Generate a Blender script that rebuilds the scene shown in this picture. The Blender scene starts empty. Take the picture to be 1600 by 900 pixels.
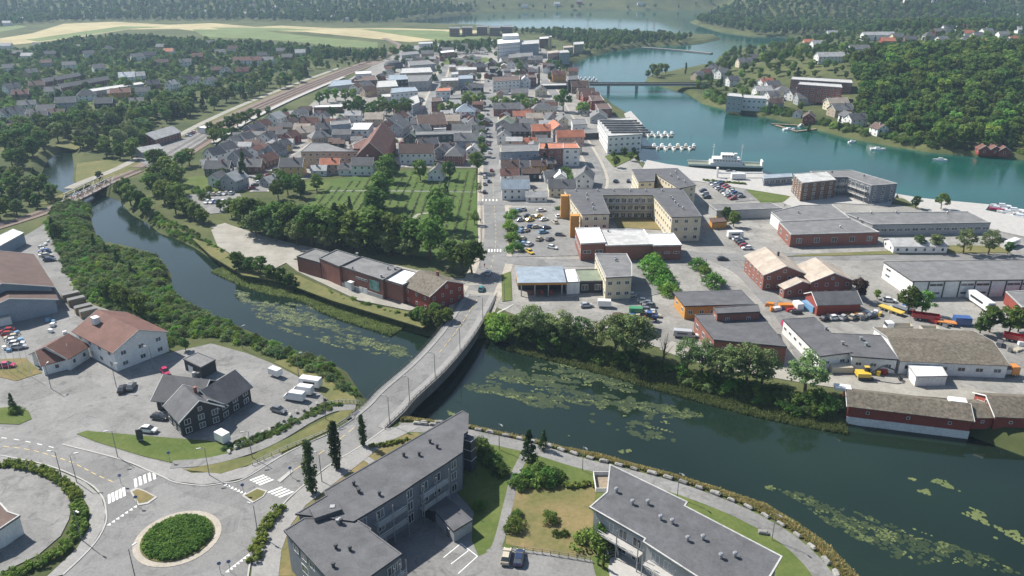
import bpy, math, random
import numpy as np
from mathutils import noise as mnoise, Vector
random.seed(7); rng = np.random.default_rng(7)
sc = bpy.context.scene
COL = sc.collection
R = math.radians
# ------------------------------------------------------------------ camera, sky, sun, exposure
CAM_H, PITCH, FPX = 105.0, R(22.7), 1215.0
cd = bpy.data.cameras.new('camera'); cam = bpy.data.objects.new('camera', cd); COL.objects.link(cam)
cam.location = (0, 0, CAM_H); cam.rotation_euler = (R(90) - PITCH, 0, 0)
cd.sensor_width = 36; cd.lens = 36 * FPX / 1600; cd.clip_start = 0.5; cd.clip_end = 20000
sc.camera = cam
SUN_EL = 45; SUN_DIR = (-0.81, 0.58)                       # towards the sun, on the ground
w = bpy.data.worlds.new('World'); sc.world = w; w.use_nodes = True
nt = w.node_tree; sky = nt.nodes.new('ShaderNodeTexSky'); sky.sky_type = 'NISHITA'; sky.sun_disc = False
sky.sun_elevation = R(SUN_EL); sky.sun_rotation = math.atan2(SUN_DIR[0], SUN_DIR[1]); sky.dust_density = 1.0; sky.altitude = 50
bg = nt.nodes['Background']; bg.inputs['Strength'].default_value = 0.074
nt.links.new(sky.outputs[0], bg.inputs['Color'])
sl = bpy.data.lights.new('sun', 'SUN'); sl.energy = 5.0; sl.angle = R(0.5); sl.color = (1, .95, .87)
so = bpy.data.objects.new('sun', sl); COL.objects.link(so)
ce = math.cos(R(SUN_EL)); sd_ = Vector((SUN_DIR[0] * ce, SUN_DIR[1] * ce, math.sin(R(SUN_EL))))
so.rotation_euler = sd_.to_track_quat('Z', 'Y').to_euler(); so.location = (-300, 200, 400)
sc.view_settings.view_transform = 'Standard'; sc.view_settings.look = 'None'; sc.view_settings.gamma = 1
sc.view_settings.exposure = 0.72
cy = sc.cycles; cy.max_bounces = 5; cy.diffuse_bounces = 2; cy.glossy_bounces = 2; cy.transmission_bounces = 2
cy.transparent_max_bounces = 4; cy.volume_bounces = 0; cy.use_denoising = True; cy.use_adaptive_sampling = True; cy.adaptive_threshold = .02
cy.caustics_reflective = False; cy.caustics_refractive = False
# ------------------------------------------------------------------ pixel -> world
cp, sp = math.cos(PITCH), math.sin(PITCH)
def G(px, py, z=0.0):
    u = (px - 800) / FPX; v = (450 - py) / FPX
    dx, dy, dz = u, cp + v * sp, -sp + v * cp
    t = (z - CAM_H) / dz
    return (dx * t, dy * t, z)
def G2(px, py, z=0.0): return G(px, py, z)[:2]
# ------------------------------------------------------------------ materials
MATS = {}
def mat(name, c, rough=.8, var=.18, scale=.6, c2=None, bump=0, metal=0, spec=.3, objvar=0, fine=0, patch=0, stain=.66):
    if name in MATS: return MATS[name]
    m = bpy.data.materials.new(name); m.use_nodes = True; t = m.node_tree; b = t.nodes['Principled BSDF']
    b.inputs['Roughness'].default_value = rough; b.inputs['Metallic'].default_value = metal
    b.inputs['Specular IOR Level'].default_value = spec
    geo = t.nodes.new('ShaderNodeNewGeometry')
    n = t.nodes.new('ShaderNodeTexNoise'); n.inputs['Scale'].default_value = scale; n.inputs['Detail'].default_value = 6; n.inputs['Roughness'].default_value = .65
    t.links.new(geo.outputs['Position'], n.inputs['Vector'])
    r = t.nodes.new('ShaderNodeValToRGB'); r.color_ramp.elements[0].position = .3; r.color_ramp.elements[1].position = .7
    if c2 is None:
        a = [max(0, x * (1 - var)) for x in c]; d = [min(1, x * (1 + var)) for x in c]
    else: a, d = c, c2
    r.color_ramp.elements[0].color = (*a, 1); r.color_ramp.elements[1].color = (*d, 1)
    t.links.new(n.outputs['Fac'], r.inputs['Fac']); out = r.outputs[0]
    if fine:
        n2 = t.nodes.new('ShaderNodeTexNoise'); n2.inputs['Scale'].default_value = fine; n2.inputs['Detail'].default_value = 4
        t.links.new(geo.outputs['Position'], n2.inputs['Vector'])
        mr = t.nodes.new('ShaderNodeMapRange'); mr.inputs[1].default_value = .3; mr.inputs[2].default_value = .7; mr.inputs[3].default_value = .88; mr.inputs[4].default_value = 1.12
        t.links.new(n2.outputs['Fac'], mr.inputs[0])
        mx = t.nodes.new('ShaderNodeVectorMath'); mx.operation = 'SCALE'
        t.links.new(out, mx.inputs[0]); t.links.new(mr.outputs[0], mx.inputs['Scale']); out = mx.outputs[0]
    if patch:                                    # repairs, stains and wear with shapes of their own
        vo = t.nodes.new('ShaderNodeTexVoronoi'); vo.inputs['Scale'].default_value = patch; vo.inputs['Randomness'].default_value = 1
        t.links.new(geo.outputs['Position'], vo.inputs['Vector']); sp3 = t.nodes.new('ShaderNodeSeparateColor'); t.links.new(vo.outputs['Color'], sp3.inputs[0])
        m1_ = t.nodes.new('ShaderNodeMapRange'); m1_.inputs[3].default_value = 1 - (1 - stain) * .42; m1_.inputs[4].default_value = 1.1; t.links.new(sp3.outputs[0], m1_.inputs[0])
        n3 = t.nodes.new('ShaderNodeTexNoise'); n3.inputs['Scale'].default_value = patch * 2.2; n3.inputs['Detail'].default_value = 8; n3.inputs['Roughness'].default_value = .7; n3.inputs['Distortion'].default_value = 1.5
        t.links.new(geo.outputs['Position'], n3.inputs['Vector'])
        m2_ = t.nodes.new('ShaderNodeMapRange'); m2_.inputs[1].default_value = .32; m2_.inputs[2].default_value = .48; m2_.inputs[3].default_value = stain; m2_.inputs[4].default_value = 1; t.links.new(n3.outputs['Fac'], m2_.inputs[0])
        mu_ = t.nodes.new('ShaderNodeMath'); mu_.operation = 'MULTIPLY'; t.links.new(m1_.outputs[0], mu_.inputs[0]); t.links.new(m2_.outputs[0], mu_.inputs[1])
        mx = t.nodes.new('ShaderNodeVectorMath'); mx.operation = 'SCALE'; t.links.new(out, mx.inputs[0]); t.links.new(mu_.outputs[0], mx.inputs['Scale']); out = mx.outputs[0]
    if objvar:
        oi = t.nodes.new('ShaderNodeObjectInfo'); mr = t.nodes.new('ShaderNodeMapRange')
        mr.inputs[3].default_value = 1 - objvar; mr.inputs[4].default_value = 1 + objvar
        t.links.new(oi.outputs['Random'], mr.inputs[0])
        mx = t.nodes.new('ShaderNodeVectorMath'); mx.operation = 'SCALE'
        t.links.new(out, mx.inputs[0]); t.links.new(mr.outputs[0], mx.inputs['Scale']); out = mx.outputs[0]
    t.links.new(out, b.inputs['Base Color'])
    if bump:
        bp = t.nodes.new('ShaderNodeBump'); bp.inputs['Strength'].default_value = bump; bp.inputs['Distance'].default_value = .1
        t.links.new(n.outputs['Fac'], bp.inputs['Height']); t.links.new(bp.outputs[0], b.inputs['Normal'])
    MATS[name] = m; return m
def leafmat(name, c, c2, objvar=.38):
    m = mat(name, c, .75, c2=c2, scale=.35, objvar=objvar, spec=.15)
    t = m.node_tree; b = t.nodes['Principled BSDF']; o = t.nodes['Material Output']
    oi = t.nodes.new('ShaderNodeObjectInfo'); hs = t.nodes.new('ShaderNodeHueSaturation'); src = b.inputs['Base Color'].links[0].from_socket
    mh = t.nodes.new('ShaderNodeMapRange'); mh.inputs[3].default_value = .462; mh.inputs[4].default_value = .525; wn = t.nodes.new('ShaderNodeTexWhiteNoise'); wn.noise_dimensions = '1D'
    t.links.new(oi.outputs['Random'], wn.inputs['W']); t.links.new(wn.outputs['Value'], mh.inputs[0]); t.links.new(mh.outputs[0], hs.inputs['Hue']); t.links.new(src, hs.inputs['Color']); t.links.new(hs.outputs[0], b.inputs['Base Color'])
    tr = t.nodes.new('ShaderNodeBsdfTranslucent'); mix = t.nodes.new('ShaderNodeMixShader'); mix.inputs[0].default_value = .35
    t.links.new(b.inputs['Base Color'].links[0].from_socket, tr.inputs['Color'])
    t.links.new(b.outputs[0], mix.inputs[1]); t.links.new(tr.outputs[0], mix.inputs[2]); t.links.new(mix.outputs[0], o.inputs['Surface'])
    return m
M = {
 'asphalt': mat('asphalt', (.215, .213, .206), .9, .14, .12, fine=1.5, patch=.11),
 'road': mat('road_asphalt', (.205, .203, .198), .85, .1, .25, fine=2.5, patch=.11),
 'yard': mat('yard_paving', (.265, .257, .237), .9, .2, .07, fine=.9, patch=.11),
 'town': mat('town_paving', (.25, .24, .22), .9, .25, .05, fine=.5, patch=.11),
 'gravel': mat('gravel', (.30, .285, .25), .95, .2, .15, fine=2),
 'concrete': mat('concrete', (.40, .39, .37), .85, .12, .5),
 'pave': mat('pavement_slabs', (.265, .26, .25), .88, .12, .3, fine=2),
 'pave2': mat('beige_pavers', (.38, .345, .29), .88, .15, .3, fine=2),
 'dkconc': mat('shade_toned_concrete', (.16, .155, .145), .9, .25, .4),  # concrete darkened: shade on the bridge sides is put into the colour
 'paint': mat('road_paint', (.75, .75, .72), .7, .15, 2.0),
 'paintY': mat('yellow_road_paint', (.62, .47, .16), .7, .2, 2.0),
 'grass': mat('mown_grass', (.072, .11, .028), .95, c2=(.13, .155, .05), scale=.12, fine=1.2, spec=.1),
 'drygrass': mat('dry_grass', (.10, .12, .04), .95, c2=(.26, .19, .10), scale=.09, fine=1.2, spec=.1),
 'meadow': mat('rough_meadow', (.10, .12, .045), .95, c2=(.19, .17, .075), scale=.06, fine=.6, spec=.1),
 'cem': mat('cemetery_grass', (.06, .105, .027), .95, c2=(.10, .14, .042), scale=.1, fine=1, spec=.1),
 'fieldy': mat('ripe_field', (.40, .345, .20), .95, .2, .01, fine=.05, spec=.1),
 'fieldg': mat('green_field', (.15, .19, .08), .95, .2, .008, fine=.04, spec=.1),
 'ballast': mat('railway_ballast', (.19, .145, .12), .95, .2, .3, fine=1.5),
 'rail': mat('rail_steel', (.16, .12, .10), .5, .2, 1),
 'sand': mat('shore_sand', (.26, .22, .16), .95, .25, .2, fine=1),
 'rock': mat('shore_rock', (.27, .265, .25), .9, .3, 1.5, bump=.5, objvar=.2),
 'steel': mat('galvanised_steel', (.36, .37, .38), .45, .1, 2, metal=.5),
 'darksteel': mat('dark_steel', (.06, .065, .07), .5, .2, 2),
 'pole': mat('lamp_post_grey', (.22, .225, .22), .5, .1, 2),
 'wood': mat('weathered_wood', (.27, .22, .16), .9, .25, 1.5),
 'glass': mat('window_glass', (.035, .045, .055), .12, .3, .3, spec=.6, c2=(.10, .11, .12), objvar=.75),
 'frame': mat('window_frame_white', (.7, .7, .68), .6, .06, 2),
 'tyre': mat('tyre_rubber', (.02, .02, .02), .9, .1, 2),
 'stone': mat('gravestone', (.16, .16, .157), .7, .3, 1, objvar=.35),
 'lily': mat('lily_pads', (.075, .105, .035), .6, c2=(.155, .18, .065), scale=.12, fine=2),
 'lily2': mat('sunken_weed', (.017, .032, .014), .7, c2=(.038, .058, .022), scale=.3, fine=2),
 'bark': mat('bark', (.12, .095, .07), .95, .3, 3),
}
WC = {'W': ('white', (.72, .72, .70)), 'C': ('cream', (.62, .55, .40)), 'Y': ('yellow', (.55, .40, .17)), 'R': ('red', (.26, .062, .045)),
      'N': ('brown', (.16, .10, .07)), 'D': ('black', (.045, .047, .05)), 'G': ('grey', (.34, .35, .36)), 'B': ('blue grey', (.24, .29, .35)),
      'O': ('orange', (.52, .26, .07)), 'P': ('pink', (.52, .33, .27)), 'K': ('brick', (.25, .11, .085)), 'V': ('dark green', (.07, .10, .09)), 'T': ('tan', (.42, .34, .25)), 'S': ('slate grey', (.17, .185, .215))}
RC = {'d': ('dark grey', (.105, .106, .112)), 'g': ('grey', (.17, .17, .17)), 'l': ('pale grey', (.42, .42, .41)), 'n': ('brown', (.115, .075, .062)),
      'r': ('orange red', (.42, .16, .095)), 't': ('tan', (.40, .34, .28)), 'v': ('moss green', (.19, .22, .16)), 'w': ('white', (.74, .74, .73)),
      'u': ('maroon brown', (.145, .072, .056)), 'b': ('blue grey', (.25, .30, .35)), 's': ('mossy stone', (.135, .118, .092))}
def wm(k): return mat('wall_' + WC[k][0].replace(' ', '_'), WC[k][1], .8, .1, .5, fine=2.5)
def rm(k):
    return mat('roof_' + RC[k][0].replace(' ', '_'), RC[k][1], .8, .2 if k not in 's' else .5, .35 if k != 's' else 1.2, fine=3 if k != 's' else 2, patch=.3, stain=.84)
# ------------------------------------------------------------------ mesh helpers
class MB:
    def __init__(s): s.v = []; s.f = []; s.m = []
    def add(s, vs, fs, mi=0):
        o = len(s.v); s.v += [tuple(p) for p in vs]; s.f += [tuple(i + o for i in f) for f in fs]; s.m += [mi] * len(fs); return s
    def box(s, x0, x1, y0, y1, z0, z1, mi=0):
        return s.add([(x0, y0, z0), (x1, y0, z0), (x1, y1, z0), (x0, y1, z0), (x0, y0, z1), (x1, y0, z1), (x1, y1, z1), (x0, y1, z1)],
                     [(0, 3, 2, 1), (4, 5, 6, 7), (0, 1, 5, 4), (1, 2, 6, 5), (2, 3, 7, 6), (3, 0, 4, 7)], mi)
    def frus(s, b, t, mi=0):                      # b, t: rings of equal length
        n = len(b); return s.add(list(b) + list(t), [tuple(range(n - 1, -1, -1)), tuple(range(n, 2 * n))] + [(i, (i + 1) % n, n + (i + 1) % n, n + i) for i in range(n)], mi)
    def prism(s, poly, z0, z1, mi=0): return s.frus([(p[0], p[1], z0) for p in poly], [(p[0], p[1], z1) for p in poly], mi)
    def cyl(s, a, b, r0, r1=None, n=6, mi=0):
        r1 = r0 if r1 is None else r1; a = Vector(a); b = Vector(b); d = (b - a).normalized()
        u = d.orthogonal().normalized(); q = d.cross(u)
        ring = lambda c, r: [c + (u * math.cos(k * 2 * math.pi / n) + q * math.sin(k * 2 * math.pi / n)) * r for k in range(n)]
        return s.frus(ring(a, r0), ring(b, r1), mi)
    def mesh(s, name, mats, smooth=False):
        me = bpy.data.meshes.new(name); me.from_pydata(s.v, [], s.f)
        for k in mats: me.materials.append(k)
        if len(mats) > 1: me.polygons.foreach_set('material_index', s.m)
        if smooth: me.polygons.foreach_set('use_smooth', [True] * len(me.polygons))
        me.update(); return me
def obj(name, data, parent=None, loc=(0, 0, 0), rz=0, scale=None):
    o = bpy.data.objects.new(name, data); COL.objects.link(o); o.parent = parent; o.location = loc
    if rz: o.rotation_euler = (0, 0, rz)
    if scale: o.scale = (scale, scale, scale) if isinstance(scale, (int, float)) else scale
    return o
def tag(o, label=None, cat=None, group=None, kind=None):
    if label: o['label'] = label
    if cat: o['category'] = cat
    if group: o['group'] = group
    if kind: o['kind'] = kind
    return o
def thing(name, loc, label, cat, group=None, rz=0): return tag(obj(name, None, None, loc, rz), label, cat, group)
def struct(name, me, loc=(0, 0, 0), label=None): return tag(obj(name, me, None, loc), label, None, None, 'structure')
def ccw(p):
    a = sum(p[i][0] * p[(i + 1) % len(p)][1] - p[(i + 1) % len(p)][0] * p[i][1] for i in range(len(p)))
    return list(p) if a > 0 else list(p)[::-1]
def inpoly(x, y, P):
    c = False; j = len(P) - 1
    for i in range(len(P)):
        if (P[i][1] > y) != (P[j][1] > y) and x < (P[j][0] - P[i][0]) * (y - P[i][1]) / (P[j][1] - P[i][1]) + P[i][0]: c = not c
        j = i
    return c
def scatter(P, n, mind=0, avoid=None, tries=30):
    """n random points in a world polygon, at least mind apart"""
    xs = [p[0] for p in P]; ys = [p[1] for p in P]; out = []; cell = {}
    for _ in range(n * tries):
        if len(out) >= n: break
        x = random.uniform(min(xs), max(xs)); y = random.uniform(min(ys), max(ys))
        if not inpoly(x, y, P) or (avoid and avoid(x, y)): continue
        if mind:
            k = (int(x // mind), int(y // mind)); ok = True
            for i in (-1, 0, 1):
                for j in (-1, 0, 1):
                    for q in cell.get((k[0] + i, k[1] + j), ()):
                        if (q[0] - x) ** 2 + (q[1] - y) ** 2 < mind * mind: ok = False
            if not ok: continue
            cell.setdefault(k, []).append((x, y))
        out.append((x, y))
    return out
def smooth_line(P, k=6):
    P = [np.array(p, float) for p in P]; out = []
    for i in range(len(P) - 1):
        a, b, c, d = P[max(i - 1, 0)], P[i], P[i + 1], P[min(i + 2, len(P) - 1)]
        for t in np.arange(k) / k:
            out.append(.5 * ((2 * b) + (-a + c) * t + (2 * a - 5 * b + 4 * c - d) * t * t + (-a + 3 * b - 3 * c + d) * t ** 3))
    out.append(P[-1]); return out
# ------------------------------------------------------------------ water outlines (pixels at water level) and terrain
WZ = -3.0
RIVER = [(112, 236), (116, 262), (113, 283), (138, 295), (160, 305), (185, 312), (205, 335), (232, 350), (250, 365), (275, 373), (305, 388), (345, 415), (375, 437), (415, 448), (482, 459), (525, 481), (575, 498), (625, 513),
  (670, 526), (715, 532), (760, 528), (800, 538), (850, 551), (925, 567), (1000, 590), (1062, 605), (1137, 626), (1200, 641), (1262, 658), (1325, 664), (1420, 670), (1512, 680), (1560, 698), (1600, 713), (1700, 735), (1900, 790), (1900, 1000), (1400, 960),
  (1340, 898), (1300, 857), (1257, 826), (1200, 791), (1137, 771), (1050, 743), (990, 728), (940, 713), (860, 698), (800, 683), (740, 669), (687, 662), (640, 655), (600, 640), (570, 622), (560, 610), (542, 581), (500, 559),
  (440, 541), (400, 522), (362, 506), (300, 478), (270, 452), (268, 430), (258, 412), (245, 401), (222, 391), (190, 384), (160, 379), (150, 366), (143, 345), (144, 325), (118, 313), (100, 301), (78, 291), (62, 277), (75, 250), (92, 238)]
SOUND = [(1900, 420), (1600, 352), (1537, 339), (1545, 330), (1440, 320), (1400, 313), (1300, 302), (1195, 281), (1085, 271), (1074, 270), (1040, 265), (1006, 258), (1000, 250), (995, 232), (1003, 224), (1003, 200), (985, 180), (960, 165), (945, 153), (928, 142), (908, 134), (895, 120), (884, 106), (897, 98),
  (925, 88), (955, 80), (1003, 73), (1060, 71), (1100, 67), (1127, 61), (1118, 56), (1060, 54), (1000, 50), (940, 48), (880, 46), (800, 46), (745, 40), (700, 39), (640, 37), (622, 35), (650, 30), (730, 22), (800, 19), (870, 17), (950, 16), (1120, 16.5),
  (1100, 26), (1077, 35), (1098, 42), (1125, 50), (1180, 57), (1300, 60), (1260, 66), (1190, 72), (1140, 80), (1125, 87), (1116, 100), (1070, 108), (1012, 120), (1009, 127), (1040, 137), (1075, 147), (1097, 162), (1125, 169), (1162, 178), (1200, 184), (1292, 207), (1312, 213), (1350, 221), (1405, 231), (1450, 238), (1500, 243), (1600, 250), (1900, 268)]
WPOLY = [np.array([G2(x, y, WZ) for x, y in P]) for P in (RIVER, SOUND)]
def sdf(X, Y):
    """distance to the nearest shore, positive on land"""
    best = np.full(X.shape, 1e9); ins = np.zeros(X.shape, bool)
    for P in WPOLY:
        c = np.zeros(X.shape, bool)
        for i in range(len(P)):
            a, b = P[i - 1], P[i]; d = b - a
            t = np.clip(((X - a[0]) * d[0] + (Y - a[1]) * d[1]) / (d @ d + 1e-9), 0, 1)
            best = np.minimum(best, (X - a[0] - t * d[0]) ** 2 + (Y - a[1] - t * d[1]) ** 2)
            if b[1] != a[1]: c ^= ((b[1] > Y) != (a[1] > Y)) & (X < (a[0] - b[0]) * (Y - b[1]) / (a[1] - b[1]) + b[0])
        ins |= c
    return np.sqrt(best) * np.where(ins, -1, 1)
HILLS = [(430, 700, 200, 160, 24), (250, 830, 130, 130, 9), (620, 1050, 300, 260, 22), (720, 1950, 260, 330, 105), (-950, 2800, 430, 600, 170), (-1900, 2900, 700, 700, 190), (1300, 3000, 500, 800, 110),
         (0, 6500, 6000, 900, 120), (-3500, 3500, 1200, 1800, 250), (3200, 2500, 1300, 1600, 250)]
def hills(X, Y):
    h = 0 * X
    far = np.clip((Y - 1640) / 450, 0, 1); far = far * far * (3 - 2 * far)      # the plain with the fields stays level
    for cx, cy_, sx, sy, a in HILLS:
        g = np.exp(-.5 * (((X - cx) / sx) ** 2 + ((Y - cy_) / sy) ** 2))
        h = h + a * (g * far if cy_ > 2000 else np.maximum(0, g - .35) / .65)
    return h
def zland(X, Y):
    s = sdf(X, Y); k = np.clip((s - 4) / 120, 0, 1); k = k * k * (3 - 2 * k)
    return np.where(s < 4.6, np.clip(WZ + s * .65, -7, 0), 0) + hills(X, Y) * k * (s > 0), s
angs = np.unique(np.concatenate([np.arange(-78, -42, 4), np.arange(-42, 42.01, .22), np.arange(46, 79, 4)]))
rad = [20.]
while rad[-1] < 7000: rad.append(rad[-1] + max(1.15, rad[-1] * .0085))
rad = np.array(rad); A, RR = np.meshgrid(np.radians(angs), rad)
TX, TY = RR * np.sin(A), RR * np.cos(A); TZ, TS = zland(TX, TY)
nr, na = TX.shape
idx = np.arange(nr * na).reshape(nr, na)
F = np.stack([idx[:-1, :-1], idx[:-1, 1:], idx[1:, 1:], idx[1:, :-1]], -1).reshape(-1, 4)
me = bpy.data.meshes.new('ground'); me.vertices.add(nr * na); me.vertices.foreach_set('co', np.stack([TX, TY, TZ], -1).ravel())
me.loops.add(F.size); me.loops.foreach_set('vertex_index', F.ravel()); me.polygons.add(len(F)); me.polygons.foreach_set('loop_start', np.arange(0, F.size, 4))
me.polygons.foreach_set('use_smooth', np.ones(len(F), bool)); me.update(calc_edges=True)
gm = mat('ground_cover', (.045, .062, .024), .95, c2=(.12, .13, .055), scale=.02, fine=.4, spec=.1)
me.materials.append(gm); struct('ground', me)
def ground_z(x, y):
    r = math.hypot(x, y); a = math.degrees(math.atan2(x, y))
    i = int(np.clip(np.searchsorted(rad, r) - 1, 0, nr - 2)); j = int(np.clip(np.searchsorted(angs, a) - 1, 0, na - 2))
    u = min(max((r - rad[i]) / (rad[i + 1] - rad[i]), 0), 1); v = min(max((a - angs[j]) / (angs[j + 1] - angs[j]), 0), 1)
    return float((TZ[i, j] * (1 - u) + TZ[i + 1, j] * u) * (1 - v) + (TZ[i, j + 1] * (1 - u) + TZ[i + 1, j + 1] * u) * v)
def shore(x, y): return float(sdf(np.array([x]), np.array([y]))[0])
def GT(px, py):
    """the point of the terrain that a pixel looks at"""
    u = (px - 800) / FPX; v = (450 - py) / FPX; d = (u, cp + v * sp, -sp + v * cp)
    t = 40 / -d[2] if d[2] < 0 else 100; st = 6.
    while t < 9000:
        z = CAM_H + d[2] * t; h = ground_z(d[0] * t, d[1] * t)
        if z <= h: return (d[0] * t, d[1] * t, h)
        t += max(.5, min(40, (z - h) * 1.2))
    return (d[0] * t, d[1] * t, 0)
def gz(p): return (p[0], p[1], max(ground_z(p[0], p[1]), WZ))
# water
wmt = bpy.data.materials.new('water'); wmt.use_nodes = True; t = wmt.node_tree; b = t.nodes['Principled BSDF']
b.inputs['Roughness'].default_value = .07; b.inputs['IOR'].default_value = 1.42; b.inputs['Specular IOR Level'].default_value = .5
geo = t.nodes.new('ShaderNodeNewGeometry'); sx = t.nodes.new('ShaderNodeSeparateXYZ'); t.links.new(geo.outputs['Position'], sx.inputs[0])
mr = t.nodes.new('ShaderNodeMapRange'); mr.inputs[1].default_value = 285; mr.inputs[2].default_value = 340   # brown river near, teal sea water beyond
t.links.new(sx.outputs['Y'], mr.inputs[0])
mx = t.nodes.new('ShaderNodeMix'); mx.data_type = 'RGBA'; mx.inputs[6].default_value = (.010, .021, .014, 1); mx.inputs[7].default_value = (.009, .070, .055, 1)
mrx = t.nodes.new('ShaderNodeMapRange'); mrx.inputs[1].default_value = -120; mrx.inputs[2].default_value = -60; t.links.new(sx.outputs['X'], mrx.inputs[0])
mul = t.nodes.new('ShaderNodeMath'); mul.operation = 'MULTIPLY'; t.links.new(mr.outputs[0], mul.inputs[0]); t.links.new(mrx.outputs[0], mul.inputs[1]); t.links.new(mul.outputs[0], mx.inputs[0])
n1 = t.nodes.new('ShaderNodeTexNoise'); n1.inputs['Scale'].default_value = .02; n1.inputs['Detail'].default_value = 5; t.links.new(geo.outputs['Position'], n1.inputs['Vector'])
m2 = t.nodes.new('ShaderNodeMapRange'); m2.inputs[1].default_value = .3; m2.inputs[2].default_value = .7; m2.inputs[3].default_value = .7; m2.inputs[4].default_value = 1.35; t.links.new(n1.outputs['Fac'], m2.inputs[0])
vm = t.nodes.new('ShaderNodeVectorMath'); vm.operation = 'SCALE'; t.links.new(mx.outputs[2], vm.inputs[0]); t.links.new(m2.outputs[0], vm.inputs['Scale']); t.links.new(vm.outputs[0], b.inputs['Base Color'])
n2 = t.nodes.new('ShaderNodeTexNoise'); n2.inputs['Scale'].default_value = .9; n2.inputs['Detail'].default_value = 3; t.links.new(geo.outputs['Position'], n2.inputs['Vector'])
m3 = t.nodes.new('ShaderNodeMapRange'); m3.inputs[3].default_value = .02; m3.inputs[4].default_value = .5; m3.inputs[1].default_value = 270; m3.inputs[2].default_value = 420; t.links.new(sx.outputs['Y'], m3.inputs[0])
m4 = t.nodes.new('ShaderNodeMapRange'); m4.inputs[1].default_value = 650; m4.inputs[2].default_value = 1500; m4.inputs[3].default_value = 1; m4.inputs[4].default_value = .15; t.links.new(sx.outputs['Y'], m4.inputs[0])
m5 = t.nodes.new('ShaderNodeMath'); m5.operation = 'MULTIPLY'; t.links.new(m3.outputs[0], m5.inputs[0]); t.links.new(m4.outputs[0], m5.inputs[1])
bp = t.nodes.new('ShaderNodeBump'); bp.inputs['Distance'].default_value = .15; t.links.new(m5.outputs[0], bp.inputs['Strength']); t.links.new(n2.outputs['Fac'], bp.inputs['Height']); t.links.new(bp.outputs[0], b.inputs['Normal'])
struct('water', MB().add([(-7000, 10, WZ), (7000, 10, WZ), (7000, 7000, WZ), (-7000, 7000, WZ)], [(0, 1, 2, 3)]).mesh('water', [wmt]))
# ------------------------------------------------------------------ sheets on the ground
ZL = [0.03]
def nextz(d=.005): ZL[0] += d; return ZL[0]
def sheet(name, px, m, z=None, label=None, world=False, parent=None):
    z = nextz() if z is None else z
    P = ccw([p[:2] for p in px] if world else [G2(x, y) for x, y in px])
    o = obj(name, MB().prism(P, -.4, z).mesh(name, [M[m]]), parent)
    if parent is None: tag(o, label, kind='structure')
    return o
def ribbon_pts(px, k=6, z=0.0, world=False): return smooth_line([p[:2] for p in px] if world else [G2(x, y, z) for x, y in px], k)
def offset(L, d):
    out = []
    for i in range(len(L)):
        t = L[min(i + 1, len(L) - 1)] - L[max(i - 1, 0)]; t = t / (np.linalg.norm(t) + 1e-9)
        out.append(L[i] + np.array([t[1], -t[0]]) * d)          # positive: right of travel
    return out
def ribbon(name, L, d0, d1, m, z=None, zf=None, parent=None, depth=.4, kind='structure'):
    z = nextz() if z is None else z
    a, b = offset(L, d0), offset(L, d1); n = len(L); mb = MB()
    zz = [zf(i / (n - 1)) if zf else 0 for i in range(n)]
    vs = []
    for i in range(n): vs += [(*a[i], z + zz[i]), (*b[i], z + zz[i]), (*b[i], z + zz[i] - depth), (*a[i], z + zz[i] - depth)]
    fs = []
    for i in range(n - 1):
        o = 4 * i
        for q in range(4): fs.append((o + q, o + (q + 1) % 4, o + 4 + (q + 1) % 4, o + 4 + q))
    fs += [(0, 3, 2, 1), (4 * n - 4, 4 * n - 3, 4 * n - 2, 4 * n - 1)]
    fs = [f[::-1] for f in fs]
    o = obj(name, mb.add(vs, fs).mesh(name, [M[m]]), parent)
    if parent is None: tag(o, kind=kind)
    return o
def dashes(parent, L, off, dash, gap, wd, m='paint', z=.3, zf=None, name='marking'):
    seg = [0]
    for i in range(1, len(L)): seg.append(seg[-1] + float(np.linalg.norm(L[i] - L[i - 1])))
    tot = seg[-1]; s = gap / 2
    LL = np.array(offset(L, off)); xs, ys = LL[:, 0], LL[:, 1]
    while s + dash < tot:
        P = []
        for q in (s, s + dash): P.append((float(np.interp(q, seg, xs)), float(np.interp(q, seg, ys))))
        (x0, y0), (x1, y1) = P; l = math.hypot(x1 - x0, y1 - y0) + 1e-6; nx, ny = (y1 - y0) / l * wd / 2, -(x1 - x0) / l * wd / 2
        zz = [z + (zf(q / tot) if zf else 0) for q in (s, s + dash)]
        obj(name, MB().add([(x0 - nx, y0 - ny, zz[0]), (x0 + nx, y0 + ny, zz[0]), (x1 + nx, y1 + ny, zz[1]), (x1 - nx, y1 - ny, zz[1])], [(0, 1, 2, 3)]).mesh(name, [M[m]]), parent)
        s += dash + gap
def zebra(parent, pa, pb, n, length, z, ang=None):
    """n stripes between two pixels, stripes square to the line"""
    a, b = np.array(G2(*pa)), np.array(G2(*pb)); d = (b - a) / max(n - 1, 1); u = (b - a) / np.linalg.norm(b - a); v = np.array([u[1], -u[0]])
    if ang is not None: v = np.array([math.cos(R(ang)), math.sin(R(ang))])
    for i in range(n):
        c = a + d * i; q = [c - u * .28 - v * length / 2, c + u * .28 - v * length / 2, c + u * .28 + v * length / 2, c - u * .28 + v * length / 2]
        obj('crossing_stripe', MB().add([(*p, z) for p in ccw(q)], [(0, 1, 2, 3)]).mesh('crossing_stripe', [M['paint']]), parent)
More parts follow.
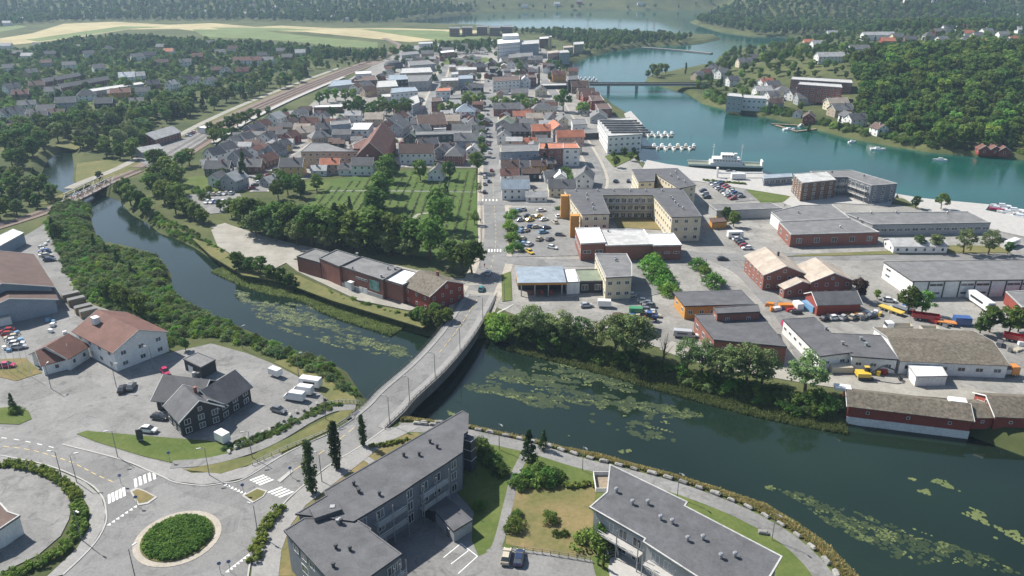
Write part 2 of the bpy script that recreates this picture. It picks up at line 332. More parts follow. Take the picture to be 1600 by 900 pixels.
# large surfaces
sheet('field', [(0, 60), (50, 52), (100, 37), (180, 34), (290, 40), (300, 45), (200, 46), (110, 60), (60, 66), (0, 72)], 'fieldy')
sheet('field', [(230, 40), (330, 36), (400, 42), (440, 40), (520, 44), (620, 44), (760, 48), (690, 62), (640, 66), (560, 58), (480, 50), (400, 47), (320, 50)], 'fieldy')
sheet('field', [(300, 46), (400, 46), (440, 52), (520, 60), (590, 66), (590, 76), (520, 72), (470, 66), (390, 60), (320, 58)], 'fieldg')
sheet('field', [(560, 45), (690, 48), (740, 54), (760, 60), (690, 64), (640, 57)], 'fieldg')
sheet('field', [(0, 43), (30, 39), (42, 42), (0, 50)], 'fieldg')
sheet('field', [(40, 62), (110, 52), (190, 41), (260, 42), (200, 45.5), (115, 58), (60, 65)], 'fieldg'); sheet('field', [(330, 43), (430, 43.5), (500, 47), (420, 48.5), (350, 47.5)], 'fieldg'); sheet('field', [(600, 49), (690, 50), (735, 55), (690, 58), (630, 54)], 'fieldg')
town = sheet('town_paving', [(470, 215), (455, 190), (500, 150), (560, 115), (640, 72), (780, 60), (850, 75), (880, 112), (900, 137), (930, 165), (985, 195), (990, 245), (905, 240), (800, 320), (745, 262), (600, 262), (440, 285), (395, 300), (330, 285), (320, 255), (390, 205)], 'town')
yard = sheet('industrial_yard', [(790, 318), (905, 236), (990, 246), (1005, 264), (1090, 273), (1190, 284), (1300, 312), (1400, 320), (1440, 327), (1530, 345), (1620, 366), (1800, 410), (1800, 690), (1600, 640), (1510, 624), (1325, 605), (1200, 585), (1100, 562), (1000, 535), (900, 512), (805, 492), (770, 478), (752, 470), (760, 440), (780, 400)], 'yard')
lot_l = sheet('car_park', [(-120, 430), (0, 392), (70, 350), (88, 390), (112, 440), (128, 470), (150, 478), (185, 490), (240, 535), (250, 555), (330, 537), (385, 552), (425, 568), (472, 592), (514, 622), (470, 652), (445, 664), (430, 672), (375, 700), (340, 740), (180, 722), (100, 700), (0, 682), (-160, 672)], 'asphalt')
sheet('shore_lawn', [(610, 668), (650, 662), (700, 668), (760, 680), (860, 704), (940, 722), (1000, 740), (1060, 756), (1130, 782), (1200, 808), (1250, 842), (1300, 888), (1330, 930), (400, 1000), (395, 900), (430, 800), (480, 750), (560, 700)], 'grass')
sheet('dry_lawn', [(800, 768), (830, 760), (935, 752), (925, 800), (955, 840), (950, 868), (880, 872), (790, 850)], 'drygrass')
sheet('dry_lawn', [(590, 690), (650, 676), (690, 690), (600, 735), (570, 705)], 'drygrass')
sheet('dry_lawn', [(440, 810), (480, 775), (560, 705), (590, 720), (470, 800), (452, 850), (470, 900), (430, 900)], 'drygrass')
# the roundabout and the roads that meet it
rb = sheet('road', [(-120, 668), (0, 680), (60, 687), (97, 696), (187, 719), (232, 737), (255, 747), (275, 755), (317, 760), (350, 756), (382, 749), (450, 708), (517, 677), (562, 648), (605, 668), (560, 700), (512, 728), (462, 768), (438, 792), (412, 830), (392, 870), (385, 930), (60, 930), (100, 899), (145, 855), (165, 822), (167, 800), (160, 775), (135, 752), (75, 727), (0, 711), (-120, 700)], 'road')
ZR = ZL[0]
sheet('pavement', [(97, 694), (120, 684), (150, 694), (226, 717), (275, 728), (300, 740), (345, 738), (385, 730), (440, 705), (440, 712), (382, 747), (350, 754), (317, 758), (275, 753), (255, 745), (232, 735), (187, 717)], 'pave', z=.16)
sheet('pavement', [(605, 670), (640, 664), (655, 668), (600, 695), (530, 750), (478, 790), (455, 820), (440, 860), (435, 905), (392, 905), (396, 870), (416, 830), (442, 792), (466, 768), (516, 728)], 'pave', z=.165)
sheet('pavement', [(0, 713), (75, 729), (133, 754), (158, 776), (165, 800), (163, 822), (143, 855), (98, 899), (70, 905), (120, 858), (140, 825), (140, 795), (128, 775), (110, 757), (70, 738), (0, 724)], 'pave', z=.16)
sheet('car_park', [(-100, 728), (0, 731), (40, 735), (78, 748), (103, 768), (112, 792), (108, 812), (95, 838), (60, 868), (0, 897), (-120, 920)], 'asphalt', z=.17)
sheet('verge_lawn', [(120, 679), (135, 674), (230, 682), (330, 690), (372, 700), (340, 716), (270, 724), (225, 714), (150, 691)], 'grass', z=.2)
sheet('verge_lawn', [(0, 562), (40, 560), (66, 583), (25, 596), (0, 590)], 'drygrass', z=.2)
sheet('planting_island', [(-20, 640), (20, 636), (45, 643), (50, 655), (30, 664), (-20, 662)], 'grass', z=.2)
sheet('verge_lawn', [(285, 735), (330, 726), (395, 712), (450, 685), (500, 660), (545, 636), (558, 640), (517, 672), (450, 703), (400, 724), (345, 741)], 'meadow', z=.19)
sheet('bank_meadow', [(395, 712), (440, 690), (470, 664), (516, 628), (474, 590), (428, 567), (440, 558), (500, 580), (548, 610), (560, 632), (540, 634), (490, 656), (440, 682)], 'meadow', z=.14)
Lp = ribbon_pts([(268, 727), (330, 721), (395, 703), (440, 682), (480, 658), (520, 640), (556, 636)])
ribbon('footpath', Lp, -1.5, 1.5, 'asphalt', z=.22)
zebra(rb, (171, 780), (194, 769), 5, 3.4, ZR + .012, 118); zebra(rb, (212, 755), (241, 743), 5, 3.4, ZR + .012, 118)
zebra(rb, (402, 747), (416, 754), 4, 3.2, ZR + .012, 38); zebra(rb, (430, 766), (447, 773), 4, 3.2, ZR + .012, 38)
for pa, pb in (((171, 820), (212, 792)), ((353, 758), (383, 772)), ((356, 893), (388, 868))):
    n = 7
    for i in range(n):
        x = pa[0] + (pb[0] - pa[0]) * i / (n - 1); y = pa[1] + (pb[1] - pa[1]) * i / (n - 1); c = G2(x, y)
        obj('give_way_mark', MB().add([(c[0] - .4, c[1] - .3, ZR + .012), (c[0] + .4, c[1] - .3, ZR + .012), (c[0], c[1] + .45, ZR + .012)], [(0, 1, 2)]).mesh('give_way_mark', [M['paint']]), rb)
dashes(rb, ribbon_pts([(-60, 688), (0, 697), (50, 704), (110, 722), (150, 742), (180, 755)]), 0, 1.6, 1.2, .16, 'paintY', ZR + .012)
dashes(rb, ribbon_pts([(-20, 679), (30, 684), (95, 698)]), .9, 1.5, 2, .2, 'paint', ZR + .012)
dashes(rb, ribbon_pts([(455, 738), (510, 702), (565, 660)]), 0, 2.2, 1.4, .16, 'paintY', ZR + .012)
ic = G2(278, 841)
circ = lambda r, n=40: [(ic[0] + r * math.cos(k * 2 * math.pi / n), ic[1] + r * math.sin(k * 2 * math.pi / n)) for k in range(n)]
sheet('roundabout_apron', circ(8.2), 'pave2', z=ZR + .06, world=True)
sheet('roundabout_bed', circ(6.9), 'meadow', z=ZR + .2, world=True)
def island(px):
    sheet('traffic_island', px, 'concrete', z=ZR + .12)
    c = np.mean(px, 0); sheet('traffic_island_lawn', [tuple(c + (np.array(p) - c) * .8) for p in px], 'drygrass', z=ZR + .16)
island([(203, 768), (213, 763), (228, 768), (246, 778), (232, 788), (216, 791)]); island([(378, 776), (402, 763), (418, 768), (412, 777), (395, 787)])
sheet('traffic_island', [(433, 752), (455, 735), (458, 738), (438, 755)], 'concrete', z=ZR + .13)
for kp in ([(97, 695), (187, 718), (232, 736), (255, 746), (275, 754.5), (317, 759.5), (350, 755.5), (382, 748.5), (450, 707.5), (517, 676.5), (560, 649)], [(0, 712), (75, 728), (134, 753), (159, 775.5), (166, 800), (164, 822), (144, 855), (99, 899)], [(604, 669), (560, 700), (514, 728), (464, 768), (440, 792), (414, 830), (394, 870), (387, 905)]):
    ribbon('kerb', ribbon_pts(kp), -.16, .16, 'concrete', z=.22)
# promenade and paths
Lprom = ribbon_pts([(622, 668), (690, 671), (745, 682), (830, 701), (900, 722), (960, 737), (1040, 758), (1110, 782), (1170, 808), (1230, 843), (1275, 885), (1300, 925)])
ribbon('promenade', Lprom, -2.0, 2.0, 'asphalt')
ribbon('footpath', ribbon_pts([(823, 706), (806, 740), (795, 785), (778, 850), (765, 865)]), -1, 1, 'asphalt')
ribbon('footpath', ribbon_pts([(552, 705), (580, 722), (592, 735)]), -.8, .8, 'pave')
court = sheet('parking_court', [(585, 905), (600, 850), (560, 800), (690, 745), (740, 800), (737, 845), (748, 870), (780, 855), (850, 864), (925, 876), (932, 905), (900, 960), (600, 980)], 'asphalt')
ZC = ZL[0] + .012
for a, b in (((693, 872), (720, 850)), ((705, 882), (732, 861)), ((716, 897), (746, 870)), ((720, 850), (746, 870)), ((622, 905), (637, 895))):
    a, b = np.array(G2(*a)), np.array(G2(*b)); u = (b - a) / np.linalg.norm(b - a) * .09; v = np.array([u[1], -u[0]])
    obj('bay_line', MB().add([(*p, ZC) for p in ccw([a - v, b - v, b + v, a + v])], [(0, 1, 2, 3)]).mesh('bay_line', [M['paint']]), court)
    ZC += .002
sheet('terrace_paving', [(955, 862), (980, 848), (1010, 862), (1060, 905), (960, 930), (950, 890)], 'concrete')
# main street and its neighbours
Lst = ribbon_pts([(737, 487), (752, 455), (766, 425), (774, 395), (776, 360), (773, 320), (770, 260), (768, 200), (766, 150), (764, 95)])
ribbon('pavement', Lst, -8.2, 7.6, 'pave2'); mst = ribbon('road', Lst, -5.2, 4.6, 'road'); ZS = ZL[0]
dashes(mst, Lst[:36], -.3, 2.5, 3, .16, 'paintY', ZS + .012)
zebra(mst, (777, 490), (797, 480), 6, 4.2, .33, 62); zebra(mst, (754, 313), (776, 313), 5, 3.2, ZS + .012, 90); zebra(mst, (764, 392), (782, 392), 5, 3.2, ZS + .012, 90)
def street(px, wd, m='road', pv=0):
    L = ribbon_pts(px)
    if pv: ribbon('pavement', L, -wd / 2 - pv, wd / 2 + pv, 'pave2')
    return ribbon('road', L, -wd / 2, wd / 2, m)
street([(776, 405), (860, 411), (960, 409), (1060, 398), (1130, 402), (1300, 401), (1500, 402), (1640, 404)], 8)
street([(1110, 400), (1160, 425), (1200, 465), (1232, 500), (1262, 560), (1275, 590)], 7)
street([(1040, 540), (1100, 560), (1200, 580), (1330, 600), (1520, 618), (1700, 650)], 7, 'gravel')
street([(905, 330), (935, 280), (905, 215), (880, 175), (868, 150), (850, 125)], 8, 'road', 1.5)
street([(560, 420), (640, 447), (700, 463), (735, 470), (752, 456)], 9, 'gravel')
street([(340, 352), (420, 378), (520, 400), (620, 422), (700, 440), (752, 440)], 7, 'gravel')
street([(405, 300), (440, 262), (475, 238), (500, 222), (540, 204)], 7, 'road', 1.2)
street([(620, 262), (632, 225), (662, 190), (678, 150), (690, 118), (702, 98), (735, 90)], 9, 'road', 2)
street([(735, 315), (745, 318), (860, 318)], 6)
street([(640, 185), (700, 178), (768, 178), (860, 180)], 7); street([(655, 130), (768, 135)], 7)
street([(908, 131), (850, 130), (768, 131)], 8)
for q in ([(795, 325), (893, 325), (908, 400), (800, 402)], [(1108, 290), (1150, 283), (1195, 312), (1150, 316)], [(975, 395), (1015, 395), (1050, 455), (985, 470)], [(280, 305), (375, 303), (385, 328), (330, 335), (285, 330)]):
    sheet('car_park', q, 'asphalt')
sheet('gravel_lot', [(330, 360), (345, 352), (420, 375), (520, 398), (460, 405), (430, 420), (380, 408), (340, 385)], 'gravel')
sheet('bank_track', [(430, 398), (465, 408), (560, 452), (655, 482), (640, 486), (560, 470), (465, 425)], 'gravel')
sheet('quay', [(1010, 266), (1090, 275), (1195, 288), (1300, 318), (1240, 325), (1190, 300), (1090, 284), (1000, 275)], 'concrete')
sheet('lawn', [(1165, 297), (1195, 290), (1235, 308), (1225, 316), (1190, 318)], 'grass'); sheet('lawn', [(800, 330), (789, 340), (795, 385), (801, 400), (806, 385), (801, 350)], 'grass')
sheet('lawn', [(1010, 410), (1020, 405), (1052, 455), (1035, 462)], 'grass'); sheet('lawn', [(783, 430), (798, 425), (800, 470), (785, 472)], 'grass')
sheet('verge', [(1220, 402), (1500, 396), (1560, 398), (1400, 391), (1380, 393), (1260, 398)], 'meadow'); sheet('lawn', [(1395, 394), (1580, 396), (1560, 385), (1480, 384)], 'meadow')
sheet('courtyard_lawn', [(957, 336), (1015, 330), (1040, 350), (1035, 360), (965, 356)], 'drygrass')
for q in ([(285, 278), (325, 275), (340, 300), (290, 304)], [(440, 288), (480, 285), (520, 280), (515, 295), (470, 300)], [(695, 92), (760, 90), (772, 96), (765, 101), (690, 101)], [(1000, 235), (995, 245), (960, 262), (945, 245), (975, 232)]):
    sheet('lawn', q, 'grass')
# cemetery
cem = sheet('cemetery_lawn', [(478, 320), (512, 292), (520, 281), (612, 268), (744, 265), (747, 395), (715, 402), (650, 402), (560, 383), (450, 358)], 'cem')
ribbon('footpath', ribbon_pts([(516, 299), (600, 299), (680, 300), (744, 301)]), -.7, .7, 'asphalt'); ribbon('footpath', ribbon_pts([(680, 300), (678, 330), (650, 338), (640, 370)]), -.8, .8, 'gravel')
sheet('river_bank', [(300, 372), (340, 385), (380, 412), (430, 424), (465, 430), (560, 472), (655, 490), (690, 497), (660, 512), (620, 500), (520, 470), (440, 440), (380, 430), (330, 400)], 'meadow', z=.05)
def quay(edge, inner):
    P = [G2(x, y, WZ) for x, y in edge] + [G2(x, y) for x, y in inner]
    struct('quay', MB().prism(ccw(P), -6, nextz()).mesh('quay', [M['concrete']]))
quay([(1010, 258.5), (1040, 265), (1085, 271.2), (1195, 281), (1300, 302), (1400, 313)], [(1390, 322), (1300, 318), (1190, 300), (1090, 284), (1000, 272)])
quay([(1400, 313.2), (1440, 320), (1544, 330), (1537, 339), (1600, 352), (1700, 375)], [(1700, 392), (1560, 362), (1440, 327)])
quay([(995, 233), (1003, 224), (1003, 200), (985, 180)], [(975, 178), (985, 200), (985, 222), (985, 235)])
# railway
Lr = ribbon_pts([(-60, 372), (60, 335), (112, 313), (165, 287), (225, 262), (290, 225), (345, 193), (410, 162), (480, 133), (540, 110), (590, 92), (625, 74), (615, 66), (600, 60)])
rw = ribbon('railway_bed', Lr[:24], -4, 4, 'ballast', z=.3)
ribbon('railway_yard', Lr[24:60], -7, 15, 'ballast', z=.25); ribbon('station_platform', Lr[30:52], 15.5, 19.5, 'concrete', z=.9); ribbon('railway_bed', Lr[60:], -4, 4, 'ballast', z=.3)
ribbon('gravel_track', Lr[16:56], -16, -11, 'gravel', z=.2); ribbon('rail_side_meadow', Lr[10:54], -11, -7.2, 'meadow', z=.15)
for o_ in (-.72, .72):
    r_ = ribbon('rail', Lr[:66], o_ - .12, o_ + .12, 'rail', z=.5, depth=.16)
for o_ in (4.3, 5.7, 9.3, 10.7): ribbon('rail', Lr[26:58], o_ - .14, o_ + .14, 'rail', z=.47, depth=.16)
sheet('station_yard', [(210, 245), (250, 225), (300, 213), (335, 196), (345, 203), (290, 240), (255, 262), (230, 262)], 'asphalt', z=.34)
sheet('meadow', [(120, 255), (170, 250), (228, 262), (190, 285), (150, 292), (118, 284)], 'meadow', z=.1); sheet('meadow', [(85, 228), (130, 212), (150, 207), (140, 225), (118, 234)], 'meadow', z=.1)
sheet('lawn', [(-20, 312), (15, 318), (18, 330), (-20, 340)], 'grass')
# ------------------------------------------------------------------ road bridge over the river
BL = smooth_line([G2(572, 656, 1), G2(599, 636, 1), G2(620, 616, 1), G2(660, 582, 1), G2(686, 555, 1), G2(712, 522, 1), G2(737, 482, 1), G2(750, 458, .5)], 5)
bz = lambda t: .05 + 1.65 * max(0, math.sin(math.pi * min(1, max(0, t)))) ** .8
bz2 = lambda t: bz((2 + t * (len(BL) - 7)) / (len(BL) - 1))
br = thing('road_bridge', (0, 0, 0), 'long curved concrete road bridge with dark underside crossing the weedy river', 'bridge')
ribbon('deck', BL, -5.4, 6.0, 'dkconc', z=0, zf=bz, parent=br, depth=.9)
ribbon('carriageway', BL, -3.3, 3.6, 'road', z=.05, zf=bz, parent=br, depth=.1)
ribbon('sidewalk', BL, -5.0, -3.3, 'pave', z=.17, zf=bz, parent=br, depth=.2); ribbon('sidewalk', BL, 3.6, 5.6, 'pave', z=.17, zf=bz, parent=br, depth=.2)
ribbon('girder', BL[2:-4], 4.6, 5.7, 'dkconc', z=-.88, zf=bz2, parent=br, depth=2.3); ribbon('girder', BL[2:-4], -5.1, -4.0, 'dkconc', z=-.88, zf=bz2, parent=br, depth=2.3)  # deep girders, their dark tone also stands for shadow below the deck
dashes(br, BL, 0, 2.2, 1.5, .16, 'paintY', .065, bz)
for s_ in (-5.3, 5.9):
    L = offset(BL, s_); n = len(L)
    rl = MB()
    for hh in (.55, 1.1):
        for i in range(n - 1): rl.cyl((*L[i], bz(i / (n - 1)) + hh), (*L[i + 1], bz((i + 1) / (n - 1)) + hh), .045, n=4)
    ro = obj('railing', rl.mesh('railing', [M['darksteel']]), br)
    for i in range(n): obj('post', MB().box(-.05, .05, -.05, .05, 0, 1.1).mesh('post', [M['darksteel']]), ro, (*L[i], bz(i / (n - 1))))
for i in (11, 16, 21, 26):
    t_ = i / (len(BL) - 1); c = BL[i]; d = BL[i + 1] - BL[i - 1]; a = math.atan2(d[1], d[0])
    obj('pier', MB().box(-.5, .5, -4, 4, -6, bz(t_) - .95).mesh('pier', [M['concrete']]), br, (*c, 0), a)
for k in (2, -4):
    c = BL[k]; d = BL[k + 1] - BL[k - 1]; a = math.atan2(d[1], d[0])
    obj('abutment', MB().box(-3.5, 3.5, -5, 5.6, -5, .0).mesh('abutment', [M['concrete']]), br, (*c, 0), a)
# railway truss bridge
ra, rb_ = Vector((*G2(106, 317), 0)), Vector((*G2(172, 284), 0)); dv = rb_ - ra; ln = dv.length; an = math.atan2(dv.y, dv.x)
tb = thing('railway_bridge', ra, 'grey steel truss railway bridge over the narrow upper river', 'bridge', rz=an)
obj('deck', MB().box(0, ln, -2.6, 2.6, -.7, .28).mesh('deck', [M['darksteel']]), tb)
for s_ in (-2.8, 2.8):
    tr = MB(); n = 9; H = 3.6
    tr.box(ln * .06, ln * .94, s_ - .16, s_ + .16, H - .35, H); tr.box(0, ln, s_ - .16, s_ + .16, -.1, .35)
    for i in range(n):
        x0 = ln * i / n; x1 = ln * (i + 1) / n; a, b_ = ((x0, s_, .1), (x1, s_, H - .2)) if i % 2 == 0 else ((x0, s_, H - .2), (x1, s_, .1))
        if i == 0: a = (0, s_, .1)
        tr.cyl(a, b_, .16, n=4)
        if 0 < i: tr.cyl((x0, s_, 0), (x0, s_, H - .2), .1, n=4)
    obj('truss', tr.mesh('truss', [M['steel']]), tb)
# bridge over the sound and the low causeway beyond
a, b_ = Vector((*G2(905, 132, 3), 0)), Vector((*G2(1090, 132, 3), 0)); dv = b_ - a; ln = dv.length
sb = thing('road_bridge', a, 'slim straight concrete road bridge on two piers across the blue sound', 'bridge', rz=math.atan2(dv.y, dv.x))
obj('deck', MB().box(-12, ln + 12, -4.5, 4.5, 2.2, 3.4).mesh('deck', [M['concrete']]), sb)
for s_ in (-4.3, 4.3): obj('railing', MB().box(-12, ln + 12, s_ - .06, s_ + .06, 3.4, 4.4).mesh('railing', [M['darksteel']]), sb)
for px in (951, 995): obj('pier', MB().box(-1, 1, -2.5, 2.5, -7, 2.2).mesh('pier', [M['concrete']]), sb, ((G2(px, 132, 3)[0] - a.x), 0, 0))
Lc = ribbon_pts([(1003, 74), (1060, 78), (1112, 83)], z=-2)
tag(ribbon('causeway', Lc, -3, 3, 'rock', z=-1.6, depth=4, kind=None), 'long low rubble causeway across the mouth of the bay', 'causeway')
# ------------------------------------------------------------------ buildings
WIN = {}
def win_mesh(w, h, fr='frame'):
    k = (round(w, 2), round(h, 2), fr)
    if k not in WIN:
        a, b, t = w / 2, h / 2, .09; mb = MB(); y = .07          # x along the wall, -y outward
        o = [(-a, -y, -b), (a, -y, -b), (a, -y, b), (-a, -y, b)]; i = [(-a + t, -y, -b + t), (a - t, -y, -b + t), (a - t, -y, b - t), (-a + t, -y, b - t)]
        g = [(p[0], -.035, p[2]) for p in i]; bk = [(p[0], 0, p[2]) for p in o]
        mb.add(o + i, [(k_, (k_ + 1) % 4, 4 + (k_ + 1) % 4, 4 + k_) for k_ in range(4)], 0)
        mb.add(o + bk, [(4 + k_, 4 + (k_ + 1) % 4, (k_ + 1) % 4, k_) for k_ in range(4)], 0)
        mb.add(i + g, [(k_, (k_ + 1) % 4, 4 + (k_ + 1) % 4, 4 + k_) for k_ in range(4)], 0); mb.add(g, [(0, 1, 2, 3)], 1)
        if w > 1.1: mb.box(-.04, .04, -.065, -.03, -b + t, b - t, 0)
        WIN[k] = mb.mesh('window', [M[fr] if fr in M else wm(fr), M['glass']])
    return WIN[k]
DOOR = {}
def door_mesh(w, h, k):
    if (w, h, k) not in DOOR:
        mb = MB().box(-w / 2, w / 2, -.08, 0, -h / 2, h / 2, 0); mb.box(-w / 2 - .1, w / 2 + .1, -.05, 0, h / 2, h / 2 + .12, 1)
        for q in range(1, 4): mb.box(-w / 2 + .06, w / 2 - .06, -.1, -.08, -h / 2 + h * q / 4 - .03, -h / 2 + h * q / 4 + .03, 1)
        DOOR[(w, h, k)] = mb.mesh('door', [wm(k), M['frame']])
    return DOOR[(w, h, k)]
def wall_windows(root, a, b, zs, sp_, w, h, skip=.9, name='window', fr='frame', data=None):
    """windows along local wall a->b; outward side is to the right of a->b"""
    a = np.array(a); b = np.array(b); L = np.linalg.norm(b - a); n = int((L - skip) // sp_)
    if n < 1: n = 1 if L > w + .8 else 0
    rz = math.atan2(b[1] - a[1], b[0] - a[0])
    for z in zs:
        for i in range(n):
            c = a + (b - a) * ((i + .5) / n)
            obj(name, data or win_mesh(w, h, fr), root, (c[0], c[1], z), rz)
def faces_cam(root_xy, mid, nrm): return -(mid[0] * nrm[0] + mid[1] * nrm[1]) > 0
NB = [0]; VENT = MB().box(-.3, .3, -.3, .3, 0, .75).box(-.45, .45, -.45, .45, .75, .95).mesh('roof_vent', [M['steel']])
VENTK = MB().cyl((0, 0, 0), (0, 0, .7), .28, n=8).cyl((0, 0, .7), (0, 0, .95), .42, .3, n=8).mesh('roof_vent', [M['darksteel']])
VENTD = MB().cyl((0, 0, 0), (0, 0, .9), .3, n=8).cyl((0, 0, .9), (0, 0, 1.15), .48, .3, n=8).mesh('roof_vent', [M['steel']])
def flat(px, h, wall, roof, label, name='flat_roofed_building', cat='building', group=None, floors=0, win=(1.5, 1.3), sp_=3.2, edge='l', over=.15, vents=(), base=0., nwin=None, doors=(), z0=0, skipwin=(), lip=.25, door_k='W', hpx=None):
    P = ccw([G2(x, y, hpx or h) for x, y in px]); c = np.mean(P, 0); Q = [np.array(p) - c for p in P]; n = len(Q)
    r = thing(name, (c[0], c[1], base), label, cat, group); h = h - base
    obj('wall', MB().prism(Q, -.6 + z0, h - .32).mesh('wall', [wm(wall)]), r)
    def grow(d):
        out = []
        for i in range(n):
            e1 = Q[i] - Q[i - 1]; e2 = Q[(i + 1) % n] - Q[i]; n1 = np.array([e1[1], -e1[0]]) / np.linalg.norm(e1); n2 = np.array([e2[1], -e2[0]]) / np.linalg.norm(e2)
            m = n1 + n2; m = m / max(.35, (m @ m) / 2); out.append(Q[i] + m * d)
        return out
    S = grow(over); ro = obj('roof', MB().prism(S, h - .3, h).mesh('roof', [rm(roof)]), r)
    if lip:
        I = grow(over - .3); mb = MB()
        for i in range(n):
            j = (i + 1) % n; mb.frus([(*S[i], h - .28), (*S[j], h - .28), (*I[j], h - .28), (*I[i], h - .28)], [(*S[i], h + lip), (*S[j], h + lip), (*I[j], h + lip), (*I[i], h + lip)])
        T = grow(over + .02)
        obj('roof_edge', mb.mesh('roof_edge', [rm(edge)]), ro)
    for v in vents:
        p = G2(v[0], v[1], h + base); obj('roof_vent', (VENTK if wall == 'S' else VENTD) if len(v) < 3 else VENT, ro, (p[0] - c[0], p[1] - c[1], h), random.random() * .3)
    if floors:
        fh = (h - .4) / floors
        for i in range(n):
            a, b = Q[i], Q[(i + 1) % n]; e = b - a; nr_ = (e[1], -e[0]); m = (a + b) / 2 + c
            if np.linalg.norm(e) < 2.4 or i in skipwin or not faces_cam(None, m, nr_): continue
            wall_windows(r, a, b, [fh * (k + .55) for k in range(floors)], sp_, win[0], win[1])
    for (x, y, w, hh) in doors:                          # door: pixel of its foot, on the nearest wall
        p = np.array(G2(x, y)) - c; best = None
        for i in range(n):
            a, b = Q[i], Q[(i + 1) % n]; e = b - a; t = min(.97, max(.03, ((p - a) @ e) / (e @ e))); q = a + e * t; d = np.linalg.norm(p - q)
            if best is None or d < best[0]: best = (d, q, math.atan2(e[1], e[0]))
        obj('door', door_mesh(w, hh, door_k), r, (*best[1], hh / 2), best[2])
    NB[0] += 1
    return r, c, Q, ro
def gable_core(c, ang, l, w, eave, rise, wall, roof, label, name='house', cat='house', group=None, win=True, chim=1, hip=0, over=.45, floors=None, base=0, chk=None, trim=True, gwin=True, wsz=(1.1, 1.25), sp_=2.9):
    r = thing(name, (c[0], c[1], base), label, cat, group, ang); a, b = l / 2, w / 2; hx = hip * b
    if hip: mb = MB().box(-a, a, -b, b, -.6, eave)
    else:
        mb = MB(); prof = [(-b, -.6), (b, -.6), (b, eave), (0, eave + rise - .06), (-b, eave)]
        mb.frus([(-a, y, z) for y, z in prof], [(a, y, z) for y, z in prof]); mb.f[-7] = mb.f[-7]
    obj('wall', mb.mesh('wall', [wm(wall)]), r)
    th = .18; k = rise / b; oz = over * k; mb = MB(); x1 = a + over
    if hip:
        z0 = eave - oz; rx = max(.3, a - hx)
        mb.add([(-x1, -b - over, z0), (x1, -b - over, z0), (x1, b + over, z0), (-x1, b + over, z0), (-rx, 0, eave + rise), (rx, 0, eave + rise)], [(0, 1, 5, 4), (1, 2, 5), (2, 3, 4, 5), (3, 0, 4), (3, 2, 1, 0)])
    else:
        for s in (-1, 1):
            q = [(s * (b + over), eave - oz + .02), (0, eave + rise + .02), (0, eave + rise + .02 + th), (s * (b + over), eave - oz + .02 + th)]
            if s < 0: q = q[::-1]
            mb.frus([(x1, y, z) for y, z in q], [(-x1, y, z) for y, z in q])
    ro = obj('roof', mb.mesh('roof', [rm(roof)]), r)
    if trim and not hip:
        for sx_ in (-1, 1):
            X = sx_ * (x1 + .03); e0, y0, zr = eave - oz, b + over + .03, eave + rise; q = [(-y0, e0 - .06), (0, zr - .06), (y0, e0 - .06), (y0, e0 + .24), (0, zr + .24), (-y0, e0 + .24)]
            obj('verge_board', MB().frus([(X - .05, y, z) for y, z in q], [(X + .05, y, z) for y, z in q]).mesh('verge_board', [M['frame'] if wall not in 'W' else rm('l')]), ro)
    for q in range(chim):
        x = random.uniform(-.3, .3) * l; yy = random.choice((-1, 1)) * .12 * w; zt = eave + rise
        obj('chimney', MB().box(-.35, .35, -.35, .35, zt - rise * .5, zt + .9).box(-.42, .42, -.42, .42, zt + .9, zt + 1.0).mesh('chimney', [random.choice((M['concrete'], wm('K'), rm('d')))]), ro, (x, yy, 0))
    if win:
        fl = floors or max(1, int(round(eave / 2.8))); fh = eave / fl; ca, sa = math.cos(ang), math.sin(ang)
        for pa, pb in (((-a, -b), (a, -b)), ((a, -b), (a, b)), ((a, b), (-a, b)), ((-a, b), (-a, -b))):
            e = (pb[0] - pa[0], pb[1] - pa[1]); n_ = (e[1], -e[0]); nw = (n_[0] * ca - n_[1] * sa, n_[0] * sa + n_[1] * ca)
            mx_, my_ = (pa[0] + pb[0]) / 2, (pa[1] + pb[1]) / 2; mw = (c[0] + mx_ * ca - my_ * sa, c[1] + mx_ * sa + my_ * ca)
            if not faces_cam(None, mw, nw): continue
            wall_windows(r, pa, pb, [fh * (q + .55) for q in range(fl)], sp_, *wsz)
            if pa[0] == pb[0] and not hip and rise > 2.2 and gwin:
                obj('window', win_mesh(1.0, 1.1), r, ((pa[0]), 0, eave + rise * .35), math.atan2(e[1], e[0]))
    NB[0] += 1
    return r, ro
def gable(p0, p1, width, eave, rise, wall, roof, label, side=1, **kw):
    """p0->p1: pixels of one eave at eave height; the building lies to the right (side=1) or left of it"""
    base = kw.pop('base', 0)
    A_ = np.array(G2(*p0, eave + base)); B_ = np.array(G2(*p1, eave + base)); d = B_ - A_; l = np.linalg.norm(d); u = d / l; v = np.array([u[1], -u[0]]) * side
    return gable_core((A_ + B_) / 2 + v * width / 2, math.atan2(u[1], u[0]), l, width, eave, rise, wall, roof, label, base=base, **kw)
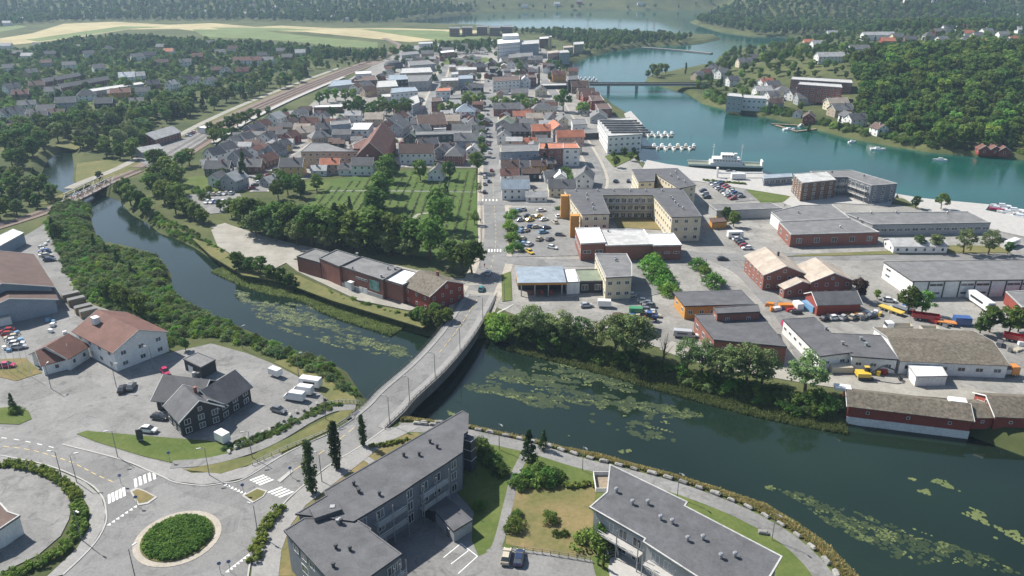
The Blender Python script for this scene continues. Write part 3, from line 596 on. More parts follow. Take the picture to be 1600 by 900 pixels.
# --- grey apartment block beside the bridge (two wings, balconies)
ap, c, Q, ro = flat([(467, 802), (512, 775), (509, 767), (722, 643.5), (730, 647.5), (729, 674), (722.5, 678), (720.5, 706), (694, 724), (647, 754), (630, 766), (581, 796), (552, 813)], 9.6, 'S', 'd', 'long grey flat-roofed apartment block with balconies beside the bridge approach', 'apartment_block', edge='d', floors=0, lip=.12, over=.35,
  vents=[(520, 797, 1), (533, 817), (561, 770), (553, 758), (593, 774), (631, 713), (655, 712), (683, 700), (672, 692), (560, 768)])
obj('stair_hood', MB().box(-2.6, 2.6, -1.7, 1.7, 0, .8).mesh('stair_hood', [rm('d')]), ro, (G2(509, 800, 9.6)[0] - c[0], G2(509, 800, 9.6)[1] - c[1], 9.6), R(30))
def balcony_face(root, c, p0, p1, h, floors, depth=1.5, post='steel', ground=0, rail='frame'):
    """open balcony decks, rails and dark glass along a facade between two roof pixels"""
    a = np.array(G2(*p0, h)) - c; b = np.array(G2(*p1, h)) - c; e = b - a; L = np.linalg.norm(e); rz = math.atan2(e[1], e[0]); fh = (h - .5) / floors
    for k in range(floors):
        z = ground + fh * k
        if k: obj('balcony_deck', MB().box(0, L, -depth, -.02, z - .12, z + .06).mesh('balcony_deck', [M['concrete']]), root, (*a, 0), rz)
        rl = MB().box(0, L, -depth - .03, -depth + .03, z + .95, z + 1.05).box(0, L, -depth - .02, -depth + .02, z + .45, z + .52)
        if k: obj('balcony_rail', rl.mesh('balcony_rail', [M[rail]]), root, (*a, 0), rz)
        n = max(2, int(L // 2.6))
        for i in range(n): obj('window', win_mesh(1.9, 2.0), root, (*(a + e * ((i + .5) / n)), z + 1.35), rz)
    n = max(2, int(L // 5.5))
    for i in range(n + 1):
        x = L * i / n; obj('balcony_post', MB().box(x - .08, x + .08, -depth - .08, -depth + .08, 0, h - .35).mesh('balcony_post', [M[post]]), root, (*a, 0), rz)
balcony_face(ap, c, (581, 796), (627, 767), 9.6, 3, 1.6); balcony_face(ap, c, (652, 752), (692, 726), 9.6, 3, 1.6)
def facade(root, c, p0, p1, h, zs, sp_, w, hh, **k): wall_windows(root, np.array(G2(*p0, h)) - c, np.array(G2(*p1, h)) - c, zs, sp_, w, hh, **k)
q = np.array(G2(729, 690, 7)) - c; bs_ = obj('balcony_stack', MB().box(-1.0, 1.0, -1.8, 1.8, 0, 8.2).mesh('balcony_stack', [M['darksteel']]), ap, (*q, 0), R(60))
for zz in (3, 5.6, 8.05): obj('balcony_rail', MB().box(-1.08, 1.08, -1.88, 1.88, zz, zz + .1).mesh('balcony_rail', [M['frame']]), bs_)
facade(ap, c, (696, 723), (720, 707), 9.6, (2, 5, 7.8), 3.4, 1.6, 1.9); facade(ap, c, (631, 765), (647, 754), 9.6, (1.8, 4.8, 7.7), 2.2, 1.5, 2.1); facade(ap, c, (553, 812), (579, 797), 9.6, (4.8, 7.7), 4, 1.6, 2.2)
ap2, c2, Q2, ro2 = flat([(447, 829), (476, 811), (553, 812), (577, 827), (576, 830), (624, 866), (540, 925), (515, 903)], 9.4, 'S', 'd', 'square end wing of the grey apartment block beside the curved footway', 'apartment_block', edge='d', lip=.12, over=.35, vents=[(529, 817, 1), (525, 857), (547, 860), (521, 886), (452 + 75, 815)])
facade(ap2, c2, (455, 839), (520, 906), 9.4, (7.6,), 2.6, 1.9, 1.5); facade(ap2, c2, (465, 849), (498, 882), 9.4, (4.6, 1.6), 2.9, 2.4, 1.7)
balcony_face(ap2, c2, (606, 880), (624, 866), 9.4, 3, 1.5)
# --- grey apartment block on the promenade
bp_, c3, Q3, ro3 = flat([(957, 731), (1068, 785), (1064, 791), (1215, 870), (1170, 945), (1098, 902), (1011, 846), (1014, 841), (928, 792), (953, 770)], 7.2, 'G', 'd', 'low pale grey apartment block with broad dark roof and gallery stairs by the promenade', 'apartment_block', edge='l', lip=.1, over=.7,
  vents=[(963, 769), (988, 788), (1012, 788), (1032, 812), (1050, 818), (1074, 845), (1098, 843), (1126, 872), (1148, 870)])
balcony_face(bp_, c3, (943, 800), (1008, 838), 7.2, 2, 2.0); balcony_face(bp_, c3, (1016, 849), (1120, 915), 7.2, 2, 2.0)
q = np.array(G2(944, 820, 3.5)) - c3; q2 = np.array(G2(958, 872, 0)) - c3; d = q2 - q; L = np.linalg.norm(d); rz = math.atan2(d[1], d[0]); st = obj('outside_stair', MB().add([(0, -.9, 3.4), (0, .9, 3.4), (L, .9, .1), (L, -.9, .1), (0, -.9, 3.1), (0, .9, 3.1), (L, .9, -.2), (L, -.9, -.2)], [(0, 3, 2, 1), (4, 5, 6, 7), (0, 1, 5, 4), (2, 3, 7, 6), (1, 2, 6, 5), (3, 0, 4, 7)]).mesh('outside_stair', [M['darksteel']]), bp_, (*q, 0), rz)
for s in (-1, 1): obj('stair_rail', MB().add([(0, s * .95, 3.4), (L, s * .95, .1), (L, s * .95, 1.2), (0, s * .95, 4.5), (0, s * 1.05, 3.4), (L, s * 1.05, .1), (L, s * 1.05, 1.2), (0, s * 1.05, 4.5)], [(0, 1, 2, 3), (7, 6, 5, 4), (3, 2, 6, 7), (0, 4, 5, 1), (1, 5, 6, 2), (0, 3, 7, 4)]).mesh('stair_rail', [M['frame']]), st)
for i in range(12): obj('step', MB().box(L * i / 12, L * i / 12 + .28, -.88, .88, 3.45 - 3.3 * i / 12, 3.52 - 3.3 * i / 12).mesh('step', [M['wood']]), st)
q = np.array(G2(952, 745, 4)) - c3; bx_ = obj('roof_terrace', MB().box(-1.6, 1.6, -2.8, 2.8, 3.2, 3.4).mesh('roof_terrace', [M['wood']]), bp_, (*(q + np.array([-1.6, -1.5])), 0))
obj('terrace_rail', MB().box(-1.7, -1.6, -2.8, 2.8, 3.4, 4.4).box(-1.7, 1.6, -2.9, -2.8, 3.4, 4.4).box(-1.7, 1.6, 2.8, 2.9, 3.4, 4.4).mesh('terrace_rail', [M['frame']]), bx_)
flat([(680, 798), (706, 784), (737, 812), (709, 829)], 3, 'G', 'd', 'small grey bin shed in the apartment parking court', 'bin_shed', 'shed', lip=.08, doors=[(700, 838, 1, 2)], door_k='D', edge='d')
flat([(657, 785), (690, 770), (703, 783), (676, 798)], 3, 'D', 'd', 'flat dark bicycle shed in the shade of the apartment block', 'bicycle_shed', 'shed', lip=.08, edge='d')
# --- west side: timber yard, white office, dark timber house
gable((80, 447), (49, 398), 26, 7, 4.5, 'B', 'n', 'large brown-roofed builders hall with open shaded front', side=-1, name='trade_hall', cat='hall', chim=0, win=False, over=.9)
gable((86, 467), (78, 449), 24, 5, 3.4, 'B', 'n', 'lower gabled porch of the brown-roofed builders hall', side=-1, name='hall_porch', cat='hall', chim=0, win=False, over=.9)
flat([(-34, 384), (20, 358), (37, 364), (-14, 392)], 4.6, 'B', 'w', 'low white-roofed storage building behind the builders hall', 'storage_building', lip=.15)
flat([(-30, 492), (10, 487), (16, 493), (-30, 503)], 3, 'W', 'l', 'small white kiosk in front of the builders hall', 'kiosk', lip=.1)
wo, wr = gable((117, 517), (177, 549), 15.5, 6.4, 3.6, 'W', 'u', 'white two-storey office with maroon gabled roof beside the willow scrub', side=-1, name='office_building', cat='building', chim=0, over=.7, wsz=(1.6, 1.3), sp_=4.2, gwin=False, floors=2)
p = np.array(G2(147, 511, 10)); obj('roof_hatch', MB().box(-1.1, 1.1, -.9, .9, 8.6, 10.6).mesh('roof_hatch', [M['frame']]), wr, (-6, -3.5, 0))
gable((66, 570), (108, 559), 9, 3.4, 2.4, 'W', 'u', 'long low white wing with maroon roof facing the car park', side=-1, name='office_wing', cat='building', chim=0, over=.5, sp_=3.4)
gable((106, 560), (137, 541), 12, 3.8, 3.0, 'W', 'u', 'middle white link wing with maroon roof and entrance', side=-1, name='office_wing', cat='building', chim=0, over=.5, sp_=3)
gable((307, 630), (243, 622), 11, 3.6, 3.6, 'D', 'd', 'dark timber restaurant hall with skylights on the car park', side=1, name='timber_house', cat='house', chim=2, over=.9)
gable((342, 635), (390, 604), 9.5, 4.4, 3.4, 'D', 'd', 'dark timber restaurant wing with pale framed windows', side=-1, name='timber_house', cat='house', chim=0, over=.6, sp_=2.6, wsz=(1.7, 1.4))
gable((302, 650), (284, 632), 8, 3.8, 3.2, 'D', 'd', 'small front gable of the dark timber restaurant', side=1, name='timber_house', cat='house', chim=0, over=.6)
gable((345, 634), (322, 612), 10, 4.6, 3.6, 'D', 'd', 'tall glazed gable of the dark timber restaurant', side=-1, name='timber_house', cat='house', chim=1, over=.6, sp_=2.4, wsz=(1.5, 1.5))
flat([(287, 561), (309, 551), (336, 562), (314, 574)], 3.6, 'D', 'g', 'dark flat-roofed double garage behind the timber restaurant', 'garage', 'garage', lip=.1, edge='d', doors=[(292, 574, 2.2, 2.2), (305, 581, 2.2, 2.2)])
flat([(-60, 775), (0, 786), (12, 800), (30, 806), (0, 826), (-60, 850)], 4.5, 'W', 'n', 'white building with brown roof inside the curved hedge', 'roadside_building', lip=.15)
# --- brick factory on the far bank
wk = dict(group=None, edge='g', lip=.3, over=.1)
fb, cf, _, rf = flat([(464, 401), (492, 389), (514, 395), (500, 411)], 6, 'K', 'g', 'low west end of the long brick factory beside the river', 'factory_building', **wk)
fb, cf, _, rf = flat([(499, 404), (526, 391), (562, 402), (530, 417)], 7.5, 'K', 'g', 'second brick section of the riverside factory with flat grey roof', 'factory_building', vents=[(558, 399, 1)], **wk)
fb, cf, _, rf = flat([(531, 416), (566, 402), (628, 420), (598, 438)], 7.2, 'K', 'g', 'longest brick section of the riverside factory with painted mural', 'factory_building', vents=[(551, 421), (606, 421), (617, 421, 1), (596, 433, 1)], **wk)
fb2, cf2, _, rf2 = flat([(599, 437), (631, 421), (663, 430), (629, 446)], 6.8, 'K', 'w', 'brick factory section under a bright white roof', 'factory_building', **wk)
gable((630, 446), (671, 463), 15, 6, 3.2, 'R', 's', 'red timber mill house with mossy roof at the bridge end', side=-1, name='mill_house', cat='building', chim=1, over=.4, wsz=(.9, 1.1), sp_=3.5)
for p0, p1, hh in (((464, 402), (499, 412), 6), ((500, 412), (530, 418), 7.2), ((531, 417), (597, 438), 7.2), ((600, 439), (628, 447), 6.8)):
    pass
# plinth and mural of the factory, as parts of its longest section
a = np.array(G2(531, 417, 7.2)); b = np.array(G2(597, 438, 7.2)); e = b - a; L = np.linalg.norm(e); rz = math.atan2(e[1], e[0])
fr = [o for o in COL.objects if o.get('label', '').startswith('longest brick section')][0]; fo = np.array(fr.location[:2])
obj('plinth', MB().box(.1, L - .1, -.25, -.02, 0, 1.7).mesh('plinth', [M['concrete']]), fr, (*(a - fo), 0), rz)
obj('mural', MB().box(L * .70, L * .93, -.16, -.1, 2.6, 6.2).mesh('mural', [mat('mural_paint', (.03, .16, .09), .7, c2=(.35, .5, .5), scale=.45)]), fr, (*(a - fo), 0), rz)
obj('porch', MB().box(L * .26, L * .33, -1.6, -.2, 0, 3.2).box(L * .245, L * .345, -1.8, -.2, 3.2, 3.5).mesh('porch', [M['frame']]), fr, (*(a - fo), 0), rz)
for k in range(4): obj('window', win_mesh(1.6, .8), fr, (*(a - fo + e * (.42 + .065 * k)), 5.2), rz)
for s_, w_ in ((.16, 2.2), (.5, 1.6), (.6, 2.0)): obj('door', door_mesh(w_, 2.3, 'W'), fr, (*(a - fo + e * s_ + np.array([e[1], -e[0]]) / L * .3), 1.15), rz)
# --- middle: service station, offices, store, apartments
P_ = ccw([G2(*q, 5.6) for q in ((805, 417), (879, 416), (885, 441), (809, 442))]); c_ = np.mean(P_, 0); P_ = [np.array(q) - c_ for q in P_]
cn = thing('station_canopy', (*c_, 0), 'blue metal service station canopy with orange edge on slim pillars', 'canopy'); cr = obj('roof', MB().prism(P_, 5.0, 5.6).mesh('roof', [rm('b')]), cn)
mb = MB(); S_ = [q * 1.012 for q in P_]
obj('fascia', MB().prism(S_, 4.75, 5.45).mesh('fascia', [wm('O')]), cr)
for u_ in (.08, .36, .64, .92):
    for v_ in (.1, .9):
        q = (P_[0] * (1 - u_) + P_[1] * u_) * (1 - v_) + (P_[3] * (1 - u_) + P_[2] * u_) * v_; obj('pillar', MB().box(-.2, .2, -.2, .2, 0, 4.8).mesh('pillar', [M['steel']]), cn, (*q, 0))
k_ = [q * np.array([.96, .55]) + np.array([0, 3.6]) for q in P_]; obj('shop_wall', MB().prism(k_, 0, 4.6).mesh('shop_wall', [wm('D')]), cn)
for u_ in (.3, .5, .7):
    q = P_[0] * (1 - u_) + P_[1] * u_; obj('fuel_pump', MB().box(-.5, .5, -.3, .3, 0, 1.9).box(-.4, .4, -.33, .33, 1.2, 1.7).mesh('fuel_pump', [wm('R')]), cn, (q[0], -5.2, 0))
flat([(880, 421), (898, 420), (906, 440), (886, 441)], 4.6, 'W', 'w', 'white-roofed link beside the blue canopy', 'shop_link', lip=.1)
flat([(899, 422), (936, 421), (945, 439), (904, 440)], 4.4, 'D', 'v', 'low shop with brown sedum roof next to the cream office', 'sedum_roof_shop', 'shop', edge='g', floors=1, win=(2.2, 2))
flat([(930, 397), (979, 397), (987, 412), (987, 432), (947, 434)], 8, 'C', 'g', 'cream two-storey office with flat grey roof beside the service station', 'office_building', edge='l', floors=2, sp_=2.6, vents=[(961, 405, 1), (962, 408)])
kb = dict(edge='w', lip=.3, over=.1)
flat([(899, 357), (936, 356), (946, 379), (908, 381)], 7, 'K', 'w', 'brick supermarket corner under a white roof beside the full car park', 'supermarket', floors=1, win=(3, 1.2), **kb)
flat([(937, 359), (1006, 359), (1021, 382), (947, 384)], 6.2, 'K', 'l', 'wide brick supermarket hall with pale grey roof', 'supermarket', vents=[(950, 362, 1)], **kb)
flat([(1011, 366), (1052, 365), (1065, 383), (1021, 384)], 6, 'K', 'w', 'brick supermarket store room under a white roof', 'supermarket', floors=1, win=(2.2, .8), **kb)
uu, cu, Qu, ru = flat([(882, 296), (1065, 294), (1096, 338), (1050, 339), (1021, 305), (940, 305), (952, 334), (910, 335)], 10.5, 'C', 'd', 'U-shaped yellow apartment building with dark flat roof round a garden court', 'apartment_block', edge='g', lip=.1, over=.3, floors=3, win=(1.5, 1.4),
  vents=[(900, 299), (934, 299), (959, 299), (985, 299), (1009, 299), (1035, 299), (917, 305), (918, 312), (926, 320), (927, 327), (1051, 312), (1055, 317), (1060, 322), (1067, 327), (1048, 309, 1)])
for p0, p1 in (((940, 305), (1021, 305)),): balcony_face(uu, cu, p0, p1, 10.5, 3, 1.4)
for x, y, wd, hh in ((883, 341, 4.2, 10.6), (897, 370, 3.6, 9.5), (1055, 366, 6, 10.2)):
    q = np.array(G2(x, y)) - cu; obj('panel_tower', MB().box(-wd / 2, wd / 2, -1.5, 1.5, 0, hh).mesh('panel_tower', [wm('O')]), uu, (*q, 0))
flat([(988, 265), (1058, 263), (1087, 289), (1062, 294), (1030, 274), (1024, 270), (1022, 283), (998, 284)], 11, 'C', 'd', 'yellow dark-roofed apartment block next to the ferry quay', 'apartment_block', edge='g', lip=.1, over=.3, floors=4, vents=[(1048, 275), (1060, 280), (1056, 270), (1070, 285)])
flat([(1055, 457), (1157, 454), (1176, 474), (1071, 477)], 5, 'O', 'd', 'orange timber shop with wide dark roof by the side road', 'timber_shop', 'shop', edge='d', floors=1, win=(1.5, 1.3), lip=.05, over=.6)
flat([(1086, 492), (1185, 487), (1229, 542), (1116, 531)], 5.5, 'K', 'd', 'large brick workshop with angled dark flat roof near the river trees', 'brick_workshop', edge='d', lip=.2, floors=1, win=(2, 1.6), sp_=5)
flat([(1115, 481), (1184, 476), (1187, 487), (1121, 490)], 8, 'K', 'd', 'upper brick storey set back behind the orange shop', 'brick_workshop', edge='d', lip=.15, floors=2, win=(1.2, 1.2), sp_=6)
gable((1165, 400), (1194, 429), 14.5, 6, 3, 'K', 't', 'two-storey brick house with broad beige roof beside striped paving', side=-1, name='brick_house', chim=1, over=.5, wsz=(1.1, 1.2), sp_=3)
gable((1242, 417), (1268, 440), 14.5, 5.6, 3, 'K', 't', 'beige-roofed brick house next to the dark copper tree', side=-1, name='brick_house', chim=0, over=.5, sp_=3.4)
gable((1219, 446), (1226, 451), 12, 3.6, 2.2, 'K', 't', 'small low brick house between the two beige-roofed houses', side=-1, name='brick_house', chim=0, over=.5)
gable((1278, 476), (1345, 474), 9, 4, 2.4, 'R', 'd', 'red barn with dark roof in the crowded storage yard', side=-1, name='storage_barn', cat='barn', chim=0, over=.5, win=False)
lg, cl, Ql, rl_ = flat([(1382, 409), (1720, 405), (1790, 434), (1427, 439)], 6.2, 'W', 'g', 'long white bus garage with workshop gates and grey roof', 'bus_garage', 'garage', edge='g', lip=.12, over=.3)
a = np.array(G2(1428, 439, 6.2)) - cl; b = np.array(G2(1790, 434, 6.2)) - cl; e = b - a; L = np.linalg.norm(e); rz = math.atan2(e[1], e[0])
for k in range(15):
    q = a + e * ((k + .5) / 15); obj('pilaster', MB().box(-.18, .18, -.2, 0, 0, 5.9).mesh('pilaster', [wm('V')]), lg, (*(a + e * (k / 15)), 0), rz)
    if k % 3 == 2: obj('door', door_mesh(4.0, 4.0, 'W'), lg, (*q, 2.0), rz)
    elif k: obj('window', win_mesh(4.6, 1.0), lg, (*q, 4.6), rz); obj('window', win_mesh(3.6, .9), lg, (*q, 1.6), rz)
facade(lg, cl, (1383, 410), (1427, 438), 6.2, (2.2, 4.4), 4.5, 2.8, .9)
flat([(1572, 456), (1640, 452), (1680, 475), (1597, 480)], 4.2, 'R', 'g', 'low red open shed at the end of the bus yard', 'open_shed', 'shed', lip=.15)
ik = dict(edge='l', lip=.25, over=.1)
flat([(1205, 332), (1250, 321), (1300, 320), (1328, 341), (1222, 346)], 5, 'W', 'g', 'flat grey-roofed factory rear near the waterfront flats', 'factory_building', vents=[(1226, 322, 1), (1247, 333, 1)], **ik)
flat([(1217, 347), (1330, 342), (1374, 363), (1236, 367)], 5.2, 'K', 'g', 'flat brick factory with stained roof and white corner facing the weedy lot', 'factory_building', floors=1, win=(2.2, 2), sp_=6, vents=[(1313, 356), (1340, 342, 1)], **ik)
flat([(1318, 333), (1513, 331), (1548, 348), (1364, 351)], 4.8, 'G', 'g', 'very long flat factory hall with grey window band by the quay', 'factory_building', floors=1, win=(2.6, 1.3), vents=[(1361, 334), (1400, 333), (1480, 334)], **ik)
flat([(1108, 320), (1205, 317), (1222, 325), (1120, 329)], 4.2, 'G', 'g', 'long low grey shed behind the apartment car park', 'storage_shed', 'shed', lip=.15)
gable((1397, 385), (1481, 385), 9, 3, 1.8, 'W', 'l', 'white gabled shed behind the row of birches', side=-1, name='white_shed', cat='shed', chim=0, over=.4)
flat([(1240, 272), (1290, 268), (1306, 281), (1254, 286)], 9.2, 'N', 'l', 'dark waterfront apartment house with pale corner tower', 'waterfront_flats', edge='l', lip=.2, floors=4, sp_=3.6)
wf, cw, Qw, rw_ = flat([(1266, 268), (1330, 266), (1402, 287), (1362, 290), (1325, 277), (1284, 277)], 9.0, 'S', 'g', 'angled dark grey waterfront apartments with grey roof and balconies', 'waterfront_flats', edge='l', lip=.2, floors=4, sp_=3.6, vents=[(1300, 270), (1350, 276)])
flat([(1192, 273), (1236, 271), (1238, 276), (1194, 279)], 4, 'B', 'b', 'glass-fronted ferry terminal on the quay', 'ferry_terminal', lip=.1, floors=1, win=(2.5, 2), sp_=3)
wk = dict(edge='d', lip=.08, over=.3, floors=1, win=(1.6, 1.0))
flat([(1225, 499), (1272, 496), (1330, 550), (1282, 556)], 4.8, 'W', 'd', 'angled white workshop with dark roof and red wagons along its wall', 'workshop', vents=[(1290, 515, 1), (1316, 538, 1)], **wk)
flat([(1296, 521), (1375, 524), (1402, 561), (1332, 556)], 4.6, 'W', 'd', 'white middle workshop with dark roof behind the excavator', 'workshop', vents=[(1345, 531, 1), (1353, 540, 1)], **wk)
gable((1407, 564), (1575, 571), 21, 4, 2.0, 'W', 's', 'wide white workshop with weathered brown roof beside the gravel yard', side=-1, name='workshop', cat='building', chim=0, over=.4, wsz=(2, 1.2), sp_=4.5)
flat([(1420, 571), (1470, 570), (1480, 587), (1432, 588)], 3.2, 'W', 'w', 'plain white storage tent on the gravel by the river road', 'storage_tent', 'tent', lip=.05)
bk = dict(name='boathouse', cat='boathouse', chim=0, wsz=(.8, .8), sp_=7)
r1, ro_ = gable((1326, 634), (1519, 657), 9, 3.2, 1.9, 'R', 's', 'long red riverside warehouse with mossy roof and white base', side=-1, base=-1, **bk)
A_ = np.array(G2(1326, 634, 2.2)); B_ = np.array(G2(1519, 657, 2.2)); hl = np.linalg.norm(B_ - A_) / 2
obj('plinth', MB().box(-hl, hl, -4.75, -4.45, -2.4, .1).mesh('plinth', [wm('W')]), r1)
for x in (-15, 12): obj('roof_light', MB().box(-2, 2, -1.2, 1.2, 4.5, 5.3).mesh('roof_light', [M['frame']]), ro_, (x, 1.6, 0))
gable((1521, 652), (1553, 652), 8, 2.8, 1.4, 'R', 's', 'short red link shed between the two riverside warehouses', side=-1, base=-.6, **bk)
gable((1556, 650), (1660, 655), 11, 3.6, 2.4, 'R', 's', 'second red riverside warehouse with white gable trim', side=-1, base=-.6, **bk)
gable((950, 505), (1003, 518), 9, 2.4, 1.6, 'W', 'n', 'small brown-roofed boat shed behind the riverside willows', side=-1, name='boat_shed', cat='shed', chim=0)
flat([(1109, 341), (1130, 340), (1136, 346), (1113, 348)], 3, 'O', 'n', 'small orange-brown timber shed behind the U-shaped flats', 'timber_shed', 'shed', lip=.08, edge='n')
for p0, p1 in (((1330, 279), (1358, 289)), ((1290, 277.5), (1322, 277.5))): balcony_face(wf, cw, p0, p1, 9.0, 3, 1.5)
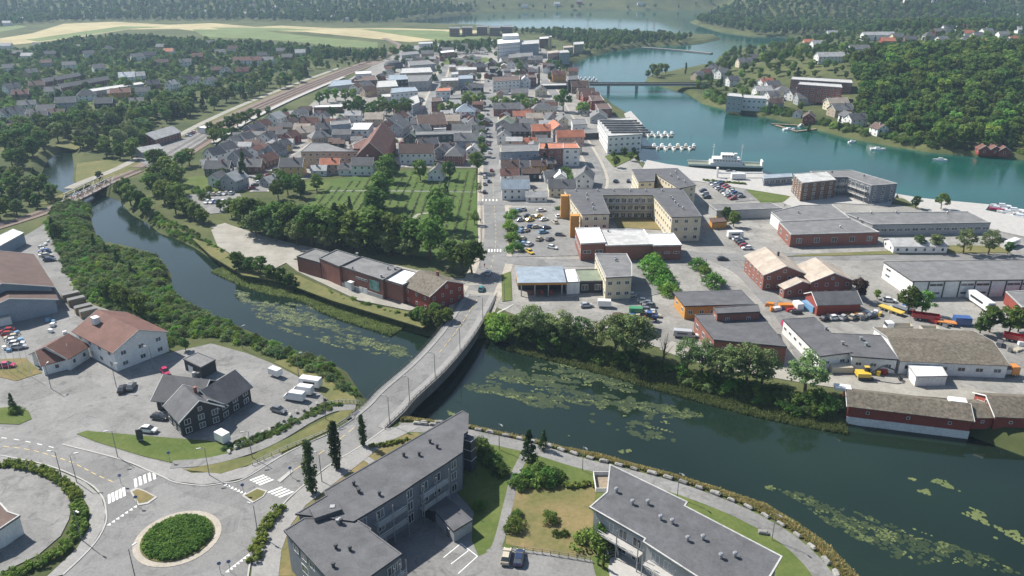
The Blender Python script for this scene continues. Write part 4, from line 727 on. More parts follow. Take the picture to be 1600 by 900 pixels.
# ------------------------------------------------------------------ town houses: base centre pixel, width, length, ridge angle, eave, wall, roof
HOUSES = '''
337 254 8.5 9 60 5.4 W d|356 245 8.5 9 60 5.4 W d|370 231 8 9 60 4.5 W g|386 228 8 9 65 5.4 W d|398 212 8 11 65 5 B d|411 205 8 11 65 4.5 W u|432 196 10 12 75 5.5 W l|419 227 8.5 9 75 5.2 W d|441 238 7.5 10 65 4.8 Y d|456 223 8 9 65 4.5 R u
431 244 8.5 10 65 4.2 B d|417 259 9 13 70 3.6 N u|376 257 9 10 70 4.6 G d|344 274 8 13 0 4.6 V d|394 269 8 12 0 4 N g|368 294 9.5 10 70 5.2 G l|459 273 9 12 0 5.4 Y d|474 211 8 10 0 4.5 K t|328 262 6 8 30 2.6 G l|425 290 7 9 60 2.8 G l
495 190 7 8 90 4.5 W d|507 192 7 8 90 4.8 W d|486 204 9 11 10 5 W u|478 214 9 11 20 3.6 T t|500 221 10 13 30 3.6 T g|508 209 8 10 10 3.8 D d|536 218 7 11 0 4 G g|553 190 7 11 0 5 W l|586 196 10 12 0 5.2 T t|604 209 8 10 75 4.6 R u
617 203 9 14 70 6 G g|625 196 9 12 75 6 W u|628 211 9 14 72 6 G g|518 270 7 10 0 5.4 P r|500 273 6 8 0 3 W l|569 272 9 11 0 5.8 W d|543 272 7 8 0 3.4 W d|470 186 8 10 70 4.5 W g|455 200 7 9 70 4.2 W n|562 205 7 9 80 3.5 N d
660 203 11 14 5 5 D d|740 205 10 12 85 5.5 G g|646 225 9 10 80 4.6 V v|652 254 10 19 3 6.6 W n|712 254 10 14 85 5.6 K g|730 230 9 15 3 5 B g|740 246 8 9 85 4.5 W l|690 247 8 10 80 4.6 G d|683 280 8 10 85 3.8 W g|668 236 8 12 20 4.8 N d|700 240 7 9 0 4 K d|722 214 8 12 0 5 W g|705 196 9 12 0 4 T t|658 214 8 11 30 5 G g
792 180 9 20 4 5.4 K g|848 181 9 16 5 5.6 C g|815 190 7 12 0 4.6 W r|840 191 8 16 3 3.6 T t|790 202 11 16 80 5 G v|808 215 9 20 0 5 D d|845 218 9 12 3 6.4 N r|869 212 8 18 100 6 G r|862 195 9 14 100 5.4 G d|890 226 8 17 5 5.6 P r|826 228 6 9 10 3 T r|787 214 8 9 85 5 G d|788 224 8 9 85 5.2 W g|876 198 7 12 105 5.4 C g
795 259 8 10 4 4.8 W g|797 274 8 9 4 5 W n|796 285 7 9 4 4.6 W u|805 309 9 13 2 5.6 W b|841 270 6 8 5 4.6 O n|828 260 6 10 0 3.4 G g|877 304 9 13 3 4.4 C d|913 290 9 13 80 5 W g|838 314 5 10 0 2.6 W l|860 283 6 8 20 3 G g|850 262 7 12 0 3 N d|815 268 7 8 0 3.2 B d|875 284 6 9 90 3.2 W w
845 150 10 12 90 5 C d|820 137 10 11 90 6 W l|812 152 9 14 0 4 T g|872 128 9 13 10 7 O u|800 108 9 10 80 6 W g|815 112 9 12 10 5 T g|826 100 10 16 0 5 T g|790 100 9 12 20 5 W g|805 95 9 12 0 5 W t|838 98 9 14 0 4 G g|785 92 8 10 0 4 W g|770 108 8 12 80 6 N d|748 112 9 12 20 5 N d|745 145 8 12 0 5 D d|730 148 8 12 80 5 D d
570 142 9 12 60 5 C g|578 150 9 14 40 5 T n|560 135 8 12 80 6 K g|556 145 8 10 80 5 W u|648 170 8 11 0 4 W g|712 168 7 9 0 3.5 W l|625 176 7 9 20 4 N u|935 190 12 16 85 4 G g|912 176 8 12 80 4.5 W g|926 168 9 14 80 4 N n|915 155 9 14 10 6 N n|922 160 9 14 10 5 R u|905 145 10 15 5 6 N n|895 120 8 10 0 6 P u|862 100 8 10 10 5 W n|700 85 9 14 0 5 K g|722 80 9 14 10 6 W g|650 84 8 12 0 5 W l|668 90 9 15 10 5 T g
388 101 11 30 12 5 W u|354 120 9 9 80 5.5 W g|330 134 8 9 70 5 W g|292 134 8 11 60 5.5 W d|305 132 7 9 60 4.8 W g|270 141 8 9 80 5.5 W l|290 104 9 12 30 5 W g|265 85 9 12 0 4 W r|252 79 9 10 0 5 P g|331 74 10 12 10 5 W g|190 153 11 15 20 5 O u|178 151 6 8 20 3.4 O t|137 157 9 14 25 5 W d|106 170 9 14 20 5.4 G g|12 188 9 10 70 5.5 W d|26 187 9 10 70 5.5 W g|27 198 7 9 60 3.4 D n|155 113 9 11 40 5 W g|200 127 10 14 20 4.5 W w|218 126 9 11 30 5 W l
45 92 8 14 0 4 W l|60 75 8 12 0 4 W g|8 76 8 20 0 4 W l|30 88 8 11 10 4 N g|80 90 9 12 30 4.6 T d|110 108 9 13 20 4.6 W g|50 120 9 11 60 4.6 T g|15 113 9 11 30 5 W g|75 104 8 11 10 4.6 G n|140 90 9 12 30 5 W d|170 82 9 12 20 4.6 N d|125 80 9 12 0 5 T g|215 95 9 13 40 5 W g|235 92 9 13 30 4.6 G d|255 103 8 12 20 4.4 T n|310 95 9 12 10 5 N u|345 88 9 12 20 5 W g|365 82 9 12 10 4.5 W n|410 92 8 11 20 4.5 G d|440 85 8 11 10 4.5 T g
60 185 8 12 10 4 G d|75 178 8 12 10 4 N d|45 172 8 12 20 4.6 W g|65 190 8 11 10 4 B d|5 210 8 14 10 4 N u|90 185 8 11 15 3.8 N n|165 168 9 13 10 4 D d|240 138 8 11 30 4 N d|225 150 8 11 20 4 W g|340 115 8 11 10 4 N n|380 118 9 13 15 4.4 T u|420 100 9 12 0 4.6 W g|450 95 9 12 0 4.4 N d|470 88 9 12 10 4.6 W l|490 82 9 12 0 4.4 T g|20 145 9 12 60 4.6 W g|35 155 9 12 20 4.6 N u|85 150 9 12 20 4.4 W g|60 140 9 12 20 4.4 T n|215 165 8 10 20 3.4 W g
1335 196 9 13 15 5 W d|1322 192 8 9 100 5 W d|1372 211 8 9 100 4.8 W n|1312 180 10 16 15 4.6 T g|1305 170 9 16 10 5 C t|1296 160 9 14 20 4 N n|1263 190 8 10 70 3.8 R n|1246 183 6 7 60 2.8 W g|1257 162 9 15 5 4.6 G g|1240 155 9 13 30 4.4 W d|1205 158 9 11 20 5 W g|1222 150 9 12 0 4.6 C g|1190 150 9 14 10 5 W l|1210 168 8 11 10 4 G n|1205 142 9 13 20 4.6 W g|1195 138 9 12 20 5.4 W r|1143 133 9 11 20 4.8 W d|1112 114 9 11 60 5.4 W g|1120 118 8 10 30 5 G g|1128 122 9 12 30 5.4 W g|1105 120 8 12 20 4.6 N u|1090 124 9 10 30 4.4 T g|1162 104 9 14 10 4.6 C g|1180 98 9 20 0 5 N d
1275 75 9 13 10 5 W l|1262 72 9 12 0 5 T r|1310 58 9 40 8 6 W l|1370 62 9 40 5 6 W l|1385 72 10 16 0 6 R r|1420 68 9 14 0 5 N d|1400 64 9 14 10 5 C g|1295 98 9 26 8 6 W l|1340 84 9 20 5 5 W g|1465 55 9 14 10 5 R g|1480 50 9 14 0 5 W g|1500 48 9 14 0 5 W u|1510 58 9 14 10 5 W r|1525 62 9 12 10 5 C g|1540 55 9 14 10 5 W g|1550 48 9 12 0 5 W l|1565 60 9 12 0 5 W g|1580 68 9 12 20 5 W r|1590 78 9 12 10 5 C n|1575 85 9 14 0 5 N u|1595 52 9 14 0 5 W l|1470 68 9 12 10 5 W g|1485 75 9 12 0 5 W n|1560 40 9 12 0 5 W g|1530 42 9 12 0 5 T g|1505 70 9 12 0 5 W g|1540 72 9 12 0 5 W r|1450 62 9 12 0 5 G d|1590 28 9 16 0 5 W l
40 33 9 15 0 5 W w|52 30 9 15 0 5 W w|12 40 9 15 0 5 W l|297 30 9 15 0 5 W l|320 22 8 12 0 5 W l|360 18 8 12 20 5 W g|385 25 8 12 0 5 W l|410 22 8 12 0 5 W g|430 15 8 12 0 5 W l|455 20 8 12 20 5 W g|470 12 8 12 0 5 W l|440 26 8 12 0 5 W g|395 12 8 12 0 5 W n|350 28 8 12 0 5 W g|500 22 8 12 0 5 W l|520 30 9 15 0 5 W l|545 34 8 12 0 5 W g|590 33 8 12 0 5 W g|1000 8 9 14 0 5 W g|870 9 9 14 0 5 W l|820 12 9 14 0 5 W g|905 6 9 14 0 5 R g|1420 5 9 20 0 5 W l|1530 8 9 20 0 5 W l|1460 4 9 14 0 5 W g|720 10 8 12 0 5 W l|690 14 8 12 0 5 W g'''
def zone(x, y):
    if y < 45 and x < 760: return 'on the distant wooded hillside', 'houses on the distant wooded hillside'
    if y < 30: return 'on the slope beyond the water', 'houses beyond the water'
    if x > 1000: return ('on the wooded east shore of the sound', 'houses on the east shore') if y > 90 else ('high on the eastern hill among trees', 'houses on the eastern hill')
    if x < 245 and y > 160: return 'in the leafy suburb by the river', 'houses in the riverside suburb'
    if x < 500 and y < 160: return 'in the tree-filled suburb beyond the railway', 'houses in the railway suburb'
    if x < 480: return 'in the cluster between railway and cemetery', 'houses between railway and cemetery'
    if y > 250 and x < 780: return 'beside the green cemetery', 'houses beside the cemetery'
    if x > 775 and y > 240: return 'along the main street opposite the cemetery', 'houses opposite the cemetery'
    if x > 775: return 'between the main street and the sound', 'town houses towards the sound'
    if y < 160: return 'in the far town centre', 'houses in the far town centre'
    return 'in the blocks left of the main street', 'town houses by the main street'
TAKEN = []                                                # (x, y, radius) of ground already built on
for row in HOUSES.replace('\n', '|').strip('|').split('|'):
    x, y, w_, l_, an_, ev, wl, rf = row.split(); x, y, w_, l_, an_, ev = map(float, (x, y, w_, l_, an_, ev))
    far = y < 128
    p = GT(x, y); z_, g_ = zone(x, y); hp = .9 if (rf in 'gdb' and int(x + y) % 7 == 0 and w_ > 8.5) else 0
    size = 'long' if l_ > 15 else ('small' if w_ < 7.6 else '')
    form = 'hipped' if hp else 'gabled'
    lab = ' '.join((f'{size} {WC[wl][0]} {form} house with {RC[rf][0]} roof ' + z_).split())
    gable_core(p, R(an_), l_, w_, ev, w_ * (.36 if w_ < 11 else .28) * (1 if int(x * 7 + y) % 3 else 1.15), wl, rf, lab, group=g_, win=not far or y > 95, chim=0 if y < 100 else 1, hip=hp, base=p[2], trim=not far, sp_=2.9 if y > 200 else 3.4, over=.4)
    TAKEN.append((p[0], p[1], max(w_, l_) * .6))
# larger blocks of the town
bk = dict(edge='l', lip=.3, over=.1)
def fb_(px, h, wl, rf, lab, fl=2, name='commercial_building', **k):
    r, c, Q, _ = flat(px, h, wl, rf, lab, name, floors=fl, sp_=3.4, **{**bk, **k}); TAKEN.append((c[0], c[1], max(np.linalg.norm(q) for q in Q))); return r
fb_([(470, 237), (485, 224), (505, 224), (540, 234), (560, 237)], 9, 'T', 'g', 'large tan care home with sunken flat roof behind the yellow house', 3)
gable((557, 243), (579, 210), 15, 9, 7, 'K', 'u', 'tall dark brick hall with steep maroon roof and white gable strip', side=1, name='brick_hall', cat='hall', chim=0, win=False)
flat([(551, 226), (570, 216), (578, 218), (572, 232), (552, 232)], 7, 'K', 'u', 'maroon-roofed brick annex of the tall hall', 'hall_annex', lip=.1)
fb_([(516, 190), (546, 187), (548, 193), (517, 196)], 8, 'B', 'g', 'pale blue windowless block with grey roof in the house cluster', 0)
fb_([(547, 203), (553, 192), (583, 192), (575, 203)], 6, 'W', 'w', 'white block with bright white flat roof near the maroon hall', 2)
gable((655, 196), (698, 194), 20, 6, 5, 'N', 'n', 'broad dark brown roofed building on the town block', side=-1, name='town_building', cat='building', chim=1)
fb_([(650, 206), (736, 204), (737, 209), (650, 211)], 7.5, 'V', 'g', 'long dark green office block with flat roof', 2)
fb_([(677, 198), (696, 197), (697, 201), (678, 202)], 4, 'W', 'w', 'small white flat-roofed courtyard building', 1)
gable((712, 174), (742, 174), 13, 7.5, 4.5, 'W', 'b', 'big white villa with blue-grey roof beside the street trees', side=-1, name='villa', chim=2, hip=.9)
fb_([(783, 227), (842, 226), (842, 236), (783, 238)], 9, 'B', 'g', 'dark blue-grey shopping block on the main street corner', 2)
fb_([(843, 224), (880, 224), (880, 232), (843, 233)], 10, 'K', 'r', 'red brick corner block with salmon roof and three window rows', 3)
fb_([(880.5, 224), (901, 224), (906, 232), (880.5, 232)], 10, 'W', 'r', 'pale rendered end of the salmon-roofed brick block', 3)
fb_([(777, 62), (812, 59), (812, 66), (777, 69)], 19, 'W', 'w', 'tall white hospital block above the town', 5, name='hospital_block')
fb_([(785, 53), (809, 52), (811, 56), (785, 57)], 23, 'W', 'w', 'white plant storey on top of the hospital', 0, name='hospital_block')
fb_([(812, 64), (842, 62), (842, 68), (812, 70)], 16, 'B', 'l', 'pale blue hospital wing next to the white block', 4, name='hospital_block')
fb_([(795, 84), (832, 82), (832, 88), (795, 91)], 8, 'T', 'g', 'low tan hospital annex in front of the wards', 2, name='hospital_block')
fb_([(843, 58), (857, 57), (857, 60), (843, 61)], 12, 'N', 'w', 'dark block with white roof beside the hospital', 0)
fb_([(858, 56), (862, 56), (862, 58), (858, 58)], 20, 'T', 'l', 'slim pale tower beside the hospital', 0)
fb_([(855, 80), (871, 78), (873, 82), (856, 84)], 12, 'P', 't', 'pink apartment block near the bay shore', 4); fb_([(873, 79), (886, 78), (890, 82), (874, 83)], 12, 'G', 'l', 'grey apartment block next to the pink one', 4)
fb_([(880, 72), (893, 71), (896, 74), (881, 75)], 10, 'T', 't', 'tan apartment block behind the grey one', 3); fb_([(896, 66), (912, 65), (912, 69), (897, 70)], 11, 'T', 'l', 'pale tan flats among trees by the bay', 3)
fb_([(770, 121), (812, 118), (812, 125), (770, 128)], 9, 'W', 'n', 'long white hotel with dormers on the main street', 3); fb_([(806, 118), (838, 117), (838, 121), (806, 122)], 8, 'K', 'n', 'brick range behind the white hotel', 2)
fb_([(887, 119), (903, 118), (905, 124), (888, 125)], 11, 'D', 'd', 'black cube-shaped building at the sound bridge', 0); fb_([(845, 131), (905, 130), (905, 133), (845, 134)], 3.2, 'D', 'l', 'low dark deck building leading to the sound bridge', 0)
for i, (q, h, wl, rf, lab) in enumerate([([(637, 96), (668, 94), (680, 100), (640, 103)], 7, 'G', 'g', 'grey mall roof near the rail bend'), ([(628, 107), (672, 105), (676, 113), (625, 115)], 8, 'T', 'l', 'wide pale-roofed store in the far centre'), ([(608, 117), (634, 117), (638, 124), (605, 126)], 8, 'D', 'b', 'glass-roofed mall block in the far centre'),
   ([(590, 127), (618, 125), (622, 135), (588, 137)], 9, 'T', 'l', 'tan corner block in the far centre'), ([(612, 137), (648, 136), (653, 142), (610, 146)], 8, 'W', 'b', 'white block with green glass roof bands'), ([(637, 118), (675, 117), (668, 127), (638, 128)], 8, 'G', 'g', 'grey gabled shopping block in the far centre'),
   ([(555, 119), (586, 118), (590, 125), (554, 127)], 7, 'N', 'n', 'brown store beside the railway yard'), ([(555, 112), (580, 111), (580, 115), (555, 116)], 5, 'W', 'w', 'bright white-roofed depot beside the railway yard'), ([(690, 122), (716, 121), (716, 126), (688, 127)], 8, 'T', 'l', 'cream department store by the far street'),
   ([(715, 105), (744, 105), (745, 109), (714, 110)], 6, 'T', 'l', 'tan school block near the sports ground'), ([(717, 118), (738, 117), (739, 123), (716, 124)], 7, 'B', 'b', 'teal-roofed block right of the far street'), ([(683, 138), (703, 137), (704, 142), (681, 143)], 8, 'W', 'r', 'white block with orange roof by the far street'),
   ([(704, 149), (750, 147), (750, 152), (703, 154)], 6, 'V', 'g', 'dark green flat block behind the street trees'), ([(674, 153), (690, 152), (692, 158), (674, 159)], 8, 'K', 'n', 'brown brick block on the tree-lined cross street'), ([(640, 152), (652, 148), (656, 160), (644, 165)], 8, 'G', 'l', 'narrow grey block beside the tree belt'),
   ([(596, 147), (622, 145), (626, 150), (597, 152)], 4, 'G', 'l', 'low pale shed roof behind the tree belt'), ([(654, 66), (676, 65), (676, 68), (654, 69)], 10, 'W', 'l', 'white flats beyond the railway bend'), ([(688, 80), (708, 78), (710, 81), (689, 83)], 6, 'K', 'w', 'brick block with white roof by the car lots'),
   ([(520, 126), (555, 124), (560, 131), (512, 136)], 4, 'G', 'b', 'grey station shed beside the tracks'), ([(492, 165), (536, 163), (535, 167), (490, 168)], 4.5, 'N', 'w', 'white-roofed station building by the tree row'), ([(705, 113), (716, 112), (716, 116), (705, 117)], 6, 'W', 'l', 'small white block by the far street'), ([(625, 82), (650, 80), (655, 84), (628, 87)], 6, 'G', 'g', 'grey hall near the rail bend'),
   ([(920, 150), (938, 149), (944, 157), (924, 158)], 7, 'R', 'n', 'maroon timber wharf house on the sound'), ([(930, 163), (950, 162), (956, 170), (934, 171)], 6, 'K', 'n', 'brown wharf shed with pale trim on the sound')]):
    fb_(q, h, wl, rf, lab, 0 if h < 5.5 else 2)
# white wharf building with stepped roof
wh = fb_([(934, 188), (985, 184), (1003, 210), (950, 213)], 10.5, 'W', 'l', 'large white wharf building with ribbed stepped roof at the marina', 3)
for k in range(6):
    q = np.array(G2(937 + 7 * k * .5, 190 + 3.6 * k, 10.5)) - np.array(wh.location[:2]); obj('roof_ridge', MB().box(0, 24, -.5, .5, 10.5, 11.6).mesh('roof_ridge', [rm('g')]), wh, (*q, 0))
flat([(892, 187), (915, 186), (918, 194), (895, 195)], 6, 'W', 'g', 'grey-roofed net store beside the wharf building', 'net_store', 'shed', floors=1)
flat([(897, 203), (936, 201), (942, 207), (900, 209)], 4, 'D', 'g', 'dark lean-to roof row beside the wharf yard', 'open_shed', 'shed')
# other single buildings of the west side
gable((242, 218), (282, 206), 12, 4.5, 3.4, 'K', 'l', 'brick engine shed with pale metal roof by the railway', side=-1, name='engine_shed', cat='shed', chim=1)
gable((222, 238), (254, 232), 9, 3.6, 2, 'G', 'l', 'grey metal shed near the railway crossing', side=-1, name='metal_shed', cat='shed', chim=0, win=False)
flat([(308, 199), (318, 196), (330, 197), (320, 201)], 4, 'W', 'w', 'white canopy in the station yard', 'station_canopy', 'canopy')
gable((72, 128), (128, 118), 9, 5, 2.6, 'R', 'd', 'long dark red terrace row in the suburb', side=-1, name='terrace_row', cat='building', chim=0); gable((98, 137), (172, 124), 9, 5, 2.6, 'R', 'd', 'second long dark red terrace with white eaves', side=-1, name='terrace_row', cat='building', chim=0)
flat([(135, 140), (220, 128), (225, 131), (140, 144)], 5, 'G', 'l', 'long grey school wing in the suburb', 'school_wing', floors=1)
t1 = [(1243, 119), (1327, 124), (1329, 129), (1240, 124)]
for q, lab in (([(1238, 120), (1330, 125), (1332, 130), (1236, 124)], 'rear brick-red terraced flats on the east shore'), ([(1250, 128), (1314, 132), (1316, 137), (1247, 132)], 'front brick-red terraced flats with pale balcony bands')):
    r, c, Q, _ = flat(q, 17, 'K', 'l', lab, 'terraced_flats', floors=4, sp_=4, win=(2.6, 1.3), base=5); TAKEN.append((c[0], c[1], 28))
fb_([(1138, 145), (1158, 147), (1160, 152), (1136, 150)], 11, 'G', 'l', 'grey three-storey shore flats with glass stair', 3); fb_([(1162, 148), (1196, 150), (1198, 155), (1160, 153)], 9, 'W', 'l', 'long white shore flats beside the grey ones', 2)
for i, (x, y) in enumerate([(702, 46), (722, 45), (745, 44), (765, 45), (785, 44)]):
    fb_([(x, y - 4), (x + 16, y - 4), (x + 16, y - 1.5), (x, y - 1.5)], 12, 'N', 'g', 'one of the dark blocks of flats lined up along the bay', 3, group='dark flats along the bay')
dm = thing('dome_tent', (*G2(615, 106), 0), 'dark grey dome-roofed sports tent by the railway', 'tent'); mb = MB()
ring = lambda r, z: [(r * 1.3 * math.cos(k * math.pi / 8), r * math.sin(k * math.pi / 8), z) for k in range(16)]
for (r0, z0), (r1, z1) in zip([(8, 0), (8, 3.5), (6.5, 6), (4, 7.6)], [(8, 3.5), (6.5, 6), (4, 7.6), (.5, 8.2)]): mb.frus(ring(r0, z0), ring(r1, z1))
obj('canvas', mb.mesh('canvas', [rm('d')]), dm)
ch = thing('factory_chimney', (*G2(842, 134), 0), 'tall dark brick chimney beside the sound bridge road', 'chimney'); obj('shaft', MB().cyl((0, 0, 0), (0, 0, 17), 1.1, .8, 10).mesh('shaft', [wm('N')]), ch); obj('rim', MB().cyl((0, 0, 17), (0, 0, 17.6), 1.0, 1.0, 10).mesh('rim', [M['concrete']]), ch)
for px, lab in (((1525, 240), 'single'),): pass
for x, k in ((1533, 12), (1550, 8), (1564, 7)):
    p = GT(x, 239 + (x - 1533) * .06); gable_core(p, R(80), 8, 6, 3, 2.2, 'R', 'u', 'small red boathouse with white door under the forest shore', 'boathouse', 'boathouse', 'red boathouses under the forest', chim=0, base=p[2])
def taken(x, y, m):
    return any((a - x) ** 2 + (b - y) ** 2 < (r + m) ** 2 for a, b, r in TAKEN)
STREETS = [Lst] + [ribbon_pts(q) for q in ([(405, 300), (440, 262), (475, 238), (500, 222), (540, 204)], [(620, 262), (632, 225), (662, 190), (678, 150), (690, 118), (702, 98), (735, 90)], [(905, 330), (935, 280), (905, 215), (880, 175), (868, 150), (850, 125)], [(640, 185), (700, 178), (768, 178), (860, 180)], [(655, 130), (768, 135)], [(908, 131), (850, 130), (768, 131)])]
SP = np.concatenate([np.array(q) for q in STREETS])
for px_, n_, wh_ in (([(340, 290), (330, 255), (400, 205), (470, 178), (560, 200), (560, 245), (470, 268)], 34, 'among the houses near the railway'), ([(560, 150), (640, 90), (760, 90), (860, 100), (880, 130), (760, 158), (640, 165)], 60, 'in the backyards of the far centre'), ([(630, 165), (760, 165), (755, 255), (640, 255)], 34, 'in the yards left of the main street'), ([(785, 165), (880, 165), (915, 235), (790, 315)], 34, 'in the yards near the wharf')):
    P = [G2(*q) for q in px_]
    for x, y in scatter(P, n_, 9, lambda x, y: taken(x, y, 4.5) or np.min((SP[:, 0] - x) ** 2 + (SP[:, 1] - y) ** 2) < 110 or shore(x, y) < 9, 60):
        wl, rf = random.choice('WGTNWKDC'), random.choice('gdlgnu'); gable_core((x, y, 0), R(random.choice((0, 88, 3, 75))), random.uniform(6, 10), random.uniform(5, 7.5), random.uniform(2.6, 5), random.uniform(1.5, 2.4), wl, rf, f'small {WC[wl][0]} outbuilding with {RC[rf][0]} roof {wh_}', 'outbuilding', 'outbuilding', 'outbuildings ' + wh_, win=y < 520, chim=0, trim=False); TAKEN.append((x, y, 5))
# ------------------------------------------------------------------ trees and shrubs
LEAF = {'reed': leafmat('leaves_reed', (0.102, 0.150, 0.060), (0.192, 0.240, 0.108)), 'dec': leafmat('leaves_deciduous', (0.066, 0.128, 0.026), (0.158, 0.258, 0.059)), 'willow': leafmat('leaves_willow', (0.103, 0.175, 0.059), (0.224, 0.310, 0.126)), 'con': leafmat('needles', (0.034, 0.076, 0.026), (0.071, 0.124, 0.044)),
        'bright': leafmat('leaves_bright', (0.113, 0.227, 0.037), (0.224, 0.372, 0.076)), 'copper': leafmat('leaves_copper', (0.053, 0.034, 0.026), (0.092, 0.062, 0.044)), 'hedge': leafmat('leaves_hedge', (0.084, 0.166, 0.034), (0.224, 0.310, 0.059), 0), 'dry': leafmat('reeds_dry', (0.244, 0.247, 0.084), (0.449, 0.413, 0.168))}
def leaf_quads(C, Rad, per, size, flat_=.75, rnd=None, core=.35):
    """leaf-sized faces spread through clumps: C centres, Rad clump radii"""
    g = np.random.default_rng(rnd or 1); n = len(C) * per
    c = np.repeat(C, per, 0); r = np.repeat(Rad, per)
    d = g.normal(size=(n, 3)); d /= np.linalg.norm(d, axis=1)[:, None]
    rr = r * (core + (1 - core) * g.random(n) ** .5); p = c + d * rr[:, None] * np.array([1, 1, flat_])
    nrm = d + g.normal(size=(n, 3)) * .55 + np.array([0, 0, .25]); nrm /= np.linalg.norm(nrm, axis=1)[:, None]
    u = np.cross(nrm, g.normal(size=(n, 3))); u /= np.linalg.norm(u, axis=1)[:, None] + 1e-9; v = np.cross(nrm, u)
    s = size * (.6 + .8 * g.random(n))[:, None]
    return np.stack([p - u * s, p - v * s * .7, p + u * s, p + v * s * .7], 1)
def quads_mesh(name, Qs, m):
    n = len(Qs); me = bpy.data.meshes.new(name); me.vertices.add(4 * n); me.vertices.foreach_set('co', Qs.reshape(-1).astype(np.float32))
    me.loops.add(4 * n); me.loops.foreach_set('vertex_index', np.arange(4 * n, dtype=np.int32)); me.polygons.add(n); me.polygons.foreach_set('loop_start', np.arange(0, 4 * n, 4, dtype=np.int32))
    me.update(calc_edges=True); me.materials.append(m); return me
def crown_pts(kind, g):
    """clump centres for a tree 10 m tall"""
    C, Rd = [], []
    if kind == 'con':
        for k in range(46):
            t = k / 45; z = 1.0 + 8.6 * t; r = 2.3 * (1 - t) ** .9 + .12; a = g.random() * 6.28; C.append((r * .7 * math.cos(a), r * .7 * math.sin(a), z)); Rd.append(.35 + .75 * (1 - t))
    elif kind == 'poplar':
        for k in range(34):
            t = k / 33; z = .7 + 9 * t; r = 1.0 * math.sin(math.pi * min(1, .12 + .85 * t)) ** .7; a = g.random() * 6.28; C.append((r * .5 * math.cos(a), r * .5 * math.sin(a), z)); Rd.append(.55 + .25 * r)
    elif kind == 'shrub':
        for k in range(26):
            a = g.random() * 6.28; q = g.random() ** .5; C.append((3.6 * q * math.cos(a), 3.6 * q * math.sin(a), .8 + 2.4 * (1 - q * q) * (.5 + g.random()))); Rd.append(.9 + .6 * g.random())
    else:
        W, lo = {'round': (3.9, 2.6), 'tall': (2.9, 2.2), 'wide': (4.6, 2.4), 'open': (3.9, 1.9)}[kind]; n = 46 if kind != 'open' else 54
        while len(C) < n:
            p = g.uniform(-1, 1, 3)
            q = np.linalg.norm(p)
            if q > 1 or q < .42: continue
            k = 1 - .25 * max(0, p[2]); z = lo + (10 - lo) * (p[2] + 1) / 2 * .92
            C.append((p[0] * W * k * .82, p[1] * W * k * .82, z)); Rd.append((.95 if kind != 'open' else .85) * (.75 + .6 * g.random()))
    return np.array(C), np.array(Rd)
CROWN = {}; TRUNK = {}
def crown(kind, leaf, var):
    k = (kind, leaf, var)
    if k not in CROWN:
        g = np.random.default_rng(abs(hash((kind, var))) % 9999 if False else sum(map(ord, kind)) * 7 + var * 131); C, Rd = crown_pts(kind, g)
        per = {'con': 34, 'poplar': 46, 'shrub': 48, 'open': 46}.get(kind, 46); sz = {'con': .26, 'poplar': .22, 'shrub': .3, 'open': .21}.get(kind, .33)
        CROWN[k] = quads_mesh('crown', leaf_quads(C, Rd, per, sz, rnd=var * 17 + 5, flat_=.7), LEAF[leaf])
        mb = MB(); th = {'con': .16, 'poplar': .16, 'shrub': .1}.get(kind, .24); top = {'con': 8.5, 'poplar': 6, 'shrub': 1.6}.get(kind, 5.5)
        lean = g.normal(size=2) * .15; mid = (lean[0], lean[1], top * .45); mb.cyl((0, 0, -.4), mid, th * 1.3, th, 7); mb.cyl(mid, (lean[0] * 2, lean[1] * 2, top), th, th * .35, 7)
        if kind not in ('con', 'poplar'):
            for q in range(6):
                c = C[g.integers(len(C))]; mb.cyl((lean[0], lean[1], top * g.uniform(.3, .55)), tuple(c), th * .5, th * .12, 5)
        TRUNK[k] = mb.mesh('trunk', [M['bark']])
    return CROWN[k], TRUNK[k]
NT = {}
TALL = {'round': 'round-crowned', 'tall': 'tall leafy', 'wide': 'broad spreading', 'open': 'airy silvery', 'con': 'dark conical', 'poplar': 'narrow columnar', 'shrub': 'bushy'}
def tree(p, h, kind='round', leaf='dec', where='by the river', group=None, var=None, wide=1.0, name=None):
    var = random.randrange(3) if var is None else var; cm, tm = crown(kind, leaf, var)
    nm = name or {'con': 'spruce_tree', 'poplar': 'poplar_tree', 'shrub': 'shrub'}.get(kind, {'copper': 'copper_tree', 'willow': 'willow_tree'}.get(leaf, 'leafy_tree'))
    w_ = {'dec': 'green', 'willow': 'grey-green', 'con': 'evergreen', 'bright': 'bright green', 'copper': 'dark copper', 'hedge': 'green', 'dry': 'dry', 'reed': 'pale green'}[leaf]
    o = thing(nm, p, f'{TALL[kind]} {w_} {"shrub" if kind == "shrub" else "tree"} {where}', 'shrub' if kind == 'shrub' else 'tree', group or f'trees {where}', random.random() * 6.28)
    k = h / (10 if kind != 'shrub' else 4.2); o.scale = (k * wide, k * wide, k); obj('crown', cm, o); obj('trunk', tm, o); TAKEN.append((p[0], p[1], h * .15)); return o
def T(s, kind, leaf, where, group=None, wide=1.0):
    """trees from 'x y h' pixel triples"""
    for q in s.split(','):
        x, y, h = map(float, q.split()); tree(GT(x, y), h * random.uniform(.94, 1.06), kind, leaf, where, group, wide=wide)
T('488 772 13.5', 'poplar', 'con', 'beside the road opposite the grey flats, first of three'); T('526 734 13', 'poplar', 'con', 'in the middle of three beside the road'); T('568 697 8.5', 'poplar', 'con', 'at the corner of the flats by the bridge')
T('826 724 9', 'con', 'con', 'standing where the footpath meets the promenade'); T('849 703 5.5', 'con', 'con', 'at the water side of the promenade'); T('938 848 5', 'round', 'bright', 'on the dry lawn beside the outside stair'); T('926 856 4', 'shrub', 'dec', 'on the dry lawn by the round tree')
